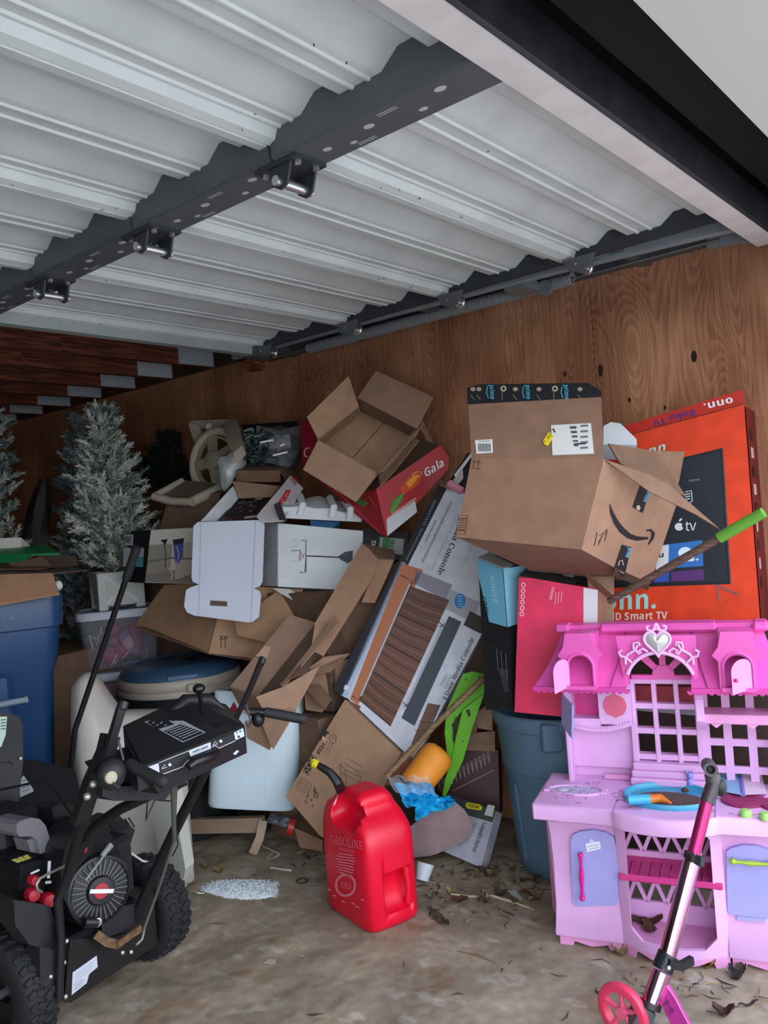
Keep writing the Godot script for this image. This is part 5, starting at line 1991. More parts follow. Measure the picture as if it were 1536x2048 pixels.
	for i in 13:
		var f := i / 12.0
		var cx := lerpf(562, 722, f)
		var cy := lerpf(1020, 1036, f)
		var hh := 20.0 + 12.0 * sin(PI * minf(f * 1.15, 1.0))
		var wob := 3.0 * sin(f * 19.0)
		var dd := lerpf(3.58, 3.62, f)
		var top := P(cx + 10 * sin(PI * f), cy - hh - wob, dd + 0.12)
		var mid := P(cx + 4, cy - hh * 0.35 + wob * 0.6, dd - 0.02)
		var bot := P(cx, cy + 16 - 8 * f, dd)
		rows.append(PackedVector3Array([top, mid, bot, bot + f0 * 0.25, top + f0 * 0.12]))
	mb.grid(rows)
	t = T("foam_tray", "moulded white foam packing tray lying in front of the red apple carton", "packing foam", P(640, 1045, 3.6))
	prt(t, "body", mb, M("e4e9ee", 0.6, 0.0, "scuff", 3.0))
	mb = MB.new()
	for q in [[600, 992, 600, 1028], [660, 996, 664, 1032], [690, 1002, 700, 1036]]:
		mb.tube([P(q[0], q[1], 3.67), P((q[0] + q[2]) / 2.0 + 6, (q[1] + q[3]) / 2.0, 3.56), P(q[2], q[3], 3.58)], 0.016, 8)
	prt(t, "moulded_rib", mb, M("e4e9ee", 0.6, 0.0, "scuff", 3.0))
	mb = MB.new()
	var kp := pxp([546, 1008, 3.54], [556, 1002, 3.54], [562, 1040, 3.52])
	plate(mb, kp, [[547, 1010], [558, 1003], [572, 1040], [560, 1043]], 0.02)
	prt(t, "dark_label", mb, M("2a1218", 0.5))

	# red apple carton
	t = T("apple_carton", "red apple carton with white lettering and green leaf, under the open kraft carton", "carton", P(780, 1060, 3.5))
	pl = pxp([752, 978, 3.44], [881, 890, 3.58], [774, 1072, 3.42])
	mb = MB.new()
	plate(mb, pl, [[752, 978], [881, 890], [898, 914], [897, 938], [774, 1073]], 0.02)
	prt(t, "front_panel", mb, M("c01a26", 0.4, 0.0, "paper", 2.0))
	mb = MB.new()
	ink(mb, pl, [[773, 1041], [830, 1001], [834, 1024], [775, 1072]], "cfd2d4")
	stroke(mb, pl, [[773, 1039], [800, 1020], [832, 996]], 2.2, "e6c8b0", 0.0016)
	words(mb, pl, "Gala", Vector2(851, 955), Vector2(888, 932), Vector2(-4, -16), "f0e6e4", "sans_bold")
	words(mb, pl, "PREMIUM APPLES", Vector2(784, 1031), Vector2(828, 1001), Vector2(-1, -5), "e8b8b0", "sans", 0.002)
	ink(mb, pl, [[780, 1025], [783, 1004], [794, 992], [808, 984], [804, 1000], [796, 1014], [784, 1026]], "4d8a2c", 0.0016)
	stroke(mb, pl, [[782, 1024], [797, 1002], [807, 986]], 1.3, "8cb860", 0.0022)
	ink(mb, pl, [[800, 978], [816, 954], [834, 946], [842, 954], [836, 970], [818, 982], [806, 990]], "d8521e", 0.0016)
	ink(mb, pl, [[812, 966], [826, 952], [838, 950], [830, 964], [818, 976]], "f0a030", 0.002)
	stroke(mb, pl, [[838, 954], [844, 944], [832, 944], [824, 950]], 2.0, "e8b060", 0.0022)
	prt(t, "printed_front", mb, INK())
	pl = pxp([752, 978, 3.44], [774, 1072, 3.42], [632, 958, 3.75])
	mb = MB.new()
	plate(mb, pl, [[752, 980], [774, 1073], [764, 1071], [710, 1028], [668, 985], [634, 960], [640, 944], [710, 990], [732, 984]], 0.006)
	var ls := prt(t, "side_panel", mb, M("ab1a2a", 0.4, 0.0, "paper", 2.0))
	mb = MB.new()
	ink(mb, pl, [[708, 1003], [714, 992], [738, 1006], [728, 1014]], "4d7a38")
	stroke(mb, pl, [[738, 992], [746, 1004], [752, 1012]], 2.0, "b06a3a")
	stroke(mb, pl, [[662, 972], [712, 1018], [760, 1064]], 1.2, "d87078")
	prt(ls, "printed_leaf", mb, INK())
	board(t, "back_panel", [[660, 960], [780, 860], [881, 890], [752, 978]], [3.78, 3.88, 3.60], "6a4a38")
	board(t, "divider", [[757, 949], [826, 872], [838, 880], [785, 945], [760, 972]], [3.44, 3.58, 3.52], "a17a5c")
	board(t, "divider", [[835, 845], [846, 842], [870, 892], [862, 900]], [3.75, 3.76, 3.70], "9a7358")
	mb = MB.new()
	pl = pxp([600, 853, 3.92], [633, 880, 3.86], [606, 931, 3.88])
	plate(mb, pl, [[600, 853], [614, 837], [635, 880], [606, 932]], 0.03)
	t = T("red_carton", "dark red carton with white curl of print left of the open kraft carton", "carton", P(612, 930, 3.9))
	prt(t, "body", mb, M("8c1424", 0.45))
	mb = MB.new()
	stroke(mb, pl, [[619, 897], [613, 896], [609, 903], [610, 912], [616, 914]], 2.2, "e0c8c8")
	prt(t, "printed_mark", mb, INK())

	# open kraft carton on top, seen into
	t = T("open_carton", "open kraft carton tipped towards the viewer with four spread flaps, topmost in the heap", "carton", P(740, 930, 3.55))
	board(t, "left_flap", [[614, 834], [697, 752], [718, 813], [637, 880]], [3.52, 3.64, 3.66], "b88c66")
	board(t, "far_flap", [[715, 795], [752, 741], [867, 794], [834, 858]], [3.68, 3.72, 3.62], "ab8163")
	board(t, "near_flap", [[636, 880], [756, 947], [712, 1004], [606, 939]], [3.52, 3.42, 3.38], "bb926e")
	mb = MB.new()
	slab4(mb, [[756, 947, 3.42], [830, 864, 3.58], [850, 842, 3.63], [800, 930, 3.47]], f0 * 0.005)
	prt(t, "right_flap", mb, KRAFT("a67b5c"))
	board(t, "far_wall", [[716, 797], [834, 858], [824, 874], [722, 823]], [3.68, 3.62, 3.72], "8d6a50")
	board(t, "left_wall", [[637, 880], [718, 813], [722, 823], [662, 885], [645, 888]], [3.53, 3.67, 3.76], "ab8361")
	var fl_ := board(t, "bottom_panel", [[640, 884], [724, 818], [828, 872], [756, 948]], [3.66, 3.80, 3.74], "b68d69")
	mb = MB.new()
	pl = pxp([640, 884, 3.66], [724, 818, 3.80], [828, 872, 3.74])
	stroke(mb, pl, [[664, 886], [723, 820]], 1.4, "83614a", 0.002)
	stroke(mb, pl, [[706, 916], [768, 846]], 1.8, "6e4f3c", 0.002)
	prt(fl_, "seam", mb, INK())
	board(t, "right_wall", [[756, 947], [832, 860], [828, 872], [752, 950]], [3.43, 3.60, 3.74], "9c7557")

	# things between
	t = T("dark_carton", "black carton with white and green printing between the hoop carton and console carton", "carton", P(770, 1098, 3.75))
	pl = pxp([726, 1062, 3.72], [812, 1068, 3.72], [726, 1100, 3.70])
	mb = MB.new()
	plate(mb, pl, [[722, 1056], [816, 1064], [812, 1122], [722, 1110]], 0.1)
	prt(t, "body", mb, M("191a1c", 0.5))
	mb = MB.new()
	ink(mb, pl, [[760, 1074], [808, 1078], [806, 1110], [757, 1104]], "a9aeae")
	ink(mb, pl, [[766, 1074], [781, 1076], [779, 1098], [764, 1096]], "3f8a50", 0.002)
	words(mb, pl, "TABLE", Vector2(786, 1102), Vector2(790, 1072), Vector2(-7, -1), "23262a", "sans_bold", 0.002)
	words(mb, pl, "G", Vector2(751, 1092), Vector2(752, 1082), Vector2(-9, -1), "d5d8d8", "sans_bold", 0.002)
	prt(t, "printed_front", mb, INK())
	mb = MB.new()
	boxpx(mb, [[900, 960], [936, 905], [950, 920], [930, 985]], [3.3, 3.28, 3.24], 0.05)
	t = T("white_carton", "small dark and white carton with pink edge wedged at the left of the smile carton", "carton", P(915, 980, 3.3))
	prt(t, "body", mb, M("2a1a1e", 0.5))
	mb = MB.new()
	boxpx(mb, [[905, 962], [922, 938], [926, 956], [916, 970]], [3.28, 3.26, 3.25], 0.02)
	boxpx(mb, [[908, 950], [944, 903], [947, 908], [912, 956]], [3.27, 3.25, 3.25], 0.015)
	prt(t, "white_corner", mb, M("cfcfd2", 0.5))
	mb = MB.new()
	mb.tube([P(898, 967, 3.25), P(924, 982, 3.22)], 0.016, 10)
	prt(t, "pink_edge", mb, M("d98fa2", 0.5))
	mb = MB.new()
	mb.tube([P(586, 1255, 3.74), P(600, 1215, 3.78), P(640, 1185, 3.82)], [0.02, 0.05, 0.045], 12)
	mb.tube([P(600, 1260, 3.72), P(625, 1205, 3.76)], 0.025, 10)
	solo("plastic_jar", mb, M("8f9a9c", 0.2, 0.1), "grey shiny plastic bottle in the dark gap under the hoop carton", "bottle")
	mb = MB.new()
	sheet(mb, [[545, 1176], [580, 1178], [602, 1194], [596, 1206], [560, 1186]], [3.60, 3.60, 3.58], 0.004)
	solo("paper_scrap", mb, M("c5c5c2", 0.7), "crumpled white paper scrap under the right end of the white flap carton", "paper")
	# filling of the heap: closed cartons lying in its shadow
	var idx := 0
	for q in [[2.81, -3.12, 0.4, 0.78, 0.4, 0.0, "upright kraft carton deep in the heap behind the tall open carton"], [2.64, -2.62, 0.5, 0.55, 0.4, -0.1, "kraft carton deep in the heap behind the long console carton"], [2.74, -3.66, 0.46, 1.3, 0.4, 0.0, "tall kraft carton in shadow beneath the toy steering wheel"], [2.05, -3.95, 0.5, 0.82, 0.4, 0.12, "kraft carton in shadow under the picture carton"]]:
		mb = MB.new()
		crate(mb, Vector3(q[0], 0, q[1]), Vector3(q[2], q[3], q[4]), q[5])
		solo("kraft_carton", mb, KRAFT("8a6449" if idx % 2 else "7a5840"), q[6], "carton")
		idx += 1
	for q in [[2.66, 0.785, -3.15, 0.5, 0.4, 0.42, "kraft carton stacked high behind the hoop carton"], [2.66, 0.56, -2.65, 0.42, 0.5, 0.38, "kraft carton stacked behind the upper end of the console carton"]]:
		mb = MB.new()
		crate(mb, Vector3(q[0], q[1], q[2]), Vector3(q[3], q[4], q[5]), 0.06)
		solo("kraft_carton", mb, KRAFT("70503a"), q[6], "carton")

	# in front of the heap, on the floor
	pl = pxp([885, 1583, 3.35], [990, 1622, 3.20], [955, 1735, 3.13])
	t = T("sorter_carton", "white carton with dark green band and yellow oval number, low beside the trash can", "carton", fl(950, 1735))
	mb = MB.new()
	plate(mb, pl, [[890, 1585], [992, 1622], [982, 1660], [962, 1735], [885, 1702], [860, 1690], [880, 1640]], 0.06)
	prt(t, "body", mb, M("b9bac6", 0.5, 0.0, "paper", 2.0))
	mb = MB.new()
	ink(mb, pl, [[890, 1585], [992, 1622], [985, 1645], [940, 1632], [884, 1622]], "3a4038")
	ink(mb, pl, [[931, 1610], [935, 1605], [960, 1609], [965, 1615], [962, 1621], [935, 1617]], "d8c81c", 0.002)
	words(mb, pl, "10840", Vector2(936, 1614), Vector2(959, 1618), Vector2(1, -7), "3a3a20", "sans_bold", 0.003)
	ink(mb, pl, [[976, 1609], [990, 1612], [985, 1634], [969, 1630]], "b9bdb9", 0.002)
	words(mb, pl, "Laundry Sorter", Vector2(966, 1644), Vector2(944, 1704), Vector2(8, 3), "3c3f48", "serif_bold", 0.002)
	for j in 3:
		lines(mb, pl, Vector2(954 - j * 7, 1646 + j * 3), Vector2(930 - j * 6, 1694 + j * 2), Vector2(-3, -1), 2, 1.0, "6a6e7a")
	prt(t, "printed_front", mb, INK())
	# dark red wire rack carton above it
	t = T("rack_carton", "dark maroon carton with pale printed bars, behind the green plastic piece", "carton", P(940, 1600, 3.4))
	pl = pxp([895, 1590, 3.42], [990, 1510, 3.40], [985, 1612, 3.36])
	mb = MB.new()
	plate(mb, pl, [[868, 1580], [905, 1530], [925, 1500], [996, 1500], [1000, 1625], [905, 1590]], 0.08)
	prt(t, "body", mb, M("3c1416", 0.5))
	mb = MB.new()
	for j in 13:
		var x := 876.0 + j * 8.2
		var y := 1566.0 - j * 4.6
		stroke(mb, pl, [[x, y - 8], [x + 3, y + 8], [x + 5, y + 16]], 1.5, "a8988c")
		stroke(mb, pl, [[x + 4, y - 8], [x + 5, y + 10]], 1.1, "8a7a70")
	stroke(mb, pl, [[900, 1552], [985, 1510]], 1.6, "7a5a50")
	stroke(mb, pl, [[905, 1582], [988, 1540]], 1.6, "94867c")
	prt(t, "printed_bars", mb, INK())
	t = T("kraft_carton", "kraft carton with folded flaps seen between the green plastic piece and trash can", "carton", P(950, 1500, 3.45))
	board(t, "front_panel", [[905, 1470], [990, 1462], [990, 1503], [918, 1500]], [3.44, 3.40, 3.40], "a07a5c")
	board(t, "flap", [[935, 1440], [985, 1400], [985, 1462], [954, 1456]], [3.42, 3.42, 3.40], "b58d6d")
	board(t, "flap", [[900, 1430], [955, 1452], [952, 1466], [905, 1475]], [3.45, 3.40, 3.42], "ad8465")
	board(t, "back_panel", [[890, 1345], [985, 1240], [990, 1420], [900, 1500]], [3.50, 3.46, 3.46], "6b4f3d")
	# lime green plastic blade
	var lime := PLAST("68b52c", 0.4)
	t = T("plastic_shovel", "bright lime green plastic piece with dark slots standing behind the tan stick", "plastic piece", P(890, 1590, 3.28))
	mb = MB.new()
	pl = pxp([925, 1350, 3.22], [968, 1345, 3.22], [890, 1590, 3.27])
	plate(mb, pl, [[926, 1349], [945, 1344], [970, 1348], [968, 1385], [925, 1420], [903, 1450], [889, 1470], [893, 1420]], 0.012)
	prt(t, "upper_panel", mb, lime)
	mb = MB.new()
	plate(mb, pl, [[889, 1462], [903, 1448], [908, 1470], [905, 1520], [898, 1540], [893, 1500]], 0.012, 0.004)
	prt(t, "left_blade", mb, lime)
	mb = MB.new()
	plate(mb, pl, [[925, 1418], [968, 1384], [945, 1450], [925, 1520], [905, 1560], [890, 1592], [884, 1588], [890, 1556], [902, 1520], [912, 1470]], 0.016, 0.012)
	prt(t, "right_blade", mb, lime)
	mb = MB.new()
	ink(mb, pl, [[931, 1418], [938, 1416], [941, 1428], [936, 1432]], "24301c", 0.0135)
	stroke(mb, pl, [[912, 1432], [907, 1455], [906, 1480]], 2.4, "1c2416", 0.0135)
	stroke(mb, pl, [[920, 1426], [914, 1450]], 2.0, "1c2416", 0.0135)
	for q in [[931, 1357], [925, 1480], [958, 1352]]:
		ink(mb, pl, circ(q[0], q[1], 1.6), "1c2416", 0.0135)
	prt(t, "slot", mb, INK())
	# tan stick
	mb = MB.new()
	mb.tube([P(770, 1556, 3.06), P(870, 1450, 3.10), P(972, 1352, 3.13)], [0.011, 0.0115, 0.012], 10)
	solo("stick", mb, M("a1845c", 0.7, 0.0, "grain", 4.0), "tan wooden stick slanting in front of the lime green plastic piece", "stick")
	# orange float
	mb = MB.new()
	var p0 := P(828, 1572, 3.12)
	var p1 := P(880, 1505, 3.16)
	var ax := (p1 - p0).normalized()
	mb.tube([p0, p0 + ax * 0.02, p1 - ax * 0.02, p1, p1 + ax * 0.012, p1 + ax * 0.016], [0.06, 0.062, 0.064, 0.058, 0.04, 0.01], 24)
	solo("foam_cylinder", mb, M("f3982c", 0.6, 0.0, "scuff", 3.0), "orange rounded foam cylinder poking up behind the red fuel can", "foam cylinder")
	# blue bag
	mb = MB.new()
	crumple(mb, [[786, 1566, 3.0], [862, 1566, 3.04], [888, 1612, 3.04], [812, 1616, 2.98]], 11, 9, 3.5, 0.025, 4)
	crumple(mb, [[824, 1600, 2.98], [902, 1592, 3.05], [912, 1606, 3.06], [834, 1642, 3.0]], 12, 7, 3.0, 0.025, 5)
	var bag := T("plastic_bag", "crumpled bright blue plastic bag between fuel can and pinkish board", "bag", P(850, 1640, 3.05))
	prt(bag, "body", mb, M("22a8dc", 0.22))
	mb = MB.new()
	rows = []
	for i in 5:
		var row := PackedVector3Array()
		for j in 9:
			row.append(P(775 + j * 10 + i * 4, 1552 + i * 9 + sin(j * 2.1 + i) * 4, 2.95 + sin(j * 1.7 + i * 2.3) * 0.02))
		rows.append(row)
	mb.grid(rows, false, false, false, -f0)
	prt(bag, "clear_film", mb, GLASSY("cfe0ea", 0.25))
	# pinkish rounded board
	mb = MB.new()
	pl = pxp([840, 1640, 3.12], [940, 1650, 3.10], [850, 1715, 3.2])
	plate(mb, pl, [[812, 1660], [838, 1640], [880, 1612], [893, 1606], [912, 1607], [928, 1620], [938, 1634], [945, 1655], [940, 1672], [925, 1684], [900, 1694], [878, 1706], [860, 1712], [820, 1716]], 0.004)
	solo("pink_board", mb, M("b39a9c", 0.8, 0.0, "paper", 2.0), "torn dull pink board with rounded edge leaning between fuel can and white carton", "board")
	# small kraft box, paper, red cap
	t = T("small_carton", "small kraft carton lying on the floor left of the red fuel can", "carton", fl(620, 1695))
	board(t, "front_panel", [[588, 1655], [645, 1680], [645, 1702], [600, 1694]], [3.38, 3.34, 3.3], "a97c5b")
	board(t, "top_panel", [[600, 1622], [650, 1660], [645, 1682], [588, 1655]], [3.5, 3.4, 3.34], "6e4d38")
	mb = MB.new()
	mb.tube([P(577, 1652, 3.42), P(588, 1655, 3.42)], [0.034, 0.034], 16)
	solo("red_stopper", mb, PLAST("c0281e"), "red plastic cap on the floor beside the small kraft carton", "cap")
	mb = MB.new()
	crumple(mb, [[545, 1622, 3.75], [606, 1624, 3.62], [590, 1656, 3.42], [530, 1648, 3.48]], 9, 7, 3.0, 0.03, 6)
	solo("paper_scrap", mb, M("c4ccd8", 0.7), "crumpled pale blue white paper under the pale waste bin", "paper")
	# pale waste bin tipped over
	t = T("waste_bin", "pale blue white plastic bin tipped upside down behind the snow thrower handle", "bin", P(500, 1620, 3.45))
	mb = MB.new()
	var wx := Transform3D(Basis(r0 * 0.99 - Vector3.UP * 0.12, (Vector3.UP * 0.97 + r0 * 0.16 + f0 * 0.12).normalized(), -f0).orthonormalized(), P(502, 1622, 3.45) + f0 * 0.1)
	mb.loft(wx, [[0.0, 0.18, 0.135], [0.012, 0.188, 0.14], [0.3, 0.19, 0.13], [0.47, 0.192, 0.125], [0.476, 0.185, 0.12]], 5.5, 44)
	prt(t, "body", mb, M("d8ecf6", 0.35, 0.0, "scuff", 1.0))
	mb = MB.new()
	var we := Transform3D(wx.basis, wx.origin)
	mb.tube([we * Vector3(0.06, 0.02, 0.1395), we * Vector3(0.055, 0.44, 0.124)], 0.002, 6)
	prt(t, "mould_line", mb, M("d4e6f0", 0.3))
	# beige stand
	t = T("metal_stand", "low beige metal stand with cross bar and one leg under the pale waste bin", "stand", fl(505, 1708))
	mb = MB.new()
	var s0 := P(345, 1652, 3.64)
	var s1 := P(528, 1648, 3.50)
	mb.strap([s0, s1], Vector3.UP, 0.062, 0.03)
	prt(t, "cross_bar", mb, M("b79c84", 0.45, 0.1, "scuff", 2.0))
	mb = MB.new()
	mb.strap([P(527, 1642, 3.48), P(520, 1676, 3.45), fl(506, 1708) + Vector3(0, 0.003, 0)], r0, 0.035, 0.02)
	prt(t, "leg", mb, M("a58c74", 0.45, 0.1, "scuff", 2.0))


# ---------- left: bins, tubs, trees, toys ----------
func sprig_mesh(needles: int, ln: float, w: float) -> ArrayMesh:
	var mb := MB.new()
	for i in needles:
		var f := i / float(needles)
		var an := i * 2.4
		var base := Vector3(0, ln * f * 0.85, 0)
		var out := Vector3(cos(an), 0.75 + 0.5 * f, sin(an)).normalized()
		var tip := base + out * ln * (0.42 - 0.15 * f)
		var sd := out.cross(Vector3.UP).normalized() * w
		mb.tri(base - sd, base + sd, tip, sd.cross(out))
	mb.tube([Vector3.ZERO, Vector3(0, ln, 0)], [w * 0.7, w * 0.3], 4, false)
	return commit(mb, Vector3.ZERO)

func tree(t: Node3D, foot: Vector3, top: Vector3, rad: float, count: int, cols: Array, sd: int, ln := 0.1) -> void:
	var rg := RandomNumberGenerator.new()
	rg.seed = sd
	var mb := MB.new()
	mb.tube([foot - (top - foot) * 0.12, foot.lerp(top, 0.5), top], [0.013, 0.01, 0.003], 7)
	prt(t, "trunk", mb, M("4a4038", 0.9))
	var off: Vector3 = org[t]
	var mm := MultiMesh.new()
	mm.transform_format = MultiMesh.TRANSFORM_3D
	mm.use_colors = true
	mm.mesh = sprig_mesh(13, ln, ln * 0.085)
	mm.instance_count = count
	var br := MB.new()
	var ax := (top - foot)
	var n := 0
	var k := 0
	while n < count:
		# one branch: a curved twig with sprigs along it
		var f := pow(rg.randf(), 1.25)
		var an := k * 2.39996 + rg.randf() * 0.4
		var ll := rad * (1.0 - pow(f, 1.7) * 0.88) * rg.randf_range(0.5, 1.22)
		if f < 0.12:
			ll *= 0.8
		var c := foot + ax * f
		var dir := Vector3(cos(an), rg.randf_range(0.15, 0.65), sin(an)).normalized()
		var tip := c + dir * ll
		br.tube([c, c + dir * ll * 0.6 - Vector3(0, ll * 0.04, 0), tip], [0.003, 0.0022, 0.001], 4, false)
		var m := 3 + int(ll / 0.03)
		for j in m:
			if n >= count:
				break
			var s := (j + 1.0) / m
			var at := c.lerp(tip, s)
			var d2 := (dir + Vector3(rg.randf_range(-0.7, 0.7), rg.randf_range(-0.2, 0.6), rg.randf_range(-0.7, 0.7))).normalized()
			var ux := d2.cross(Vector3(0.3, 0.9, 0.1)).normalized()
			var bs := Basis(ux, d2, ux.cross(d2)) * rg.randf_range(0.75, 1.15)
			mm.set_instance_transform(n, Transform3D(bs, at - off - d2 * ln * 0.4))
			var q: Color = Color(cols[rg.randi() % cols.size()]).srgb_to_linear()
			mm.set_instance_color(n, q)
			n += 1
		k += 1
	prt(t, "branches", br, M("5a5a50", 0.9))
	var mi := MultiMeshInstance3D.new()
	mi.name = "foliage"
	mi.multimesh = mm
	mi.material_override = INK()
	t.add_child(mi, true)
	mi.set_meta("kind", "stuff")

func left_side() -> void:
	var mb := MB.new()
	var t: Node3D
	var pl: Plane
	# blue wheeled bin
	var bf := (f0 * 0.92 - r0 * 0.42).normalized()
	var brt := Vector3.UP.cross(-bf).normalized()
	var cen := P(128, 1183, 3.1) - brt * 0.335 + bf * 0.30
	var by := cen.y
	cen.y = 0
	var bx := Transform3D(Basis(brt, Vector3.UP, -bf), cen)
	t = T("blue_bin", "large dark blue plastic rolling bin at the left edge with cardboard piled on top", "bin", cen)
	mb = MB.new()
	mb.loft(bx, [[0.02, 0.22, 0.19], [0.06, 0.235, 0.21], [by - 0.30, 0.285, 0.265], [by - 0.27, 0.30, 0.275], [by - 0.13, 0.318, 0.285], [by - 0.125, 0.33, 0.295], [by - 0.02, 0.335, 0.30], [by, 0.33, 0.295], [by - 0.01, 0.30, 0.265], [by - 0.3, 0.28, 0.24]], 8.0, 48, true, true)
	var bb := prt(t, "body", mb, PLAST("1a406c", 0.4))
	pl = Plane(-bf, (-bf).dot(cen - bf * 0.292))
	mb = MB.new()
	mb.box(Transform3D(bx.basis, cen - bf * 0.275 + Vector3(0, by - 0.36, 0) - brt * 0.05), Vector3(0.36, 0.16, 0.05), 0.012)
	mb.box(Transform3D(bx.basis, cen - bf * 0.24 + Vector3(0, by - 0.62, 0) - brt * 0.05), Vector3(0.34, 0.22, 0.05), 0.012)
	prt(bb, "raised_panel", mb, PLAST("1a406c", 0.4))
	mb = MB.new()
	mb.tube([P(-60, 1421, 2.88), P(54, 1399, 2.88)], 0.011, 10)
	prt(t, "grab_bar", mb, M("a9b8c6", 0.4, 0.3))
	mb = MB.new()
	var mpl := Plane(-bf, (-bf).dot(cen - bf * 0.302))
	words(mb, mpl, "HVY 0008-2000", Vector2(60, 1223), Vector2(-30, 1236), Vector2(0, 8), "5a7ca0", "sans", 0.001)
	words(mb, mpl, "SI", Vector2(28, 1234), Vector2(20, 1235), Vector2(0, 5), "7f9cba", "sans", 0.001)
	prt(bb, "moulded_lettering", mb, INK())
	# things on the bin
	mb = MB.new()
	boxpx(mb, [[-60, 1151], [105, 1146], [118, 1186], [-60, 1218]], [3.08, 3.08, 3.0], 0.01)
	t = T("cardboard_flap", "orange tan cardboard sheet hanging over the front rim of the blue bin", "cardboard", P(30, 1185, 3.05))
	prt(t, "sheet", mb, KRAFT("c08658"))
	mb = MB.new()
	slab4(mb, [[-60, 1148, 3.1], [107, 1146, 3.12], [176, 1139, 3.5], [-60, 1134, 3.5]], Vector3(0, -0.006, 0))
	prt(t, "folded_edge", mb, KRAFT("6e5140"))
	t = T("cardboard_flap", "brown torn cardboard pieces lying on the blue bin under the green plastic", "cardboard", P(60, 1136, 3.3))
	mb = MB.new()
	slab4(mb, [[-60, 1138, 3.3], [85, 1137, 3.3], [108, 1130, 3.45], [-60, 1124, 3.45]], Vector3(0, -0.006, 0))
	slab4(mb, [[15, 1130, 3.35], [85, 1112, 3.42], [106, 1134, 3.4], [40, 1138, 3.34]], f0 * 0.006)
	prt(t, "sheet", mb, KRAFT("6b4735"))
	mb = MB.new()
	slab4(mb, [[88, 1112, 3.46], [150, 1112, 3.5], [156, 1131, 3.48], [108, 1136, 3.44]], f0 * 0.01)
	prt(t, "sheet", mb, KRAFT("4a3227"))
	mb = MB.new()
	slab4(mb, [[-60, 1130, 3.4], [48, 1124, 3.42], [62, 1107, 3.45], [-60, 1108, 3.45]], f0 * 0.02)
	slab4(mb, [[-60, 1110, 3.45], [118, 1106, 3.47], [96, 1090, 3.6], [-60, 1100, 3.6]], Vector3(0, -0.01, 0))
	solo("green_plastic", mb, PLAST("1f7a44", 0.4), "green folded plastic sheet lying on the cardboard above the blue bin", "plastic sheet")
	mb = MB.new()
	boxpx(mb, [[-60, 1079], [42, 1075], [42, 1096], [-60, 1101]], [3.6, 3.6, 3.58], 0.12)
	solo("foam_block", mb, M("c9c9bd", 0.7), "off-white foam block lying on the green plastic sheet at the left edge", "packing foam")
	mb = MB.new()
	mb.ball(Transform3D(Basis(), P(116, 1171, 3.2)), 0.018, 0.02, 0.018, 14)
	solo("white_ball", mb, M("cfd8d4", 0.5), "small white ball tucked at the corner of the blue bin", "ball")

	# clear tubs with white lids, stacked
	var tc := fl(236, 1207, 1.02)
	var tx := Transform3D(Basis(Vector3.UP, -0.55), Vector3(tc.x, 0, tc.z))
	for k in 2:
		var y0 := 0.715 - 0.3 * k
		t = T("storage_tub", "upper clear plastic tub of pink things with a white lid, under the potted snowy tree" if k == 0 else "lower clear plastic tub with a white lid, beneath the tub of pink things", "storage tub", Vector3(tc.x, y0, tc.z))
		mb = MB.new()
		mb.loft(tx.translated(Vector3(0, y0, 0)), [[0.0, 0.165, 0.12], [0.01, 0.17, 0.125], [0.255, 0.195, 0.145], [0.258, 0.2, 0.15]], 6.0, 40, true, false)
		prt(t, "tub", mb, GLASSY("c8ccd8", 0.22))
		mb = MB.new()
		mb.loft(tx.translated(Vector3(0, y0, 0)), [[0.245, 0.207, 0.157], [0.275, 0.209, 0.159], [0.284, 0.203, 0.153], [0.284, 0.185, 0.137], [0.276, 0.18, 0.132]], 6.0, 44)
		prt(t, "lid", mb, PLAST("cdd6e2", 0.4))
		mb = MB.new()
		var rg := RandomNumberGenerator.new()
		rg.seed = 40 + k
		for i in 14:
			mb.ink(["b03a6a", "c86a98", "8a5a8e", "a8285a", "d8a0b8"][i % 5])
			mb.ball(Transform3D(Basis(Vector3(rg.randf(), 1, rg.randf()).normalized(), rg.randf() * TAU), tx * Vector3(rg.randf_range(-0.11, 0.11), y0 + 0.05 + 0.15 * rg.randf(), rg.randf_range(-0.07, 0.07))), 0.05, 0.04, 0.035, 10)
		for i in 12:
			mb.ink(["d8b0c0", "e6d8dc", "c88098"][i % 3])
			var a := tx * Vector3(rg.randf_range(-0.12, 0.12), y0 + 0.03 + 0.15 * rg.randf(), rg.randf_range(0.06, 0.1))
			mb.tube([a, a + Vector3(rg.randf_range(-0.04, 0.04), rg.randf_range(-0.03, 0.05), 0), a + Vector3(rg.randf_range(-0.05, 0.05), rg.randf_range(-0.05, 0.03), 0.005)], 0.003, 5)
		solo("tub_contents", mb, INK(), "jumble of pink and purple toys packed in the upper clear tub" if k == 0 else "jumble of pinkish things packed in the lower clear tub", "toys", "", "stuff")
	mb = MB.new()
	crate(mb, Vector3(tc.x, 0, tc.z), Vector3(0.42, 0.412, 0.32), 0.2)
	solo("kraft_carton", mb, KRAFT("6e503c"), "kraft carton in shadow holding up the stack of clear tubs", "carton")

	# snowy trees
	var frost := ["b9beb4", "cbcec4", "a4aca2", "7a8c82", "d6d8d0", "58695f"]
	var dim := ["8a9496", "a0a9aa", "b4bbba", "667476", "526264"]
	var pc := fl(236, 1200, 1.0) + Vector3(0, 0.0, 0)
	t = T("flocked_tree", "snow-flocked artificial tree in a square white planter standing on the clear tubs", "artificial tree", Vector3(tc.x, 1.0, tc.z))
	mb = MB.new()
	var px := Transform3D(Basis(Vector3.UP, -0.35), Vector3(tc.x, 1.0, tc.z))
	mb.loft(px, [[0.02, 0.105, 0.105], [0.15, 0.112, 0.112], [0.185, 0.118, 0.118], [0.185, 0.1, 0.1], [0.15, 0.098, 0.098]], 14.0, 44)
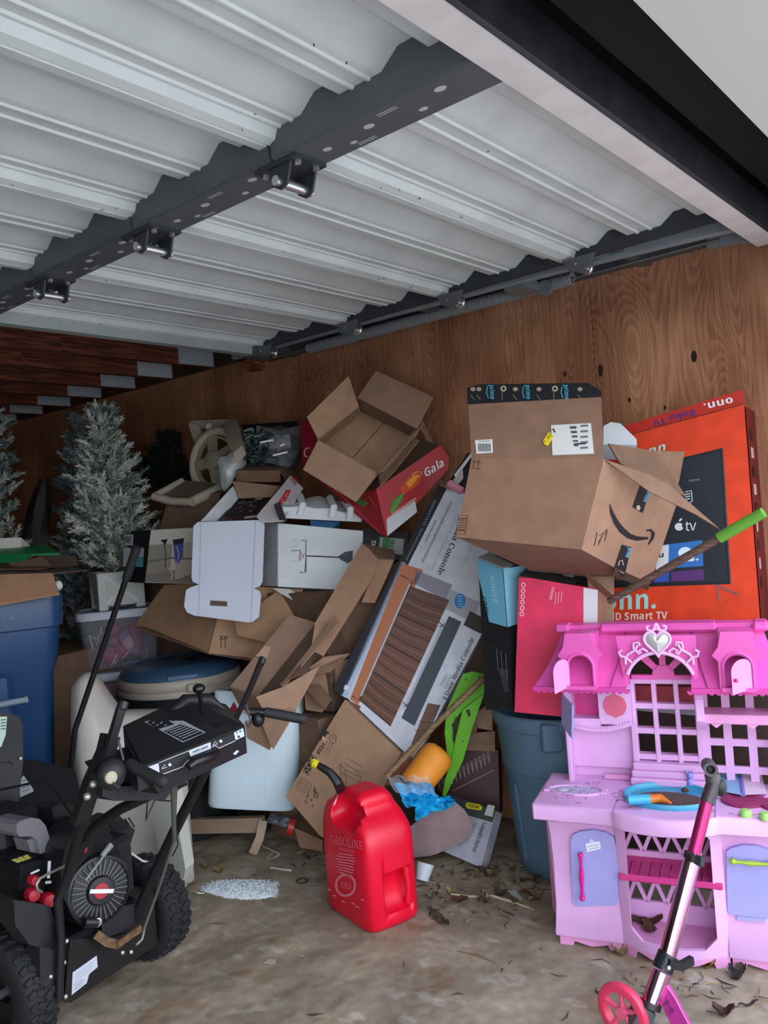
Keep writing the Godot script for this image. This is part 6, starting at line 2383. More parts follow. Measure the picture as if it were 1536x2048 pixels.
	for sx: float in [-1.0, 1.0]:
		for sz: float in [-1.0, 1.0]:
			mb.box(px.translated_local(Vector3(sx * 0.09, 0.09, sz * 0.09)), Vector3(0.045, 0.18, 0.045), 0.004)
	prt(t, "planter", mb, M("d2d4ce", 0.6, 0.0, "scuff", 2.0))
	mb = MB.new()
	for s: float in [-1.0, 1.0]:
		mb.strap([px * Vector3(-0.08 * s, 0.03, 0.109), px * Vector3(0.08 * s, 0.17, 0.116)], px.basis.x, 0.018, 0.006)
	prt(t, "cross_trim", mb, M("dcdeda", 0.6))
	var ft := Vector3(tc.x, 1.2, tc.z)
	tree(t, ft, P(205, 818, 4.12), 0.205, 1500, frost, 3)
	var f2 := fl(165, 1790)
	f2 = P(168, 1520, 4.7)
	f2.y = 0.0
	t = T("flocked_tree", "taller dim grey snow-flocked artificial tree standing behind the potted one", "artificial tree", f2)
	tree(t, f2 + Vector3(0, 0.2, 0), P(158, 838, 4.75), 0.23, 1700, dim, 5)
	f2 = P(-22, 1500, 4.3)
	f2.y = 0.0
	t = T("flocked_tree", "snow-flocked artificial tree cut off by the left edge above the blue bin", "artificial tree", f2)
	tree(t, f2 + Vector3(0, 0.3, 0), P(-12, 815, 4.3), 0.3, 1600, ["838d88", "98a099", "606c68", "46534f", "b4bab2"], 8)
	f2 = P(340, 1000, 4.85)
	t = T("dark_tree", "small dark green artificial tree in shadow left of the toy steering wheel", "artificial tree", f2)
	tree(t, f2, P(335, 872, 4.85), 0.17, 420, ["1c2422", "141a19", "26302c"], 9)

	# black round-backed chair shape behind the trees
	t = T("black_chair", "black chair with round back standing against the plywood behind the snowy trees", "chair", Vector3(P(245, 1100, 5.2).x, 0, P(245, 1100, 5.2).z))
	mb = MB.new()
	pl = pxp([215, 885, 5.1], [270, 885, 5.15], [215, 1000, 5.1])
	plate(mb, pl, [[214, 1010], [213, 885], [220, 874], [232, 870], [246, 876], [258, 892], [266, 910], [272, 935], [272, 1010]], 0.05)
	prt(t, "back", mb, M("0c0c0d", 0.6))
	mb = MB.new()
	var cs := Vector3(P(245, 1100, 5.2).x, 0, P(245, 1100, 5.2).z)
	mb.box(Transform3D(Basis(Vector3.UP, -0.7), cs + Vector3(0, 0.99, 0) + f0 * -0.2), Vector3(0.4, 0.06, 0.4), 0.02)
	prt(t, "seat", mb, M("0c0c0d", 0.6))
	for q in [[-0.16, -0.36], [0.16, -0.36], [-0.16, 0.0], [0.16, 0.0]]:
		mb = MB.new()
		var lp: Vector3 = cs + r0 * q[0] + f0 * q[1]
		mb.tube([lp, lp + Vector3(0, 0.98, 0)], 0.015, 8)
		prt(t, "leg", mb, M("0c0c0d", 0.6))
	# grey bag at the far left
	mb = MB.new()
	var rows := []
	for i in 6:
		var f := i / 5.0
		var row := PackedVector3Array()
		for j in 10:
			var an := TAU * j / 10
			row.append(P(lerpf(88, 66, f) + cos(an) * lerpf(10, 34, f) + 5 * sin(j * 3.1 + i), lerpf(960, 1100, f) + sin(an * 2) * 5, 4.5 + sin(an) * 0.12 + 0.02 * sin(j * 5.3)))
		rows.append(row)
	mb.grid(rows)
	solo("grey_bag", mb, M("4a4548", 0.4, 0.0, "scuff", 3.0), "dull grey plastic bag in shadow between the left two snowy trees", "bag")
	# toy with steering wheel
	t = T("toy_dashboard", "beige plastic ride-on toy with steering wheel, tray and raised back", "ride-on toy", P(400, 1005, 4.25))
	var beige := PLAST("bdb19e", 0.5)
	var beige2 := PLAST("a69b8a", 0.5)
	var wc := P(430, 922, 4.22)
	var wn := (-f0 * 0.8 - r0 * 0.5 + Vector3.UP * 0.15).normalized()
	var wu := (Vector3.UP - wn * wn.y).normalized()
	var wr := wu.cross(wn).normalized()
	mb = MB.new()
	rows = []
	for i in 41:
		var an := TAU * i / 40.0
		var c := wc + (wr * cos(an) + wu * sin(an)) * 0.155
		var od := (wr * cos(an) + wu * sin(an))
		var row := PackedVector3Array()
		for j in 10:
			var b := TAU * j / 10
			row.append(c + od * cos(b) * 0.022 + wn * sin(b) * 0.02)
		rows.append(row)
	mb.grid(rows, true, false, false)
	var wh := prt(t, "steering_wheel", mb, beige)
	mb = MB.new()
	for an: float in [0.4, 1.75, 3.3, 4.9]:
		var dv := wr * cos(an) + wu * sin(an)
		mb.strap([wc + wn * 0.015, wc + dv * 0.15], wn.cross(dv), 0.055, 0.018)
	mb.lathe(Transform3D(Basis(wr, wn, -wu).orthonormalized(), wc), [[0.055, -0.01], [0.055, 0.02], [0.045, 0.032], [0.01, 0.036]], 22)
	mb.lathe(Transform3D(Basis(wr, wn, -wu).orthonormalized(), wc), [[0.128, -0.012], [0.128, 0.004], [0.118, 0.006], [0.118, -0.012]], 30, false, false)
	prt(wh, "spoke", mb, beige2)
	mb = MB.new()
	boxpx(mb, [[376, 846], [398, 850], [410, 882], [388, 884]], [4.4, 4.38, 4.36], 0.05)
	boxpx(mb, [[380, 842], [460, 838], [470, 852], [384, 858]], [4.42, 4.36, 4.34], 0.06)
	var rbk := prt(t, "back_frame", mb, beige2)
	mb = MB.new()
	boxpx(mb, [[446, 846], [456, 840], [473, 838], [480, 860], [484, 890], [466, 908], [452, 880]], [4.28, 4.30, 4.26], 0.05)
	prt(t, "side_arm", mb, beige)
	mb = MB.new()
	mb.ball(Transform3D(Basis(), P(418, 853, 4.33)), 0.024, 0.024, 0.02, 12)
	prt(t, "knob", mb, beige)
	mb = MB.new()
	pl = pxp([308, 993, 4.12], [385, 1006, 4.02], [420, 965, 4.2])
	plate(mb, pl, [[308, 994], [322, 984], [366, 960], [430, 966], [436, 975], [386, 1008], [318, 1000]], 0.02)
	prt(t, "tray", mb, PLAST("6f675c", 0.5))
	mb = MB.new()
	mb.tube([P(308, 993, 4.10), P(345, 1003, 4.05), P(384, 1004, 4.0)], 0.02, 10)
	mb.tube([P(384, 1004, 4.0), P(437, 978, 4.1)], 0.026, 10)
	mb.tube([P(308, 993, 4.10), P(364, 962, 4.25)], 0.018, 10)
	prt(t, "tray_rim", mb, beige)
	# plastic bags and tinsel on the heap
	mb = MB.new()
	rows = []
	for i in 7:
		var f := i / 6.0
		var row := PackedVector3Array()
		for j in 14:
			var an := TAU * j / 14
			var w := 6.0 + 22.0 * sin(PI * pow(f, 0.6))
			row.append(P(lerpf(470, 448, f) + cos(an) * w + 3 * sin(j * 2.7 + i * 1.3), lerpf(902, 980, f) + 3 * sin(j * 1.9 + i), 4.02 + sin(an) * 0.08 + 0.012 * sin(j * 4.1 + i * 2.0)))
		rows.append(row)
	mb.grid(rows)
	solo("plastic_bag", mb, M("bfc4c6", 0.3, 0.0, "scuff", 3.0, "bump"), "knotted white plastic bag beside the toy steering wheel", "bag")
	t = T("clear_bag", "large clear plastic bag with grey contents, left of the red carton rim", "bag", P(550, 925, 4.1))
	mb = MB.new()
	rows = []
	for i in 6:
		var f := i / 5.0
		var row := PackedVector3Array()
		for j in 12:
			var an := TAU * j / 12
			row.append(P(558 + cos(an) * (50 - 10 * f) + 4 * sin(j * 2.3 + i), lerpf(856, 930, f) + 5 * sin(an * 3 + i), 4.08 + sin(an) * 0.12 + 0.02 * sin(j * 3.3 + i * 1.7)))
		rows.append(row)
	mb.grid(rows)
	prt(t, "contents", mb, M("80868e", 0.35, 0.0, "dirt", 4.0, "bump"))
	mb = MB.new()
	for q in [[520, 885, 547, 880], [546, 911, 575, 904], [560, 892, 570, 888]]:
		mb.strap([P(q[0], q[1], 3.93), P(q[2], q[3], 3.93)], Vector3.UP, 0.008, 0.002)
	prt(t, "shiny_crease", mb, M("e8ecef", 0.15))
	mb = MB.new()
	boxpx(mb, [[482, 850], [594, 842], [600, 862], [500, 880]], [4.3, 4.22, 4.16], 0.04)
	solo("dark_carton", mb, M("20242a", 0.4), "flat black carton behind the clear plastic bag against the plywood", "carton")
	mb = MB.new()
	for i in 150:
		var a := P(rng.randf_range(482, 545), rng.randf_range(862, 922), rng.randf_range(3.95, 4.1))
		mb.ink(["3d4f50", "5c7274", "2a3a3a", "8a9c9e"][i % 4])
		mb.tube([a, a + Vector3(rng.randf_range(-0.04, 0.04), rng.randf_range(-0.03, 0.03), rng.randf_range(-0.04, 0.04)), a + Vector3(rng.randf_range(-0.07, 0.07), rng.randf_range(-0.05, 0.03), rng.randf_range(-0.06, 0.06))], [0.003, 0.005, 0.001], 4)
	solo("tinsel", mb, INK(), "tangle of dark green and silver tinsel beside the clear plastic bag", "tinsel", "", "stuff")
	mb = MB.new()
	boxpx(mb, [[620, 1040], [680, 1044], [660, 1060], [622, 1056]], [3.7, 3.7, 3.68], 0.04)
	solo("blue_carton", mb, M("3a6f98", 0.5), "thin blue and tan carton between the foam tray and hoop carton", "carton")

	# big round tub with blue lid
	var rc := fl(358, 1338, 0.73)
	rc.y = 0
	t = T("round_tub", "large dark round plastic tub with beige rim and blue lid, left of centre", "storage tub", rc)
	var rx := Transform3D(Basis(Vector3.UP, 0.3), rc)
	mb = MB.new()
	mb.lathe(rx, [[0.2, 0.0], [0.215, 0.01], [0.255, 0.62], [0.262, 0.66]], 56, true, false)
	prt(t, "body", mb, PLAST("23282a", 0.3))
	mb = MB.new()
	mb.lathe(rx, [[0.262, 0.645], [0.274, 0.65], [0.277, 0.665], [0.272, 0.675], [0.278, 0.682], [0.28, 0.71], [0.272, 0.722], [0.25, 0.722]], 56, false, false)
	for an: float in [2.0, 4.6, 5.6]:
		mb.box(Transform3D(Basis(Vector3.UP, -an), rc + Vector3(cos(an), 0, sin(an)) * 0.282 + Vector3(0, 0.69, 0)), Vector3(0.03, 0.035, 0.05), 0.006)
	prt(t, "rim", mb, PLAST("a59b8d", 0.45))
	mb = MB.new()
	mb.lathe(rx, [[0.266, 0.718], [0.264, 0.735], [0.252, 0.752], [0.2, 0.772], [0.19, 0.774], [0.185, 0.768], [0.1, 0.776], [0.01, 0.778]], 56, false, true)
	var lid := prt(t, "lid", mb, PLAST("2f4d68", 0.35))
	mb = MB.new()
	var hv := (EYE - rc)
	hv.y = 0
	hv = hv.normalized().rotated(Vector3.UP, 0.05)
	mb.box(Transform3D(Basis.looking_at(-hv, Vector3.UP), rc + hv * 0.262 + Vector3(0, 0.736, 0)), Vector3(0.13, 0.022, 0.012), 0.004)
	prt(lid, "lid_latch", mb, PLAST("36587a", 0.35))
	mb = MB.new()
	mb.ink("6f6a5c")
	for i in 7:
		var an := i * 1.1
		mb.quad(rc + Vector3(-0.02 + 0.03 * cos(an), 0.7795, 0.05 + 0.05 * sin(an)), rc + Vector3(0.05 + 0.02 * cos(an), 0.7795, 0.03), rc + Vector3(0.06, 0.7795, 0.10 + 0.02 * sin(an)), rc + Vector3(0.0, 0.7795, 0.09), Vector3.UP)
	prt(lid, "dust_patch", mb, INK())
	mb = MB.new()
	var mk := P(428, 1392, 3.5)
	var md := (mk - rc)
	md.y = 0
	md = md.normalized()
	var mpl2 := Plane(md, md.dot(rc + md * 0.2545))
	words(mb, mpl2, "MET", Vector2(431, 1393), Vector2(462, 1386), Vector2(0, -11), "b0b4b6", "sans_bold", 0.004)
	stroke(mb, mpl2, [[427, 1403], [450, 1391]], 1.4, "b0b4b6", 0.004)
	prt(t, "printed_mark", mb, INK())

	# white padded panel standing behind the snow thrower
	var wb := fl(268, 1800)
	var ang := atan2(f0.x, f0.z) + 0.22
	t = T("padded_panel", "white vinyl padded mattress panel standing on end behind the black snow thrower", "mattress", wb)
	var wx := Transform3D(Basis(Vector3.UP, PI + ang), wb + f0 * 0.1)
	mb = MB.new()
	var rows2 := []
	for i in 21:
		var f := i / 20.0
		var xx := lerpf(-0.205, 0.2, f)
		var edge := minf(minf(f, 1.0 - f) * 7.0, 1.0)
		var hh := 0.70 + 0.15 * (1.0 - smoothstep(0.16, 0.46, f)) - 0.05 * f
		hh -= 0.05 * pow(1.0 - edge, 2.0)
		var dz := 0.115 * (0.55 + 0.45 * sqrt(1.0 - pow(1.0 - edge, 2.0)))
		var row := PackedVector3Array()
		for k in 26:
			var an := TAU * (k + 0.5) / 26
			var pz := signf(cos(an)) * pow(absf(cos(an)), 0.55)
			var py := signf(sin(an)) * pow(absf(sin(an)), 0.4)
			var yy := hh * 0.5 + py * hh * 0.5
			var wrk := 0.006 * sin(yy * 75.0 + xx * 30.0) * smoothstep(hh - 0.25, hh - 0.02, yy)
			row.append(wx * Vector3(xx, yy, pz * (dz + wrk) - 0.06 * smoothstep(hh - 0.16, hh, yy)))
		rows2.append(row)
	mb.grid(rows2)
	prt(t, "cover", mb, M("c6c0b5", 0.5, 0.0, "scuff", 2.0))
	mb = MB.new()
	boxpx(mb, [[298, 1604], [346, 1590], [371, 1740], [366, 1760], [337, 1777], [328, 1745]], [2.98, 2.92, 2.98], 0.05)
	solo("plastic_column", mb, PLAST("c9ccc0", 0.45), "speckled off-white plastic panel standing on the floor behind the right snow thrower wheel", "panel")
	mb = MB.new()
	for q in [[352, 1778, 0.03], [364, 1776, 0.022], [345, 1786, 0.02]]:
		var g := fl(q[0], q[1])
		mb.ball(Transform3D(Basis(), g + Vector3(0, q[2] * 0.6, 0)), q[2], q[2] * 0.7, q[2], 10)
	solo("paper_scrap", mb, M("b0aca8", 0.8), "crumpled grey paper at the foot of the off-white plastic panel", "paper")
	# black rod with a grip
	mb = MB.new()
	t = T("black_rod", "long thin black rod with foam grip leaning left of the white padded panel", "rod", P(160, 1432, 2.95))
	mb.tube([P(274, 1094, 2.80), P(252, 1158, 2.82)], [0.0155, 0.0145], 12)
	prt(t, "grip", mb, M("161618", 0.75))
	mb = MB.new()
	var r1 := P(150, 1460, 2.93)
	mb.tube([P(253, 1155, 2.82), r1, Vector3(r1.x - 0.12, 0.0, r1.z - 0.02)], 0.0105, 10)
	prt(t, "shaft", mb, M("0f0f11", 0.4))
	mb = MB.new()
	var bh := Vector3(r1.x - 0.12, 0.0, r1.z - 0.02)
	mb.box(Transform3D(Basis(Vector3.UP, 0.5), bh + Vector3(0, 0.09, 0)), Vector3(0.3, 0.18, 0.04), 0.01)
	prt(t, "brush_head", mb, M("141416", 0.7))


# ---------- black snow thrower ----------
const SO := Vector3(1.2375, 0, -2.3515)
const SA := Vector3(0.983, 0, -0.186)
const SF := Vector3(-0.186, 0, -0.983)

func S(f: float, s: float, y: float) -> Vector3:
	return SO + SF * f + SA * s + Vector3.UP * y

func sx(x: float, y: float, f: float) -> Vector3:
	return on(Plane(-SF.normalized(), (SO + SF * f).dot(-SF.normalized())), x, y)

func sfp(f: float) -> Plane:
	return Plane(-SF.normalized(), (SO + SF * f).dot(-SF.normalized()))

func sbox(mb: MB, f0_: float, f1_: float, s0: float, s1: float, y0: float, y1: float, bev := 0.006) -> void:
	mb.box(Transform3D(Basis(SA, Vector3.UP, -SF).orthonormalized(), S((f0_ + f1_) / 2, (s0 + s1) / 2, (y0 + y1) / 2)), Vector3(absf(s1 - s0), absf(y1 - y0), absf(f1_ - f0_)), bev)

func snow_blower() -> void:
	var t := T("snow_thrower", "black two-wheeled snow thrower with engine, handles and control panel, lower left", "snow thrower", SO)
	var blk := M("151517", 0.42)
	var blk2 := M("1c1c1f", 0.55)
	var rub := M("17181b", 0.75)
	var gry := M("6f7276", 0.4, 0.5)
	var zinc := M("b5b2aa", 0.35, 0.7)
	var mb: MB
	# wheels with lugged tyres
	var wb := Basis(SA.cross(Vector3.UP), SA, Vector3.UP).orthonormalized()
	for s: float in [0.253, -0.253]:
		var x := Transform3D(Basis(-SF, SA, Vector3.UP).orthonormalized(), S(0, s, 0.163))
		mb = MB.new()
		mb.lathe(x, [[0.085, -0.045], [0.11, -0.052], [0.138, -0.052], [0.150, -0.043], [0.153, -0.02], [0.154, 0.0], [0.153, 0.02], [0.150, 0.043], [0.138, 0.052], [0.11, 0.052], [0.085, 0.045]], 44, false, false)
		for i in 30:
			for sd: float in [-1.0, 1.0]:
				var an := TAU * (i + (0.5 if sd > 0 else 0.0)) / 30.0
				var o := x.basis.x * cos(an) + x.basis.z * sin(an)
				var tg := x.basis.z * cos(an) - x.basis.x * sin(an)
				for seg in 2:
					var off := 0.011 + seg * 0.021
					var tilt := Basis(o, sd * (0.5 if seg == 0 else -0.35))
					var bx := Basis(tg, SA, o).orthonormalized()
					mb.box(Transform3D(tilt * bx, x.origin + o * (0.154 - seg * 0.003) + SA * sd * off + tg * seg * 0.004), Vector3(0.017, 0.024, 0.014), 0.002)
		var wh := prt(t, "tyre", mb, rub)
		mb = MB.new()
		mb.lathe(x, [[0.088, -0.035], [0.08, -0.02], [0.03, -0.012], [0.03, 0.012], [0.08, 0.02], [0.088, 0.035]], 32, false, false)
		prt(wh, "rim", mb, blk)
	mb = MB.new()
	mb.tube([S(0, -0.3, 0.163), S(0, 0.3, 0.163)], 0.012, 10)
	prt(t, "axle", mb, gry)
	# frame housing between the wheels, with rear cover
	mb = MB.new()
	sbox(mb, -0.13, 0.3, -0.16, 0.175, 0.10, 0.275, 0.008)
	mb.hexa([sx(128, 2006, -0.142), sx(270, 1905, -0.142), sx(268, 1868, -0.142), sx(140, 1880, -0.142), sx(128, 2006, -0.128), sx(270, 1905, -0.128), sx(268, 1868, -0.128), sx(140, 1880, -0.128)])
	prt(t, "gear_housing", mb, blk)
	mb = MB.new()
	plate(mb, sfp(-0.15), [[78, 1852], [108, 1848], [128, 1885], [126, 1990], [112, 2016], [92, 2020], [82, 2000], [80, 1930]], 0.05)
	plate(mb, sfp(-0.15), [[28, 1800], [100, 1812], [112, 1848], [108, 1900], [60, 1890], [30, 1850]], 0.06)
	prt(t, "side_plate", mb, blk2)
	mb = MB.new()
	plate(mb, sfp(-0.143), [[145, 1945], [193, 1911], [195, 1934], [178, 1948], [173, 1966], [143, 1990]], 0.001, 0.001)
	var lb := prt(t, "white_label", mb, M("b8bcc6", 0.5))
	mb = MB.new()
	lines(mb, sfp(-0.143), Vector2(149, 1950), Vector2(189, 1922), Vector2(0, 6), 3, 1.2, "8e929c")
	lines(mb, sfp(-0.143), Vector2(148, 1970), Vector2(170, 1955), Vector2(0, 5), 3, 1.2, "6e727c")
	prt(lb, "print", mb, INK())
	mb = MB.new()
	for q in [[131, 1993], [133, 1882], [114, 1910], [101, 1953], [245, 1905], [262, 1904], [128, 1925]]:
		mb.ball(Transform3D(Basis(), sx(q[0], q[1], -0.147)), 0.007, 0.007, 0.007, 8)
	prt(t, "bolt", mb, zinc)
	# engine: block, shroud, recoil starter
	mb = MB.new()
	sbox(mb, -0.1, 0.2, -0.1, 0.13, 0.28, 0.46, 0.012)
	sbox(mb, -0.02, 0.24, -0.22, 0.06, 0.3, 0.5, 0.02)
	prt(t, "engine_block", mb, blk2)
	mb = MB.new()
	plate(mb, sfp(-0.13), [[130, 1700], [150, 1660], [176, 1640], [205, 1645], [225, 1672], [240, 1706], [247, 1750], [240, 1796], [222, 1826], [190, 1842], [160, 1838], [138, 1818], [124, 1790], [121, 1745]], 0.1)
	prt(t, "shroud", mb, blk)
	mb = MB.new()
	var rc := sx(196, 1779, -0.145)
	var rn := ((EYE - rc).normalized() * 0.84 + r0 * 0.42 - Vector3.UP * 0.22).normalized()
	var rx := Transform3D(Basis(rn.cross(Vector3.UP).normalized(), rn, Vector3.UP).orthonormalized(), rc)
	mb.lathe(rx, [[0.098, -0.03], [0.098, 0.0], [0.092, 0.012], [0.086, 0.014], [0.084, 0.008], [0.04, 0.012], [0.036, 0.02], [0.005, 0.022]], 40, false)
	var rec := prt(t, "recoil_starter", mb, blk)
	mb = MB.new()
	for i in 30:
		var an := TAU * i / 30.0
		var o := rx.basis.x * cos(an) + rx.basis.z * sin(an)
		mb.strap([rc + o * 0.044 + rn * 0.014, rc + o * 0.082 + rn * 0.012], o.cross(rn), 0.0026, 0.006)
	prt(rec, "vent_slat", mb, M("5b5d61", 0.4))
	mb = MB.new()
	mb.lathe(rx.translated(rn * 0.0215), [[0.022, 0.0], [0.021, 0.002], [0.003, 0.0025]], 20, false)
	prt(rec, "red_badge", mb, M("a01c30", 0.4))
	mb = MB.new()
	mb.strap([rc + rn * 0.0255 - rx.basis.x * 0.034 - Vector3.UP * 0.012, rc + rn * 0.0255 + rx.basis.x * 0.034 + Vector3.UP * 0.012], Vector3.UP, 0.011, 0.002)
	prt(rec, "white_badge", mb, M("d8d8d8", 0.4))
	mb = MB.new()
	mb.ball(Transform3D(Basis(), sx(170, 1698, -0.135)), 0.008, 0.012, 0.006, 8)
	prt(t, "red_switch", mb, M("b02a22", 0.4))
	# silver air box, carburettor controls
	mb = MB.new()
	var si := sfp(-0.05)
	plate(mb, si, [[33, 1650], [40, 1642], [62, 1635], [80, 1638], [92, 1652], [99, 1675], [102, 1700], [80, 1708], [74, 1680], [62, 1672], [40, 1674], [34, 1666]], 0.1)
	plate(mb, sfp(-0.03), [[54, 1680], [72, 1676], [78, 1706], [62, 1704]], 0.06)
	prt(t, "silver_heat_shield", mb, M("8d8c92", 0.4, 0.4))
	mb = MB.new()
	plate(mb, sfp(-0.06), [[40, 1732], [80, 1720], [125, 1728], [120, 1800], [60, 1812], [38, 1780]], 0.1)
	prt(t, "carburettor_cover", mb, blk)
	for q in [[69, 1761, 9], [66, 1790, 12], [97, 1801, 13]]:
		mb = MB.new()
		var c := sx(q[0], q[1], -0.1)
		var r: float = q[2] * 0.00155
		mb.lathe(Transform3D(rx.basis, c), [[r, -0.02], [r, 0.006], [r * 0.8, 0.012], [r * 0.1, 0.013]], 14)
		prt(t, "red_knob", mb, M("b01730", 0.4))
	mb = MB.new()
	mb.tube([sx(84, 1784, -0.12), sx(75, 1779, -0.125), sx(73, 1768, -0.125), sx(80, 1757, -0.125), sx(100, 1746, -0.13), sx(131, 1731, -0.13)], 0.0038, 7)
	prt(t, "bent_lever", mb, M("8f8d84", 0.4, 0.4))
	mb = MB.new()
	mb.tube([sx(97, 1756, -0.115), sx(99, 1722, -0.115)], 0.0045, 7)
	mb.tube([sx(92, 1765, -0.115), sx(101, 1764, -0.115)], 0.004, 7)
	mb.tube([sx(62, 1747, -0.11), sx(78, 1740, -0.11)], 0.003, 7)
	prt(t, "white_choke_lever", mb, M("d0d2d4", 0.5))
	mb = MB.new()
	for k in 3:
		mb.ink("8f8a3c")
		plate(mb, sfp(-0.07), [[22 + k * 12, 1720 - k * 4], [31 + k * 12, 1717 - k * 4], [45 + k * 9, 1722 - k * 3], [36 + k * 9, 1726 - k * 3]], 0.0015)
	prt(t, "yellow_label", mb, INK())
	mb = MB.new()
	plate(mb, sfp(-0.13), [[60, 1822], [96, 1832], [108, 1842], [106, 1852], [72, 1848], [58, 1836]], 0.06)
	prt(t, "grey_bracket", mb, M("54504c", 0.5, 0.3))
	mb = MB.new()
	sbox(mb, 0.06, 0.22, -0.2, -0.06, 0.5, 0.6, 0.015)
	plate(mb, sfp(0.0), [[104, 1618], [120, 1606], [148, 1612], [150, 1655], [138, 1668], [112, 1660]], 0.08)
	prt(t, "fuel_filter", mb, blk2)
	# muffler to the right of the engine
	mb = MB.new()
	plate(mb, sfp(-0.02), [[205, 1650], [240, 1632], [270, 1660], [262, 1685], [226, 1700], [206, 1690]], 0.1)
	prt(t, "muffler", mb, M("202022", 0.6))
	mb = MB.new()
	for k in 6:
		mb.tube([sx(222 + k * 7, 1646 - k * 2, -0.03), sx(234 + k * 7, 1664 - k * 2, -0.03)], 0.003, 5)
	prt(t, "muffler_fin", mb, M("3a3b3d", 0.5, 0.4))
	# gear case and shift linkage
	mb = MB.new()
	mb.hexa([sx(202, 1822, -0.16), sx(268, 1808, -0.16), sx(275, 1850, -0.16), sx(205, 1880, -0.16), sx(200, 1800, -0.02), sx(262, 1790, -0.02), sx(266, 1850, -0.02), sx(205, 1880, -0.02)])
	prt(t, "gear_case", mb, blk2)
	mb = MB.new()
	mb.tube([sx(168, 1845, -0.165), sx(194, 1845, -0.175)], 0.014, 12)
	prt(t, "shaft_stub", mb, blk)
	mb = MB.new()
	mb.lathe(Transform3D(rx.basis, sx(195, 1845, -0.18)), [[0.012, -0.006], [0.012, 0.003], [0.003, 0.005]], 14)
	prt(t, "shaft_end", mb, zinc)
	mb = MB.new()
	mb.strap([sx(192, 1868, -0.165), sx(215, 1884, -0.18), sx(238, 1889, -0.19)], Vector3.UP, 0.024, 0.008)
	mb.strap([sx(236, 1889, -0.2), sx(258, 1873, -0.2), sx(282, 1856, -0.2)], Vector3.UP, 0.02, 0.006)
	prt(t, "rusty_lever", mb, M("8a6a4c", 0.6, 0.3, "dirt", 6.0))
	mb = MB.new()
	mb.tube([sx(272, 1890, -0.2), sx(284, 1878, -0.2), sx(290, 1852, -0.2), sx(318, 1775, -0.25), sx(348, 1680, -0.35), sx(352, 1560, -0.5)], 0.0045, 7)
	mb.tube([sx(349, 1680, -0.36), sx(345, 1560, -0.5)], 0.0065, 7)
	prt(t, "shift_rod", mb, M("77756f", 0.4, 0.6))
	mb = MB.new()
	mb.tube([sx(172, 1760, -0.16), sx(205, 1715, -0.17), sx(226, 1692, -0.16)], 0.003, 6)
	mb.tube([sx(204, 1712, -0.165), sx(222, 1688, -0.165)], 0.007, 7)
	prt(t, "starter_cord", mb, M("85878a", 0.5))
	mb = MB.new()
	mb.tube([sx(238, 1698, -0.02), sx(262, 1706, -0.03), sx(285, 1722, -0.03), sx(305, 1726, -0.03)], 0.0035, 6)
	prt(t, "white_wire", mb, M("cfd2c8", 0.5))
	# handle bars
	mb = MB.new()
	mb.tube([sx(118, 2000, -0.16), sx(122, 1880, -0.165), sx(116, 1800, -0.17), sx(138, 1740, -0.2), sx(168, 1620, -0.34), sx(205, 1520, -0.48), sx(222, 1490, -0.5)], [0.011, 0.011, 0.0125, 0.0135, 0.0135, 0.0135, 0.0135], 12)
	prt(t, "left_handle_tube", mb, blk)
	mb = MB.new()
	mb.tube([sx(128, 1770, -0.17), sx(160, 1695, -0.19), sx(190, 1652, -0.24), sx(240, 1618, -0.32), sx(300, 1590, -0.42), sx(372, 1560, -0.48)], 0.0145, 12)
	prt(t, "cross_tube", mb, blk)
	mb = MB.new()
	mb.tube([sx(270, 1840, -0.15), sx(300, 1765, -0.2), sx(345, 1670, -0.3), sx(388, 1585, -0.42), sx(418, 1525, -0.5)], 0.0155, 12)
	prt(t, "right_handle_tube", mb, blk)
	mb = MB.new()
	mb.strap([sx(160, 1640, -0.42), sx(186, 1560, -0.5), sx(213, 1500, -0.55), sx(221, 1470, -0.55)], SA, 0.046, 0.02)
	var lbk := prt(t, "left_bracket", mb, blk)
	mb = MB.new()
	for q in [[186, 1568], [174, 1593]]:
		mb.ball(Transform3D(Basis(), sx(q[0], q[1], -0.52)), 0.009, 0.009, 0.009, 10)
	prt(lbk, "bolt", mb, zinc)
	# control panel
	mb = MB.new()
	var top := [sx(285, 1533, -0.585), sx(490, 1452, -0.585), sx(452, 1408, -0.36), sx(372, 1392, -0.33), sx(318, 1420, -0.34), sx(246, 1452, -0.36)]
	var bot := [sx(318, 1588, -0.575), sx(494, 1506, -0.575)]
	mb.prism([top[0], top[1], top[2], top[3], top[4], top[5]], Vector3(0, -0.003, 0))
	mb.prism([top[0] + SF * 0.02 - Vector3(0, 0.002, 0), top[1] + SF * 0.02 - Vector3(0, 0.002, 0), top[2] - Vector3(0, 0.002, 0), top[3] - Vector3(0, 0.002, 0), top[4] - Vector3(0, 0.002, 0), top[5] - Vector3(0, 0.002, 0)], Vector3(0, -0.06, 0))
	mb.hexa([bot[0], bot[1], top[1], top[0], bot[0] + SF * 0.2, bot[1] + SF * 0.2, top[1] + SF * 0.2 - Vector3(0, 0.005, 0), top[0] + SF * 0.2 - Vector3(0, 0.005, 0)])
	var pan := prt(t, "control_panel", mb, M("161618", 0.5, 0.0, "scuff", 2.0))
	mb = MB.new()
	mb.tube([sx(318, 1440, -0.36), sx(370, 1402, -0.37), sx(415, 1400, -0.38), sx(450, 1420, -0.42)], [0.004, 0.02, 0.022, 0.006], 10)
	prt(pan, "raised_hump", mb, M("161618", 0.5))
	mb = MB.new()
	var tpl := pln(top[0], top[1], top[5])
	ink(mb, tpl, [[289, 1445], [339, 1428], [411, 1466], [365, 1486]], "9aa0a6", 0.002)
	ink(mb, tpl, [[293, 1446], [325, 1435], [348, 1450], [316, 1460]], "141416", 0.0026)
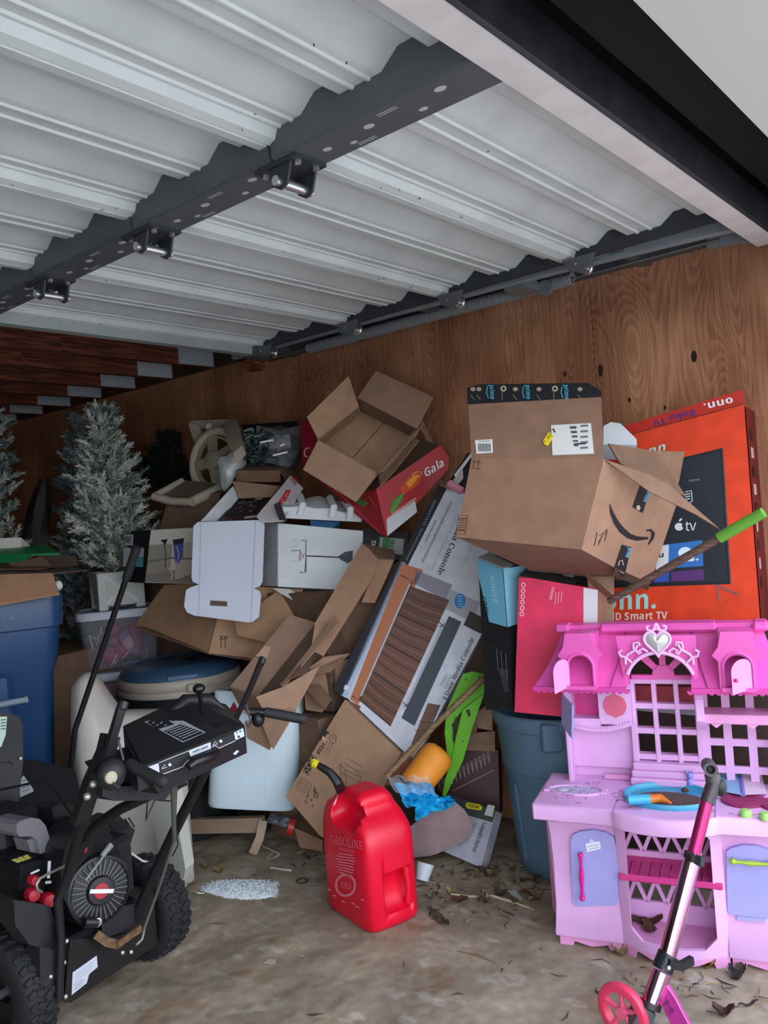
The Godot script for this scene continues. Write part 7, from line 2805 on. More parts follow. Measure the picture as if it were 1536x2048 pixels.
	ink(mb, tpl, [[330, 1433], [339, 1430], [356, 1440], [346, 1444]], "141416", 0.0026)
	ink(mb, tpl, [[328, 1464], [362, 1450], [407, 1467], [366, 1484]], "141416", 0.0026)
	for k in 6:
		stroke(mb, tpl, [[333 + k * 6, 1465 + k * 3.0], [366 + k * 6.5, 1453 + k * 2.4]], 1.3, "b9bec2", 0.0034)
	for k in 4:
		stroke(mb, tpl, [[304 + k * 8, 1449 + (k % 2) * 5], [309 + k * 8, 1446 + (k % 2) * 5]], 1.5, "a5aab0", 0.0034)
	ink(mb, tpl, [[388, 1412], [400, 1409], [448, 1448], [432, 1454]], "050506", 0.002)
	var fpl := pln(bot[0], bot[1], top[0])
	ink(mb, fpl, [[293, 1534], [316, 1526], [318, 1545], [300, 1538]], "c8ccd2", 0.002)
	ink(mb, fpl, [[316, 1526], [375, 1503], [378, 1518], [368, 1526], [364, 1533], [321, 1549]], "27282b", 0.002)
	ink(mb, fpl, [[376, 1501], [420, 1484], [421, 1497], [380, 1513]], "c5cdd2", 0.002)
	ink(mb, fpl, [[420, 1484], [466, 1466], [469, 1480], [436, 1495], [430, 1490], [422, 1493]], "27282b", 0.002)
	ink(mb, fpl, [[467, 1465], [485, 1456], [488, 1472], [470, 1480]], "c9d2d6", 0.002)
	stroke(mb, fpl, [[321, 1549], [364, 1533], [368, 1526], [378, 1518]], 1.4, "cfc9cc", 0.003)
	stroke(mb, fpl, [[422, 1493], [430, 1491], [436, 1496], [469, 1481]], 1.4, "cfc9cc", 0.003)
	stroke(mb, fpl, [[316, 1525], [376, 1501]], 1.2, "cfc9cc", 0.003)
	for q in [[326, 1531], [428, 1484]]:
		stroke(mb, fpl, [[q[0] - 4, q[1] + 6], [q[0] + 1, q[1] - 2], [q[0] + 6, q[1] + 3], [q[0] - 4, q[1] + 6]], 1.2, "c6c2c4", 0.003)
		ink(mb, fpl, circ(q[0] + 12, q[1] - 2, 3), "cfd2d4", 0.003)
		lines(mb, fpl, Vector2(q[0] + 20, q[1] - 8), Vector2(q[0] + 40, q[1] - 16), Vector2(1, 4), 2, 1.2, "a5a8ac", 0.1)
	words(mb, fpl, "AUGER", Vector2(384, 1506), Vector2(398, 1500), Vector2(0, -4), "3a4046", "sans_bold", 0.003)
	words(mb, fpl, "DRIVE", Vector2(400, 1500), Vector2(414, 1494), Vector2(0, -4), "3a4046", "sans_bold", 0.003)
	words(mb, fpl, "F R", Vector2(471, 1468), Vector2(482, 1463), Vector2(0, -4), "3a4046", "sans_bold", 0.003)
	ink(mb, fpl, circ(476, 1473, 2.5), "3a4046", 0.003)
	ink(mb, fpl, [[465, 1507], [473, 1500], [477, 1502], [470, 1510]], "c9c6c8", 0.002)
	prt(pan, "printed_labels", mb, INK())
	mb = MB.new()
	mb.tube([sx(377, 1534, -0.61), sx(386, 1526, -0.612), sx(424, 1512, -0.612), sx(436, 1504, -0.61)], [0.009, 0.0135, 0.0135, 0.009], 14)
	prt(pan, "headlamp_housing", mb, M("121214", 0.35))
	# gear lever
	mb = MB.new()
	mb.tube([sx(406, 1432, -0.44), sx(402, 1405, -0.45), sx(399, 1385, -0.46)], [0.005, 0.006, 0.008], 10)
	var gl := prt(t, "gear_lever", mb, blk)
	mb = MB.new()
	mb.ball(Transform3D(Basis(), sx(398, 1377, -0.465)), 0.019, 0.014, 0.016, 16)
	prt(gl, "knob", mb, M("121214", 0.3))
	# paddles
	mb = MB.new()
	mb.strap([sx(472, 1437, -0.56), sx(498, 1382, -0.58), sx(518, 1335, -0.58), sx(525, 1318, -0.58)], (SA + Vector3.UP * 0.4), 0.02, 0.008)
	mb.tube([sx(521, 1328, -0.58), sx(526, 1316, -0.58)], 0.0105, 10)
	prt(t, "right_paddle", mb, blk)
	mb = MB.new()
	mb.strap([sx(214, 1510, -0.56), sx(226, 1470, -0.58), sx(240, 1425, -0.58), sx(246, 1408, -0.58)], (SA + Vector3.UP * 0.3), 0.024, 0.01)
	mb.tube([sx(243, 1418, -0.58), sx(248, 1404, -0.58)], 0.0125, 10)
	prt(t, "left_paddle", mb, blk)
	# grips
	mb = MB.new()
	mb.tube([sx(500, 1424, -0.52), sx(534, 1425, -0.56)], 0.0125, 12)
	mb.ball(Transform3D(Basis(), sx(516, 1438, -0.54)), 0.02, 0.024, 0.02, 12)
	prt(t, "right_mount", mb, blk)
	mb = MB.new()
	mb.tube([sx(530, 1424, -0.57), sx(600, 1437, -0.655), sx(606, 1438, -0.66), sx(612, 1439, -0.667)], [0.0145, 0.0145, 0.0155, 0.0125], 16)
	prt(t, "right_grip", mb, M("19191b", 0.7))
	mb = MB.new()
	mb.tube([sx(258, 1528, -0.56), sx(318, 1560, -0.65), sx(326, 1563, -0.66), sx(334, 1567, -0.668)], [0.0135, 0.0150, 0.0165, 0.0125], 16)
	prt(t, "left_grip", mb, M("19191b", 0.7))
	mb = MB.new()
	mb.ball(Transform3D(Basis(), sx(222, 1548, -0.56)), 0.036, 0.036, 0.03, 14)
	plate(mb, sfp(-0.5), [[205, 1575], [300, 1570], [345, 1580], [330, 1600], [230, 1602], [205, 1592]], 0.06)
	prt(t, "switch_box", mb, blk2)
	mb = MB.new()
	mb.lathe(Transform3D(rx.basis, sx(222, 1555, -0.592)), [[0.014, -0.005], [0.014, 0.003], [0.01, 0.006], [0.002, 0.006]], 16)
	prt(t, "switch_knob", mb, M("a59a86", 0.5))
	mb = MB.new()
	mb.tube([sx(496, 1415, -0.55), sx(489, 1400, -0.57), sx(502, 1445, -0.575), sx(497, 1454, -0.58), sx(491, 1446, -0.58)], 0.0028, 6)
	mb.tube([sx(237, 1482, -0.57), sx(247, 1520, -0.575)], 0.0028, 6)
	mb.tube([sx(226, 1565, -0.6), sx(236, 1575, -0.6), sx(240, 1572, -0.6)], 0.002, 5)
	prt(t, "cable_wire", mb, M("4a4a4e", 0.4, 0.4))
	mb = MB.new()
	mb.tube([sx(295, 1600, -0.5), sx(292, 1640, -0.45), sx(310, 1600, -0.45), sx(340, 1602, -0.45)], 0.002, 5)
	mb.tube([sx(352, 1660, -0.36), sx(356, 1690, -0.33), sx(345, 1712, -0.3)], 0.002, 5)
	prt(t, "thin_cable", mb, M("161618", 0.5))
	# auger housing and chute in front
	mb = MB.new()
	sbox(mb, 0.32, 0.72, -0.32, 0.32, 0.02, 0.5, 0.02)
	sbox(mb, 0.3, 0.45, -0.16, 0.16, 0.1, 0.42, 0.02)
	prt(t, "auger_housing", mb, blk)
	mb = MB.new()
	var cp := pxp([0, 1425, 2.55], [46, 1450, 2.6], [5, 1720, 2.5])
	plate(mb, cp, [[-60, 1424], [22, 1427], [38, 1434], [46, 1450], [46, 1525], [38, 1600], [30, 1690], [22, 1722], [-60, 1722]], 0.03)
	var ch := prt(t, "chute_deflector", mb, M("1b1b1f", 0.35))
	mb = MB.new()
	ink(mb, cp, [[-30, 1434], [14, 1433], [11, 1470], [2, 1494], [-30, 1494]], "b9cfc0", 0.001)
	for k in 4:
		stroke(mb, cp, [[1, 1440 + k * 6], [11, 1439 + k * 6]], 2.4, "4a5a50", 0.002)
	stroke(mb, cp, [[2, 1526], [18, 1523], [25, 1530]], 2.5, "08080a", 0.002)
	prt(ch, "sticker", mb, INK())
	mb = MB.new()
	mb.ball(Transform3D(Basis(), on(cp, 40, 1517) + cp.normal * 0.004), 0.007, 0.007, 0.007, 8)
	prt(ch, "bolt", mb, zinc)
	mb = MB.new()
	var ap := pxp([30, 1540, 2.8], [150, 1540, 2.9], [60, 1640, 2.7])
	plate(mb, ap, [[20, 1530], [60, 1518], [150, 1540], [165, 1600], [120, 1650], [30, 1650]], 0.03)
	var hc := prt(t, "housing_cover", mb, M("101012", 0.5))
	mb = MB.new()
	ink(mb, ap, [[39, 1562], [47, 1551], [66, 1578], [67, 1583], [40, 1595]], "b9bdc0", 0.001)
	for k in 4:
		stroke(mb, ap, [[43, 1563 + k * 7], [55 + k * 2, 1560 + k * 6]], 1.5, "5c6064", 0.002)
	prt(hc, "sticker", mb, INK())
	mb = MB.new()
	mb.tube([S(0.3, -0.1, 0.62), S(0.2, -0.12, 0.64), sx(95, 1560, 0.05), sx(150, 1640, -0.2)], 0.004, 6)
	prt(t, "chute_rod", mb, M("2a2a2d", 0.4, 0.3))


# ---------- red fuel can ----------
func gas_can() -> void:
	var e1 := Vector3(-0.265, 0, 0.964).normalized()
	var e2 := Vector3(-0.964, 0, -0.265).normalized()
	var c := Vector3(1.979, 0, -1.866) - e1 * 0.132 - e2 * 0.088
	var x := Transform3D(Basis(e1, Vector3.UP, e2), c)
	var t := T("fuel_can", "bright red plastic fuel can with black spout on the floor in the middle", "fuel can", c)
	var red := M("e4062f", 0.38, 0.0, "scuff", 1.4)
	var mb := MB.new()
	mb.loft(Transform3D(), [[0.0, 0.136, 0.092], [0.006, 0.147, 0.101], [0.022, 0.154, 0.108], [0.26, 0.154, 0.108], [0.29, 0.1535, 0.106], [0.318, 0.148, 0.104, -0.004], [0.342, 0.136, 0.1, -0.012], [0.362, 0.122, 0.095, -0.02], [0.38, 0.106, 0.088, -0.026], [0.388, 0.095, 0.083, -0.016], [0.402, 0.088, 0.076, -0.008], [0.416, 0.078, 0.066, -0.002], [0.428, 0.062, 0.055, 0.002], [0.434, 0.044, 0.042, 0.004]], 6.0, 96)
	var base := CSGMesh3D.new()
	base.name = "body"
	base.mesh = commit(mb, Vector3.ZERO)
	base.material = red
	var comb := CSGCombiner3D.new()
	comb.name = "body"
	comb.add_child(base)
	var cut := func(cm: MB) -> void:
		var k := CSGMesh3D.new()
		k.name = "hollow"
		k.mesh = commit(cm, Vector3.ZERO)
		k.operation = CSGShape3D.OPERATION_SUBTRACTION
		k.material = red
		comb.add_child(k, true)
	mb = MB.new()
	var hs := []
	for i in 27:
		var tt := lerpf(-0.985, 0.985, i / 26.0)
		var k := pow(1.0 - pow(absf(tt), 3.0), 1.0 / 3.0)
		hs.append([tt * 0.047, 0.082 * k, 0.082 * k])
	mb.loft(Transform3D(Basis(Vector3.RIGHT, 0.25), Vector3(0.014, 0.36, 0.115)), hs, 3.2, 72)
	cut.call(mb)
	mb = MB.new()
	mb.loft(Transform3D(Basis(), Vector3(0.17, 0, -0.012)), [[0.052, 0.02, 0.05], [0.06, 0.045, 0.056], [0.09, 0.06, 0.058], [0.18, 0.062, 0.058], [0.19, 0.05, 0.054]], 5.0, 28)
	cut.call(mb)
	t.add_child(comb)
	comb.transform = Transform3D(x.basis, Vector3.ZERO)
	# grip bar across the side hollow
	mb = MB.new()
	mb.tube([x * Vector3(0.138, 0.06, -0.058), x * Vector3(0.142, 0.12, -0.06), x * Vector3(0.138, 0.185, -0.058)], [0.014, 0.0125, 0.014], 12)
	prt(t, "grip_bar", mb, red)
	mb = MB.new()
	var fp := Plane(e2, e2.dot(c + e2 * 0.1085))
	var lt := "e0707c"
	words(mb, fp, "GASOLINE", Vector2(662, 1685), Vector2(726, 1700), Vector2(-1, -17), lt, "serif", 0.0016)
	words(mb, fp, "DANGER", Vector2(678, 1700), Vector2(708, 1707), Vector2(0, -6), lt, "sans", 0.0016)
	for k in 8:
		var w: float = [24.0, 30.0, 34.0, 28.0, 26.0, 30.0, 24.0, 22.0][k]
		stroke(mb, fp, [[692 - w * 0.6, 1706 + k * 5.4], [692 + w * 0.6, 1711 + k * 5.8]], 2.4, lt, 0.0016)
	stroke(mb, fp, circ(692, 1770, 19, 21, 22), 5.0, lt, 0.0016, true)
	words(mb, fp, "UBS", Vector2(682, 1775), Vector2(703, 1779), Vector2(0, -12), lt, "serif", 0.0016)
	for q in [[656, 1778], [666, 1790], [684, 1802], [704, 1806], [722, 1798], [712, 1812]]:
		stroke(mb, fp, [[q[0], q[1]], [q[0] + 7, q[1] + 2]], 3.0, lt, 0.0016)
	prt(t, "raised_lettering", mb, M("e8788a", 0.5))
	# spout
	mb = MB.new()
	var s0 := x * Vector3(-0.09, 0.372, 0.03)
	mb.lathe(Transform3D(Basis(Vector3.RIGHT, 0.0), s0), [[0.024, -0.01], [0.026, 0.012], [0.024, 0.022], [0.016, 0.03]], 18)
	prt(t, "spout_collar", mb, M("141416", 0.5))
	var sp := [s0 + Vector3(0, 0.02, 0), P(674, 1562, 2.83), P(660, 1545, 2.84), P(647, 1537, 2.85), P(634, 1529, 2.86)]
	mb = MB.new()
	mb.tube(sp, [0.02, 0.0165, 0.014, 0.013, 0.011], 14)
	prt(t, "spout", mb, M("17171a", 0.5))
	mb = MB.new()
	mb.tube([P(636, 1530, 2.858), P(627, 1526, 2.862), P(624, 1524, 2.863)], [0.0145, 0.0155, 0.010], 14)
	mb.tube([P(625, 1518, 2.865), P(629, 1534, 2.865)], 0.0075, 8)
	prt(t, "spout_cap", mb, M("d4c41e", 0.45))
	mb = MB.new()
	mb.tube([s0 + Vector3(0, 0.03, 0) + e2 * 0.02, P(672, 1600, 2.82), P(668, 1610, 2.82)], 0.003, 6)
	prt(t, "tie", mb, M("cfa0a0", 0.5))


# ---------- pink kick scooter ----------
func kick_scooter() -> void:
	var g := fl(1250, 2078)
	var t := T("kick_scooter", "pink metallic kick scooter without handlebars leaning on the play kitchen counter", "scooter", Vector3(g.x, 0, g.z))
	var pink := M("c23a7a", 0.28, 0.85)
	var chrome := M("e0a9c8", 0.16, 1.0)
	var blk := M("1b1b1e", 0.45)
	var a := P(1421, 1538, 2.21)
	var b := P(1388, 1706, 2.155)
	var c := P(1334, 1912, 2.10)
	var e := P(1300, 2012, 2.07)
	var mb := MB.new()
	mb.tube([P(1415, 1598, 2.193), b], 0.0165, 18)
	prt(t, "inner_tube", mb, M("b02c66", 0.3, 0.7))
	mb = MB.new()
	mb.tube([P(1389, 1703, 2.15), P(1386, 1714, 2.15)], 0.0195, 16)
	mb.tube([P(1386, 1714, 2.15), c], 0.0215, 20)
	prt(t, "steering_tube", mb, chrome)
	mb = MB.new()
	mb.tube([P(1391, 1712, 2.15), P(1385, 1724, 2.148)], 0.0255, 16)
	mb.strap([P(1372, 1706, 2.14), P(1386, 1718, 2.115)], Vector3.UP, 0.018, 0.012)
	mb.strap([P(1396, 1720, 2.12), P(1404, 1724, 2.14)], Vector3.UP, 0.022, 0.014)
	prt(t, "clamp", mb, blk)
	# T piece with open end at the top
	mb = MB.new()
	var tx := (-r0 * 0.25 - f0 * 0.95 + Vector3.UP * 0.12).normalized()
	mb.tube([P(1428, 1566, 2.205), P(1414, 1606, 2.19)], [0.0195, 0.019], 16)
	prt(t, "top_collar", mb, M("3a3034", 0.4))
	mb = MB.new()
	var tc := P(1419, 1535, 2.215)
	var rows := []
	var tb := Basis(tx.cross(Vector3.UP).normalized(), tx, Vector3.UP).orthonormalized()
	mb.lathe(Transform3D(tb, tc), [[0.0115, -0.01], [0.0115, 0.03], [0.0185, 0.03], [0.0185, -0.04], [0.002, -0.04]], 22, true, false)
	mb.tube([tc - tx * 0.02, P(1440, 1580, 2.21)], 0.017, 12)
	mb.tube([P(1424, 1548, 2.21), P(1428, 1568, 2.205)], 0.02, 14)
	prt(t, "t_piece", mb, M("4a4448", 0.5))
	mb = MB.new()
	mb.ball(Transform3D(Basis(), P(1440, 1575, 2.2)), 0.018, 0.024, 0.018, 12)
	prt(t, "lever_block", mb, blk)
	# lower clamp with lever, head tube, neck
	mb = MB.new()
	mb.tube([P(1337, 1908, 2.10), P(1324, 1940, 2.09)], 0.026, 18)
	mb.strap([P(1336, 1926, 2.07), P(1362, 1932, 2.08), P(1384, 1920, 2.1)], Vector3.UP, 0.02, 0.014)
	prt(t, "quick_clamp", mb, M("25272a", 0.35, 0.3))
	mb = MB.new()
	mb.ball(Transform3D(Basis(), P(1337, 1936, 2.06)), 0.006, 0.006, 0.006, 10)
	prt(t, "clamp_bolt", mb, M("cdd0d2", 0.3, 0.7))
	mb = MB.new()
	mb.tube([P(1324, 1943, 2.09), e], 0.0235, 20)
	prt(t, "head_tube", mb, chrome)
	mb = MB.new()
	mb.tube([P(1302, 2004, 2.072), P(1299, 2016, 2.068)], 0.027, 18)
	prt(t, "bearing_cup", mb, blk)
	mb = MB.new()
	var np := pxp([1330, 1952, 2.085], [1380, 2060, 1.98], [1312, 1996, 2.07])
	plate(mb, np, [[1322, 1956], [1326, 1955], [1350, 1995], [1392, 2075], [1420, 2130], [1388, 2140], [1352, 2070], [1318, 2000], [1312, 1990]], 0.02)
	var nk := prt(t, "neck_plate", mb, M("c43a92", 0.35, 0.3))
	mb = MB.new()
	stroke(mb, np, [[1324, 1956], [1350, 1996], [1392, 2076]], 2.0, "e6a8d0", 0.001)
	words(mb, np, "H", Vector2(1326, 2006), Vector2(1340, 2028), Vector2(9, -7), "7a1f5c", "sans_bold", 0.001)
	stroke(mb, np, [[1322, 1998], [1332, 1996], [1348, 2026], [1338, 2032]], 1.5, "8e2a6c", 0.001, true)
	prt(nk, "printed_badge", mb, INK())
	# fork block and front wheel
	var wc := Vector3(g.x, 0.07, g.z)
	var ax := (np.normal * 0.9).normalized()
	ax.y = 0
	ax = ax.normalized()
	mb = MB.new()
	mb.prism([P(1284, 2012, 2.05), P(1312, 2030, 2.05), P(1302, 2066, 2.05), P(1262, 2066, 2.05), P(1266, 2048, 2.05)], f0 * 0.05)
	prt(t, "fork", mb, M("4a5052", 0.45))
	var wx := Transform3D(Basis(ax.cross(Vector3.UP).normalized(), ax, Vector3.UP).orthonormalized(), wc)
	mb = MB.new()
	mb.lathe(wx, [[0.062, -0.013], [0.069, -0.010], [0.072, 0.0], [0.069, 0.010], [0.062, 0.013], [0.05, 0.012], [0.05, -0.012], [0.062, -0.013]], 36, false, false)
	var wh := prt(t, "wheel", mb, M("d83a5c", 0.4))
	mb = MB.new()
	for k in 5:
		var an := TAU * k / 5 + 0.3
		var o := wx.basis.x * cos(an) + wx.basis.z * sin(an)
		mb.tube([wc + o * 0.012, wc + o * 0.052], 0.0065, 8)
	mb.lathe(wx, [[0.014, -0.013], [0.014, 0.013]], 16)
	prt(wh, "spoke", mb, M("e05a7a", 0.4))
	# deck running back under the neck, rear wheel
	var d0 := on(np, 1400, 2120)
	var dk := Vector3(d0.x, 0.075, d0.z)
	var dd := (dk - wc)
	dd.y = 0
	dd = dd.normalized()
	mb = MB.new()
	mb.box(Transform3D(Basis(dd.cross(Vector3.UP).normalized(), Vector3.UP, -dd).orthonormalized(), dk + dd * 0.2), Vector3(0.1, 0.035, 0.42), 0.012)
	prt(t, "deck", mb, M("2b2b30", 0.7))
	mb = MB.new()
	var rw := wx
	rw.origin = Vector3(dk.x, 0.06, dk.z) + dd * 0.47
	mb.lathe(rw, [[0.05, -0.013], [0.06, 0.0], [0.05, 0.013]], 28)
	prt(t, "wheel", mb, M("d83a5c", 0.4))


# ---------- leaves and litter ----------
func leaf_mesh(rg: RandomNumberGenerator, ln: float, w: float, curl: float) -> MB:
	var mb := MB.new()
	var top := []
	var n := 9
	var ws := rg.randf_range(0.7, 1.3)
	for i in n:
		var f := i / (n - 1.0)
		var ww := w * pow(sin(PI * clampf(f * 0.94 + 0.03, 0, 1)), 0.7) * (1.0 + 0.25 * sin(f * 19 * ws))
		var z := (f - 0.5) * ln
		var h := curl * (4 * (f - 0.5) * (f - 0.5)) + 0.004 * sin(f * 9 * ws)
		top.append(PackedVector3Array([Vector3(-ww, h + curl * 0.5 + 0.002, z), Vector3(-ww * 0.5, h + 0.002, z), Vector3(0, h + 0.001, z), Vector3(ww * 0.5, h + 0.003, z), Vector3(ww, h + curl * 0.7 + 0.002, z)]))
	mb.grid(top, false, false, false, Vector3.UP)
	mb.tube([Vector3(0, 0.002, -ln * 0.5), Vector3(0.002, 0.003, -ln * 0.5 - ln * 0.3)], 0.0012, 4)
	return mb

func leaf(px: Array, ln: float, w: float, turn: float, hex: String, label: String, curl := 0.008, h := 0.0) -> void:
	var rg := RandomNumberGenerator.new()
	rg.seed = int(px[0] * 13 + px[1])
	var mb := leaf_mesh(rg, ln, w, curl)
	var o := MeshInstance3D.new()
	o.name = numbered("dry_leaf")
	o.mesh = commit(mb, Vector3.ZERO)
	o.material_override = M(hex, 0.8, 0.0, "dirt", 20.0)
	add_child(o)
	o.position = fl(px[0], px[1], h) + Vector3(0, 0.002, 0)
	o.rotation.y = turn
	tag(o, label, "leaf", "dry leaves and husks on the floor")

func floor_litter() -> void:
	var mb := MB.new()
	var rg := RandomNumberGenerator.new()
	rg.seed = 99
	# leaves told apart by where they lie
	leaf([880, 1840], 0.13, 0.017, -1.2 + 0.75, "5e5238", "long olive brown husk lying right of the red fuel can", 0.006)
	leaf([920, 1803], 0.06, 0.018, 0.9, "6b3f2e", "reddish brown leaf under the pale curved stalk")
	leaf([902, 1788], 0.035, 0.012, 0.2, "b0a060", "yellowish leaf tip at the left end of the pale curved stalk", 0.012)
	leaf([988, 1750], 0.07, 0.010, -0.7, "a89a58", "upright yellow green leaf before the white sorter carton", 0.01)
	leaf([1240, 1908], 0.05, 0.026, 1.2, "c0a67c", "pale tan leaf caught under the foot of the play kitchen", 0.02)
	leaf([1416, 1935], 0.045, 0.018, 0.3, "b87a2e", "orange leaf at the foot of the bowed kitchen middle", 0.02)
	leaf([440, 1745], 0.045, 0.014, 0.8, "a58a55", "tan leaf above the white powder patch", 0.01)
	leaf([411, 1737], 0.04, 0.007, -0.3, "a58a55", "narrow tan leaf left of the other leaf above the powder patch", 0.008)
	leaf([632, 1705], 0.035, 0.016, 0.6, "c0a040", "yellow leaf crumpled against the left side of the fuel can", 0.014)
	leaf([1448, 2030], 0.055, 0.016, 0.4, "5b3230", "dark red brown leaf near the bottom right corner", 0.016)
	leaf([1497, 2012], 0.06, 0.005, 0.9, "3a2c26", "thin dark leaf right of the scooter neck", 0.004)
	leaf([940, 1750], 0.05, 0.007, 1.9, "8f6a4a", "thin brown strip of leaf in front of the white sorter carton", 0.004)
	leaf([905, 1745], 0.06, 0.007, 2.1, "9c7a5a", "thin tan strip of leaf right of the fuel can", 0.003)
	leaf([1290, 1850], 0.11, 0.022, 0.5, "5a3a2c", "brown lobed leaf lying inside the play kitchen", 0.016, 0.047)
	leaf([1300, 1862], 0.08, 0.018, -0.8, "6b4534", "second brown leaf inside the play kitchen, in front of the lobed one", 0.012, 0.047)
	leaf([1480, 1945], 0.06, 0.015, 1.4, "4a3630", "dark leaf under the right kitchen cabinet", 0.012)
	leaf([1472, 1958], 0.05, 0.014, -0.4, "3a2e2a", "dark curled leaf in front of the right kitchen cabinet", 0.018)
	leaf([1370, 1925], 0.05, 0.009, 1.8, "b06a8a", "pinkish strip under the bowed kitchen middle", 0.006)
	leaf([1075, 1800], 0.045, 0.02, 0.5, "8a7050", "brown leaf beside the left foot of the play kitchen", 0.018)
	leaf([1050, 1785], 0.05, 0.016, -0.9, "a08a60", "tan leaf against the base of the trash can", 0.014)
	leaf([862, 1798], 0.04, 0.01, 0.2, "74706c", "grey curled scrap right behind the fuel can", 0.012)
	# pale curved stalk
	mb.tube([fl(902, 1788, 0.012), fl(940, 1793, 0.006), fl(985, 1792, 0.008), fl(1030, 1805, 0.006), fl(1068, 1820, 0.006)], [0.003, 0.004, 0.005, 0.0055, 0.002], 8)
	solo("pale_stalk", mb, M("b3a488", 0.7), "long pale curved plant stalk on the floor left of the play kitchen", "stalk")
	mb = MB.new()
	mb.tube([fl(915, 1902, 0.002), fl(955, 1910, 0.003), fl(992, 1926, 0.002)], [0.001, 0.0022, 0.001], 5)
	solo("thin_stalk", mb, M("7a6248", 0.8), "thin brown straight stalk on the open floor below the fuel can", "stalk")
	# paper sheet by the kitchen foot
	mb = MB.new()
	mb.prism([fl(1014, 1782, 0.012), fl(1030, 1780, 0.015), fl(1062, 1815, 0.004), fl(1040, 1803, 0.004)], Vector3(0, -0.002, 0))
	solo("paper_scrap", mb, M("9aa098", 0.7), "greyish wet paper scrap beside the pale curved stalk", "paper")
	# white powder patch
	mb = MB.new()
	mb.ink("dfe7ea")
	var outl := [[404, 1778], [416, 1768], [436, 1761], [470, 1760], [500, 1759], [530, 1761], [553, 1766], [556, 1780], [548, 1793], [520, 1798], [488, 1799], [456, 1796], [432, 1790], [412, 1784]]
	var cen := fl(482, 1779)
	var rows := []
	for k in [[1.0, 0.0], [0.93, 0.004], [0.7, 0.008], [0.4, 0.011], [0.08, 0.012]]:
		var row := PackedVector3Array()
		for i in 42:
			var f: float = i / 42.0 * outl.size()
			var a: Array = outl[int(f) % outl.size()]
			var b: Array = outl[(int(f) + 1) % outl.size()]
			var p := fl(lerpf(a[0], b[0], f - int(f)), lerpf(a[1], b[1], f - int(f)))
			row.append(cen.lerp(p, k[0]) + Vector3(0, k[1], 0))
		rows.append(row)
	mb.grid(rows, true, false, true)
	for i in 800:
		var f := rg.randf() * outl.size()
		var a: Array = outl[int(f) % outl.size()]
		var b: Array = outl[(int(f) + 1) % outl.size()]
		var p := fl(lerpf(a[0], b[0], f - int(f)), lerpf(a[1], b[1], f - int(f)))
		var kk := pow(rg.randf(), 0.5) * 1.07
		var q := cen.lerp(p, kk)
		var s := rg.randf_range(0.0012, 0.0034)
		mb.ink("8f9698" if i % 6 == 0 else "e2e9ec")
		mb.ball(Transform3D(Basis(), q + Vector3(0, 0.0115 * (1.0 - pow(minf(kk, 1.0), 3.0)) + 0.001, 0)), s, s, s, 6)
	solo("powder_patch", mb, INK(), "patch of whitish ice melt powder spilled on the concrete", "powder", "", "stuff")
	# ring, plastic bits, cup, feather
	mb = MB.new()
	rows = []
	var rcen := fl(604, 1763)
	for i in 25:
		var an := TAU * i / 24
		rows.append(rcen + Vector3(cos(an) * 0.021, 0.003, sin(an) * 0.021))
	mb.tube(rows, 0.0024, 6, false)
	solo("rubber_ring", mb, M("1b1a1a", 0.6), "small black rubber ring on the floor left of the fuel can", "ring")
	mb = MB.new()
	mb.tube([fl(525, 1692, 0.003), fl(560, 1708, 0.003)], 0.003, 6)
	mb.tube([fl(560, 1708, 0.003), fl(548, 1716, 0.003), fl(533, 1720, 0.003), fl(545, 1704, 0.003)], 0.003, 6)
	solo("plastic_clip", mb, M("b9b4ac", 0.5), "broken pale plastic clip on the floor near the stand leg", "plastic piece")
	mb = MB.new()
	mb.tube([fl(541, 1735, 0.003), fl(565, 1739, 0.004), fl(583, 1741, 0.003)], [0.003, 0.0035, 0.005], 6)
	solo("plastic_stick", mb, M("c0bab2", 0.5), "short pale plastic stick on the floor between clip and rubber ring", "plastic piece")
	mb = MB.new()
	mb.tube([fl(384, 1782, 0.004), fl(396, 1786, 0.007), fl(409, 1787, 0.003)], [0.001, 0.004, 0.001], 6)
	solo("plastic_sliver", mb, M("cfcdc4", 0.5), "white curved sliver at the left tip of the powder patch", "plastic piece")
	mb = MB.new()
	var cx := fl(843, 1764)
	mb.lathe(Transform3D(Basis(Vector3.FORWARD, 0.5), cx + Vector3(0, 0.0, 0)), [[0.024, 0.006], [0.026, 0.02], [0.033, 0.062], [0.034, 0.066], [0.031, 0.066], [0.025, 0.02]], 22)
	solo("white_cup", mb, M("cfd8de", 0.45), "small white cup peeping out behind the right edge of the fuel can", "cup")
	mb = MB.new()
	mb.prism([fl(527, 1925, 0.003), fl(536, 1918, 0.003), fl(552, 1919, 0.004), fl(549, 1927, 0.003)], Vector3(0, -0.002, 0))
	solo("paper_scrap", mb, M("b0a294", 0.8), "small tan paper flake on the open floor below the powder patch", "paper")
	# twigs and crumbs, past counting
	mb = MB.new()
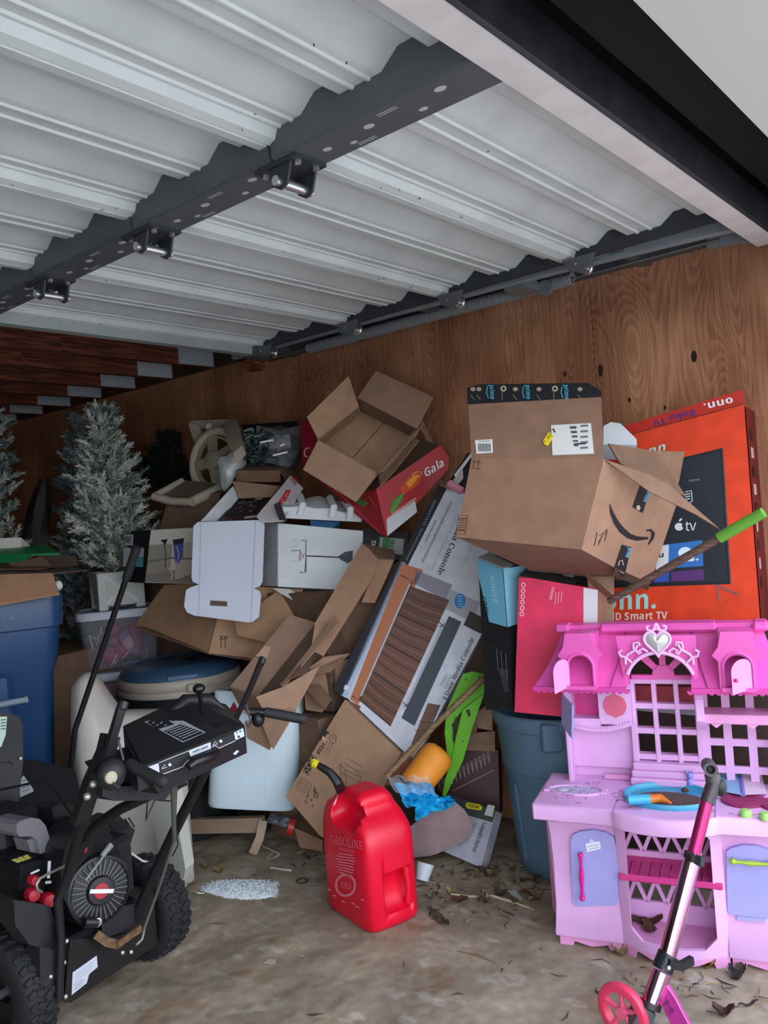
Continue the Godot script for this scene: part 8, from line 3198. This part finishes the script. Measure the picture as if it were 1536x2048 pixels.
	for i in 330:
		var p := Vector2(rg.randf_range(330, 1536), rg.randf_range(1690, 2046))
		if i < 190:
			p = Vector2(rg.randf_range(850, 1120), rg.randf_range(1700, 1840))
		elif i < 250:
			p = Vector2(rg.randf_range(1180, 1536), rg.randf_range(1900, 2000))
		elif i < 280:
			p = Vector2(rg.randf_range(590, 650), rg.randf_range(1690, 1740))
		var a := fl(p.x, p.y, 0.002)
		if a.x > 2.2 + 0.31 * (a.z + 1.326) and a.z > -1.5:
			continue
		var an := rg.randf() * TAU
		var l := rg.randf_range(0.004, 0.03)
		var d := Vector3(cos(an), 0, sin(an)) * l
		mb.ink(["4a3a2e", "7a644c", "2e2622", "9a8664", "5d4a3a"][i % 5])
		mb.tube([a, a + d + Vector3(0, rg.randf() * 0.004, 0), a + d * 2 + Vector3(d.z, 0, -d.x) * 0.6], [0.0008, rg.randf_range(0.0012, 0.003), 0.0006], 5)
	solo("floor_crumbs", mb, INK(), "scattered twigs, leaf crumbs and grit over the concrete floor", "debris", "", "stuff")
	# husks heaped at the foot of the bin: each small, told apart only by place
	var lm := leaf_mesh(rg, 0.05, 0.012, 0.01)
	var proto := MeshInstance3D.new()
	proto.name = numbered("dry_leaf")
	proto.mesh = commit(lm, Vector3.ZERO)
	proto.material_override = M("8a7352", 0.85, 0.0, "dirt", 20.0)
	add_child(proto)
	tag(proto, "small dry curled leaf in the drift at the foot of the trash can", "leaf", "leaf drift by the trash can")
	proto.position = fl(975, 1745) + Vector3(0, 0.004, 0)
	for i in 22:
		var o := proto.duplicate()
		o.name = numbered("dry_leaf")
		add_child(o)
		o.position = fl(rg.randf_range(955, 1095), rg.randf_range(1742, 1812)) + Vector3(0, 0.003 + rg.randf() * 0.01, 0)
		o.rotation = Vector3(rg.randf_range(-0.3, 0.3), rg.randf() * TAU, rg.randf_range(-0.3, 0.3))
		o.scale = Vector3.ONE * rg.randf_range(0.6, 1.3)
		o.material_override = M(["8a7352", "6e5a42", "a08a62", "54463a"][i % 4], 0.85, 0.0, "dirt", 20.0)
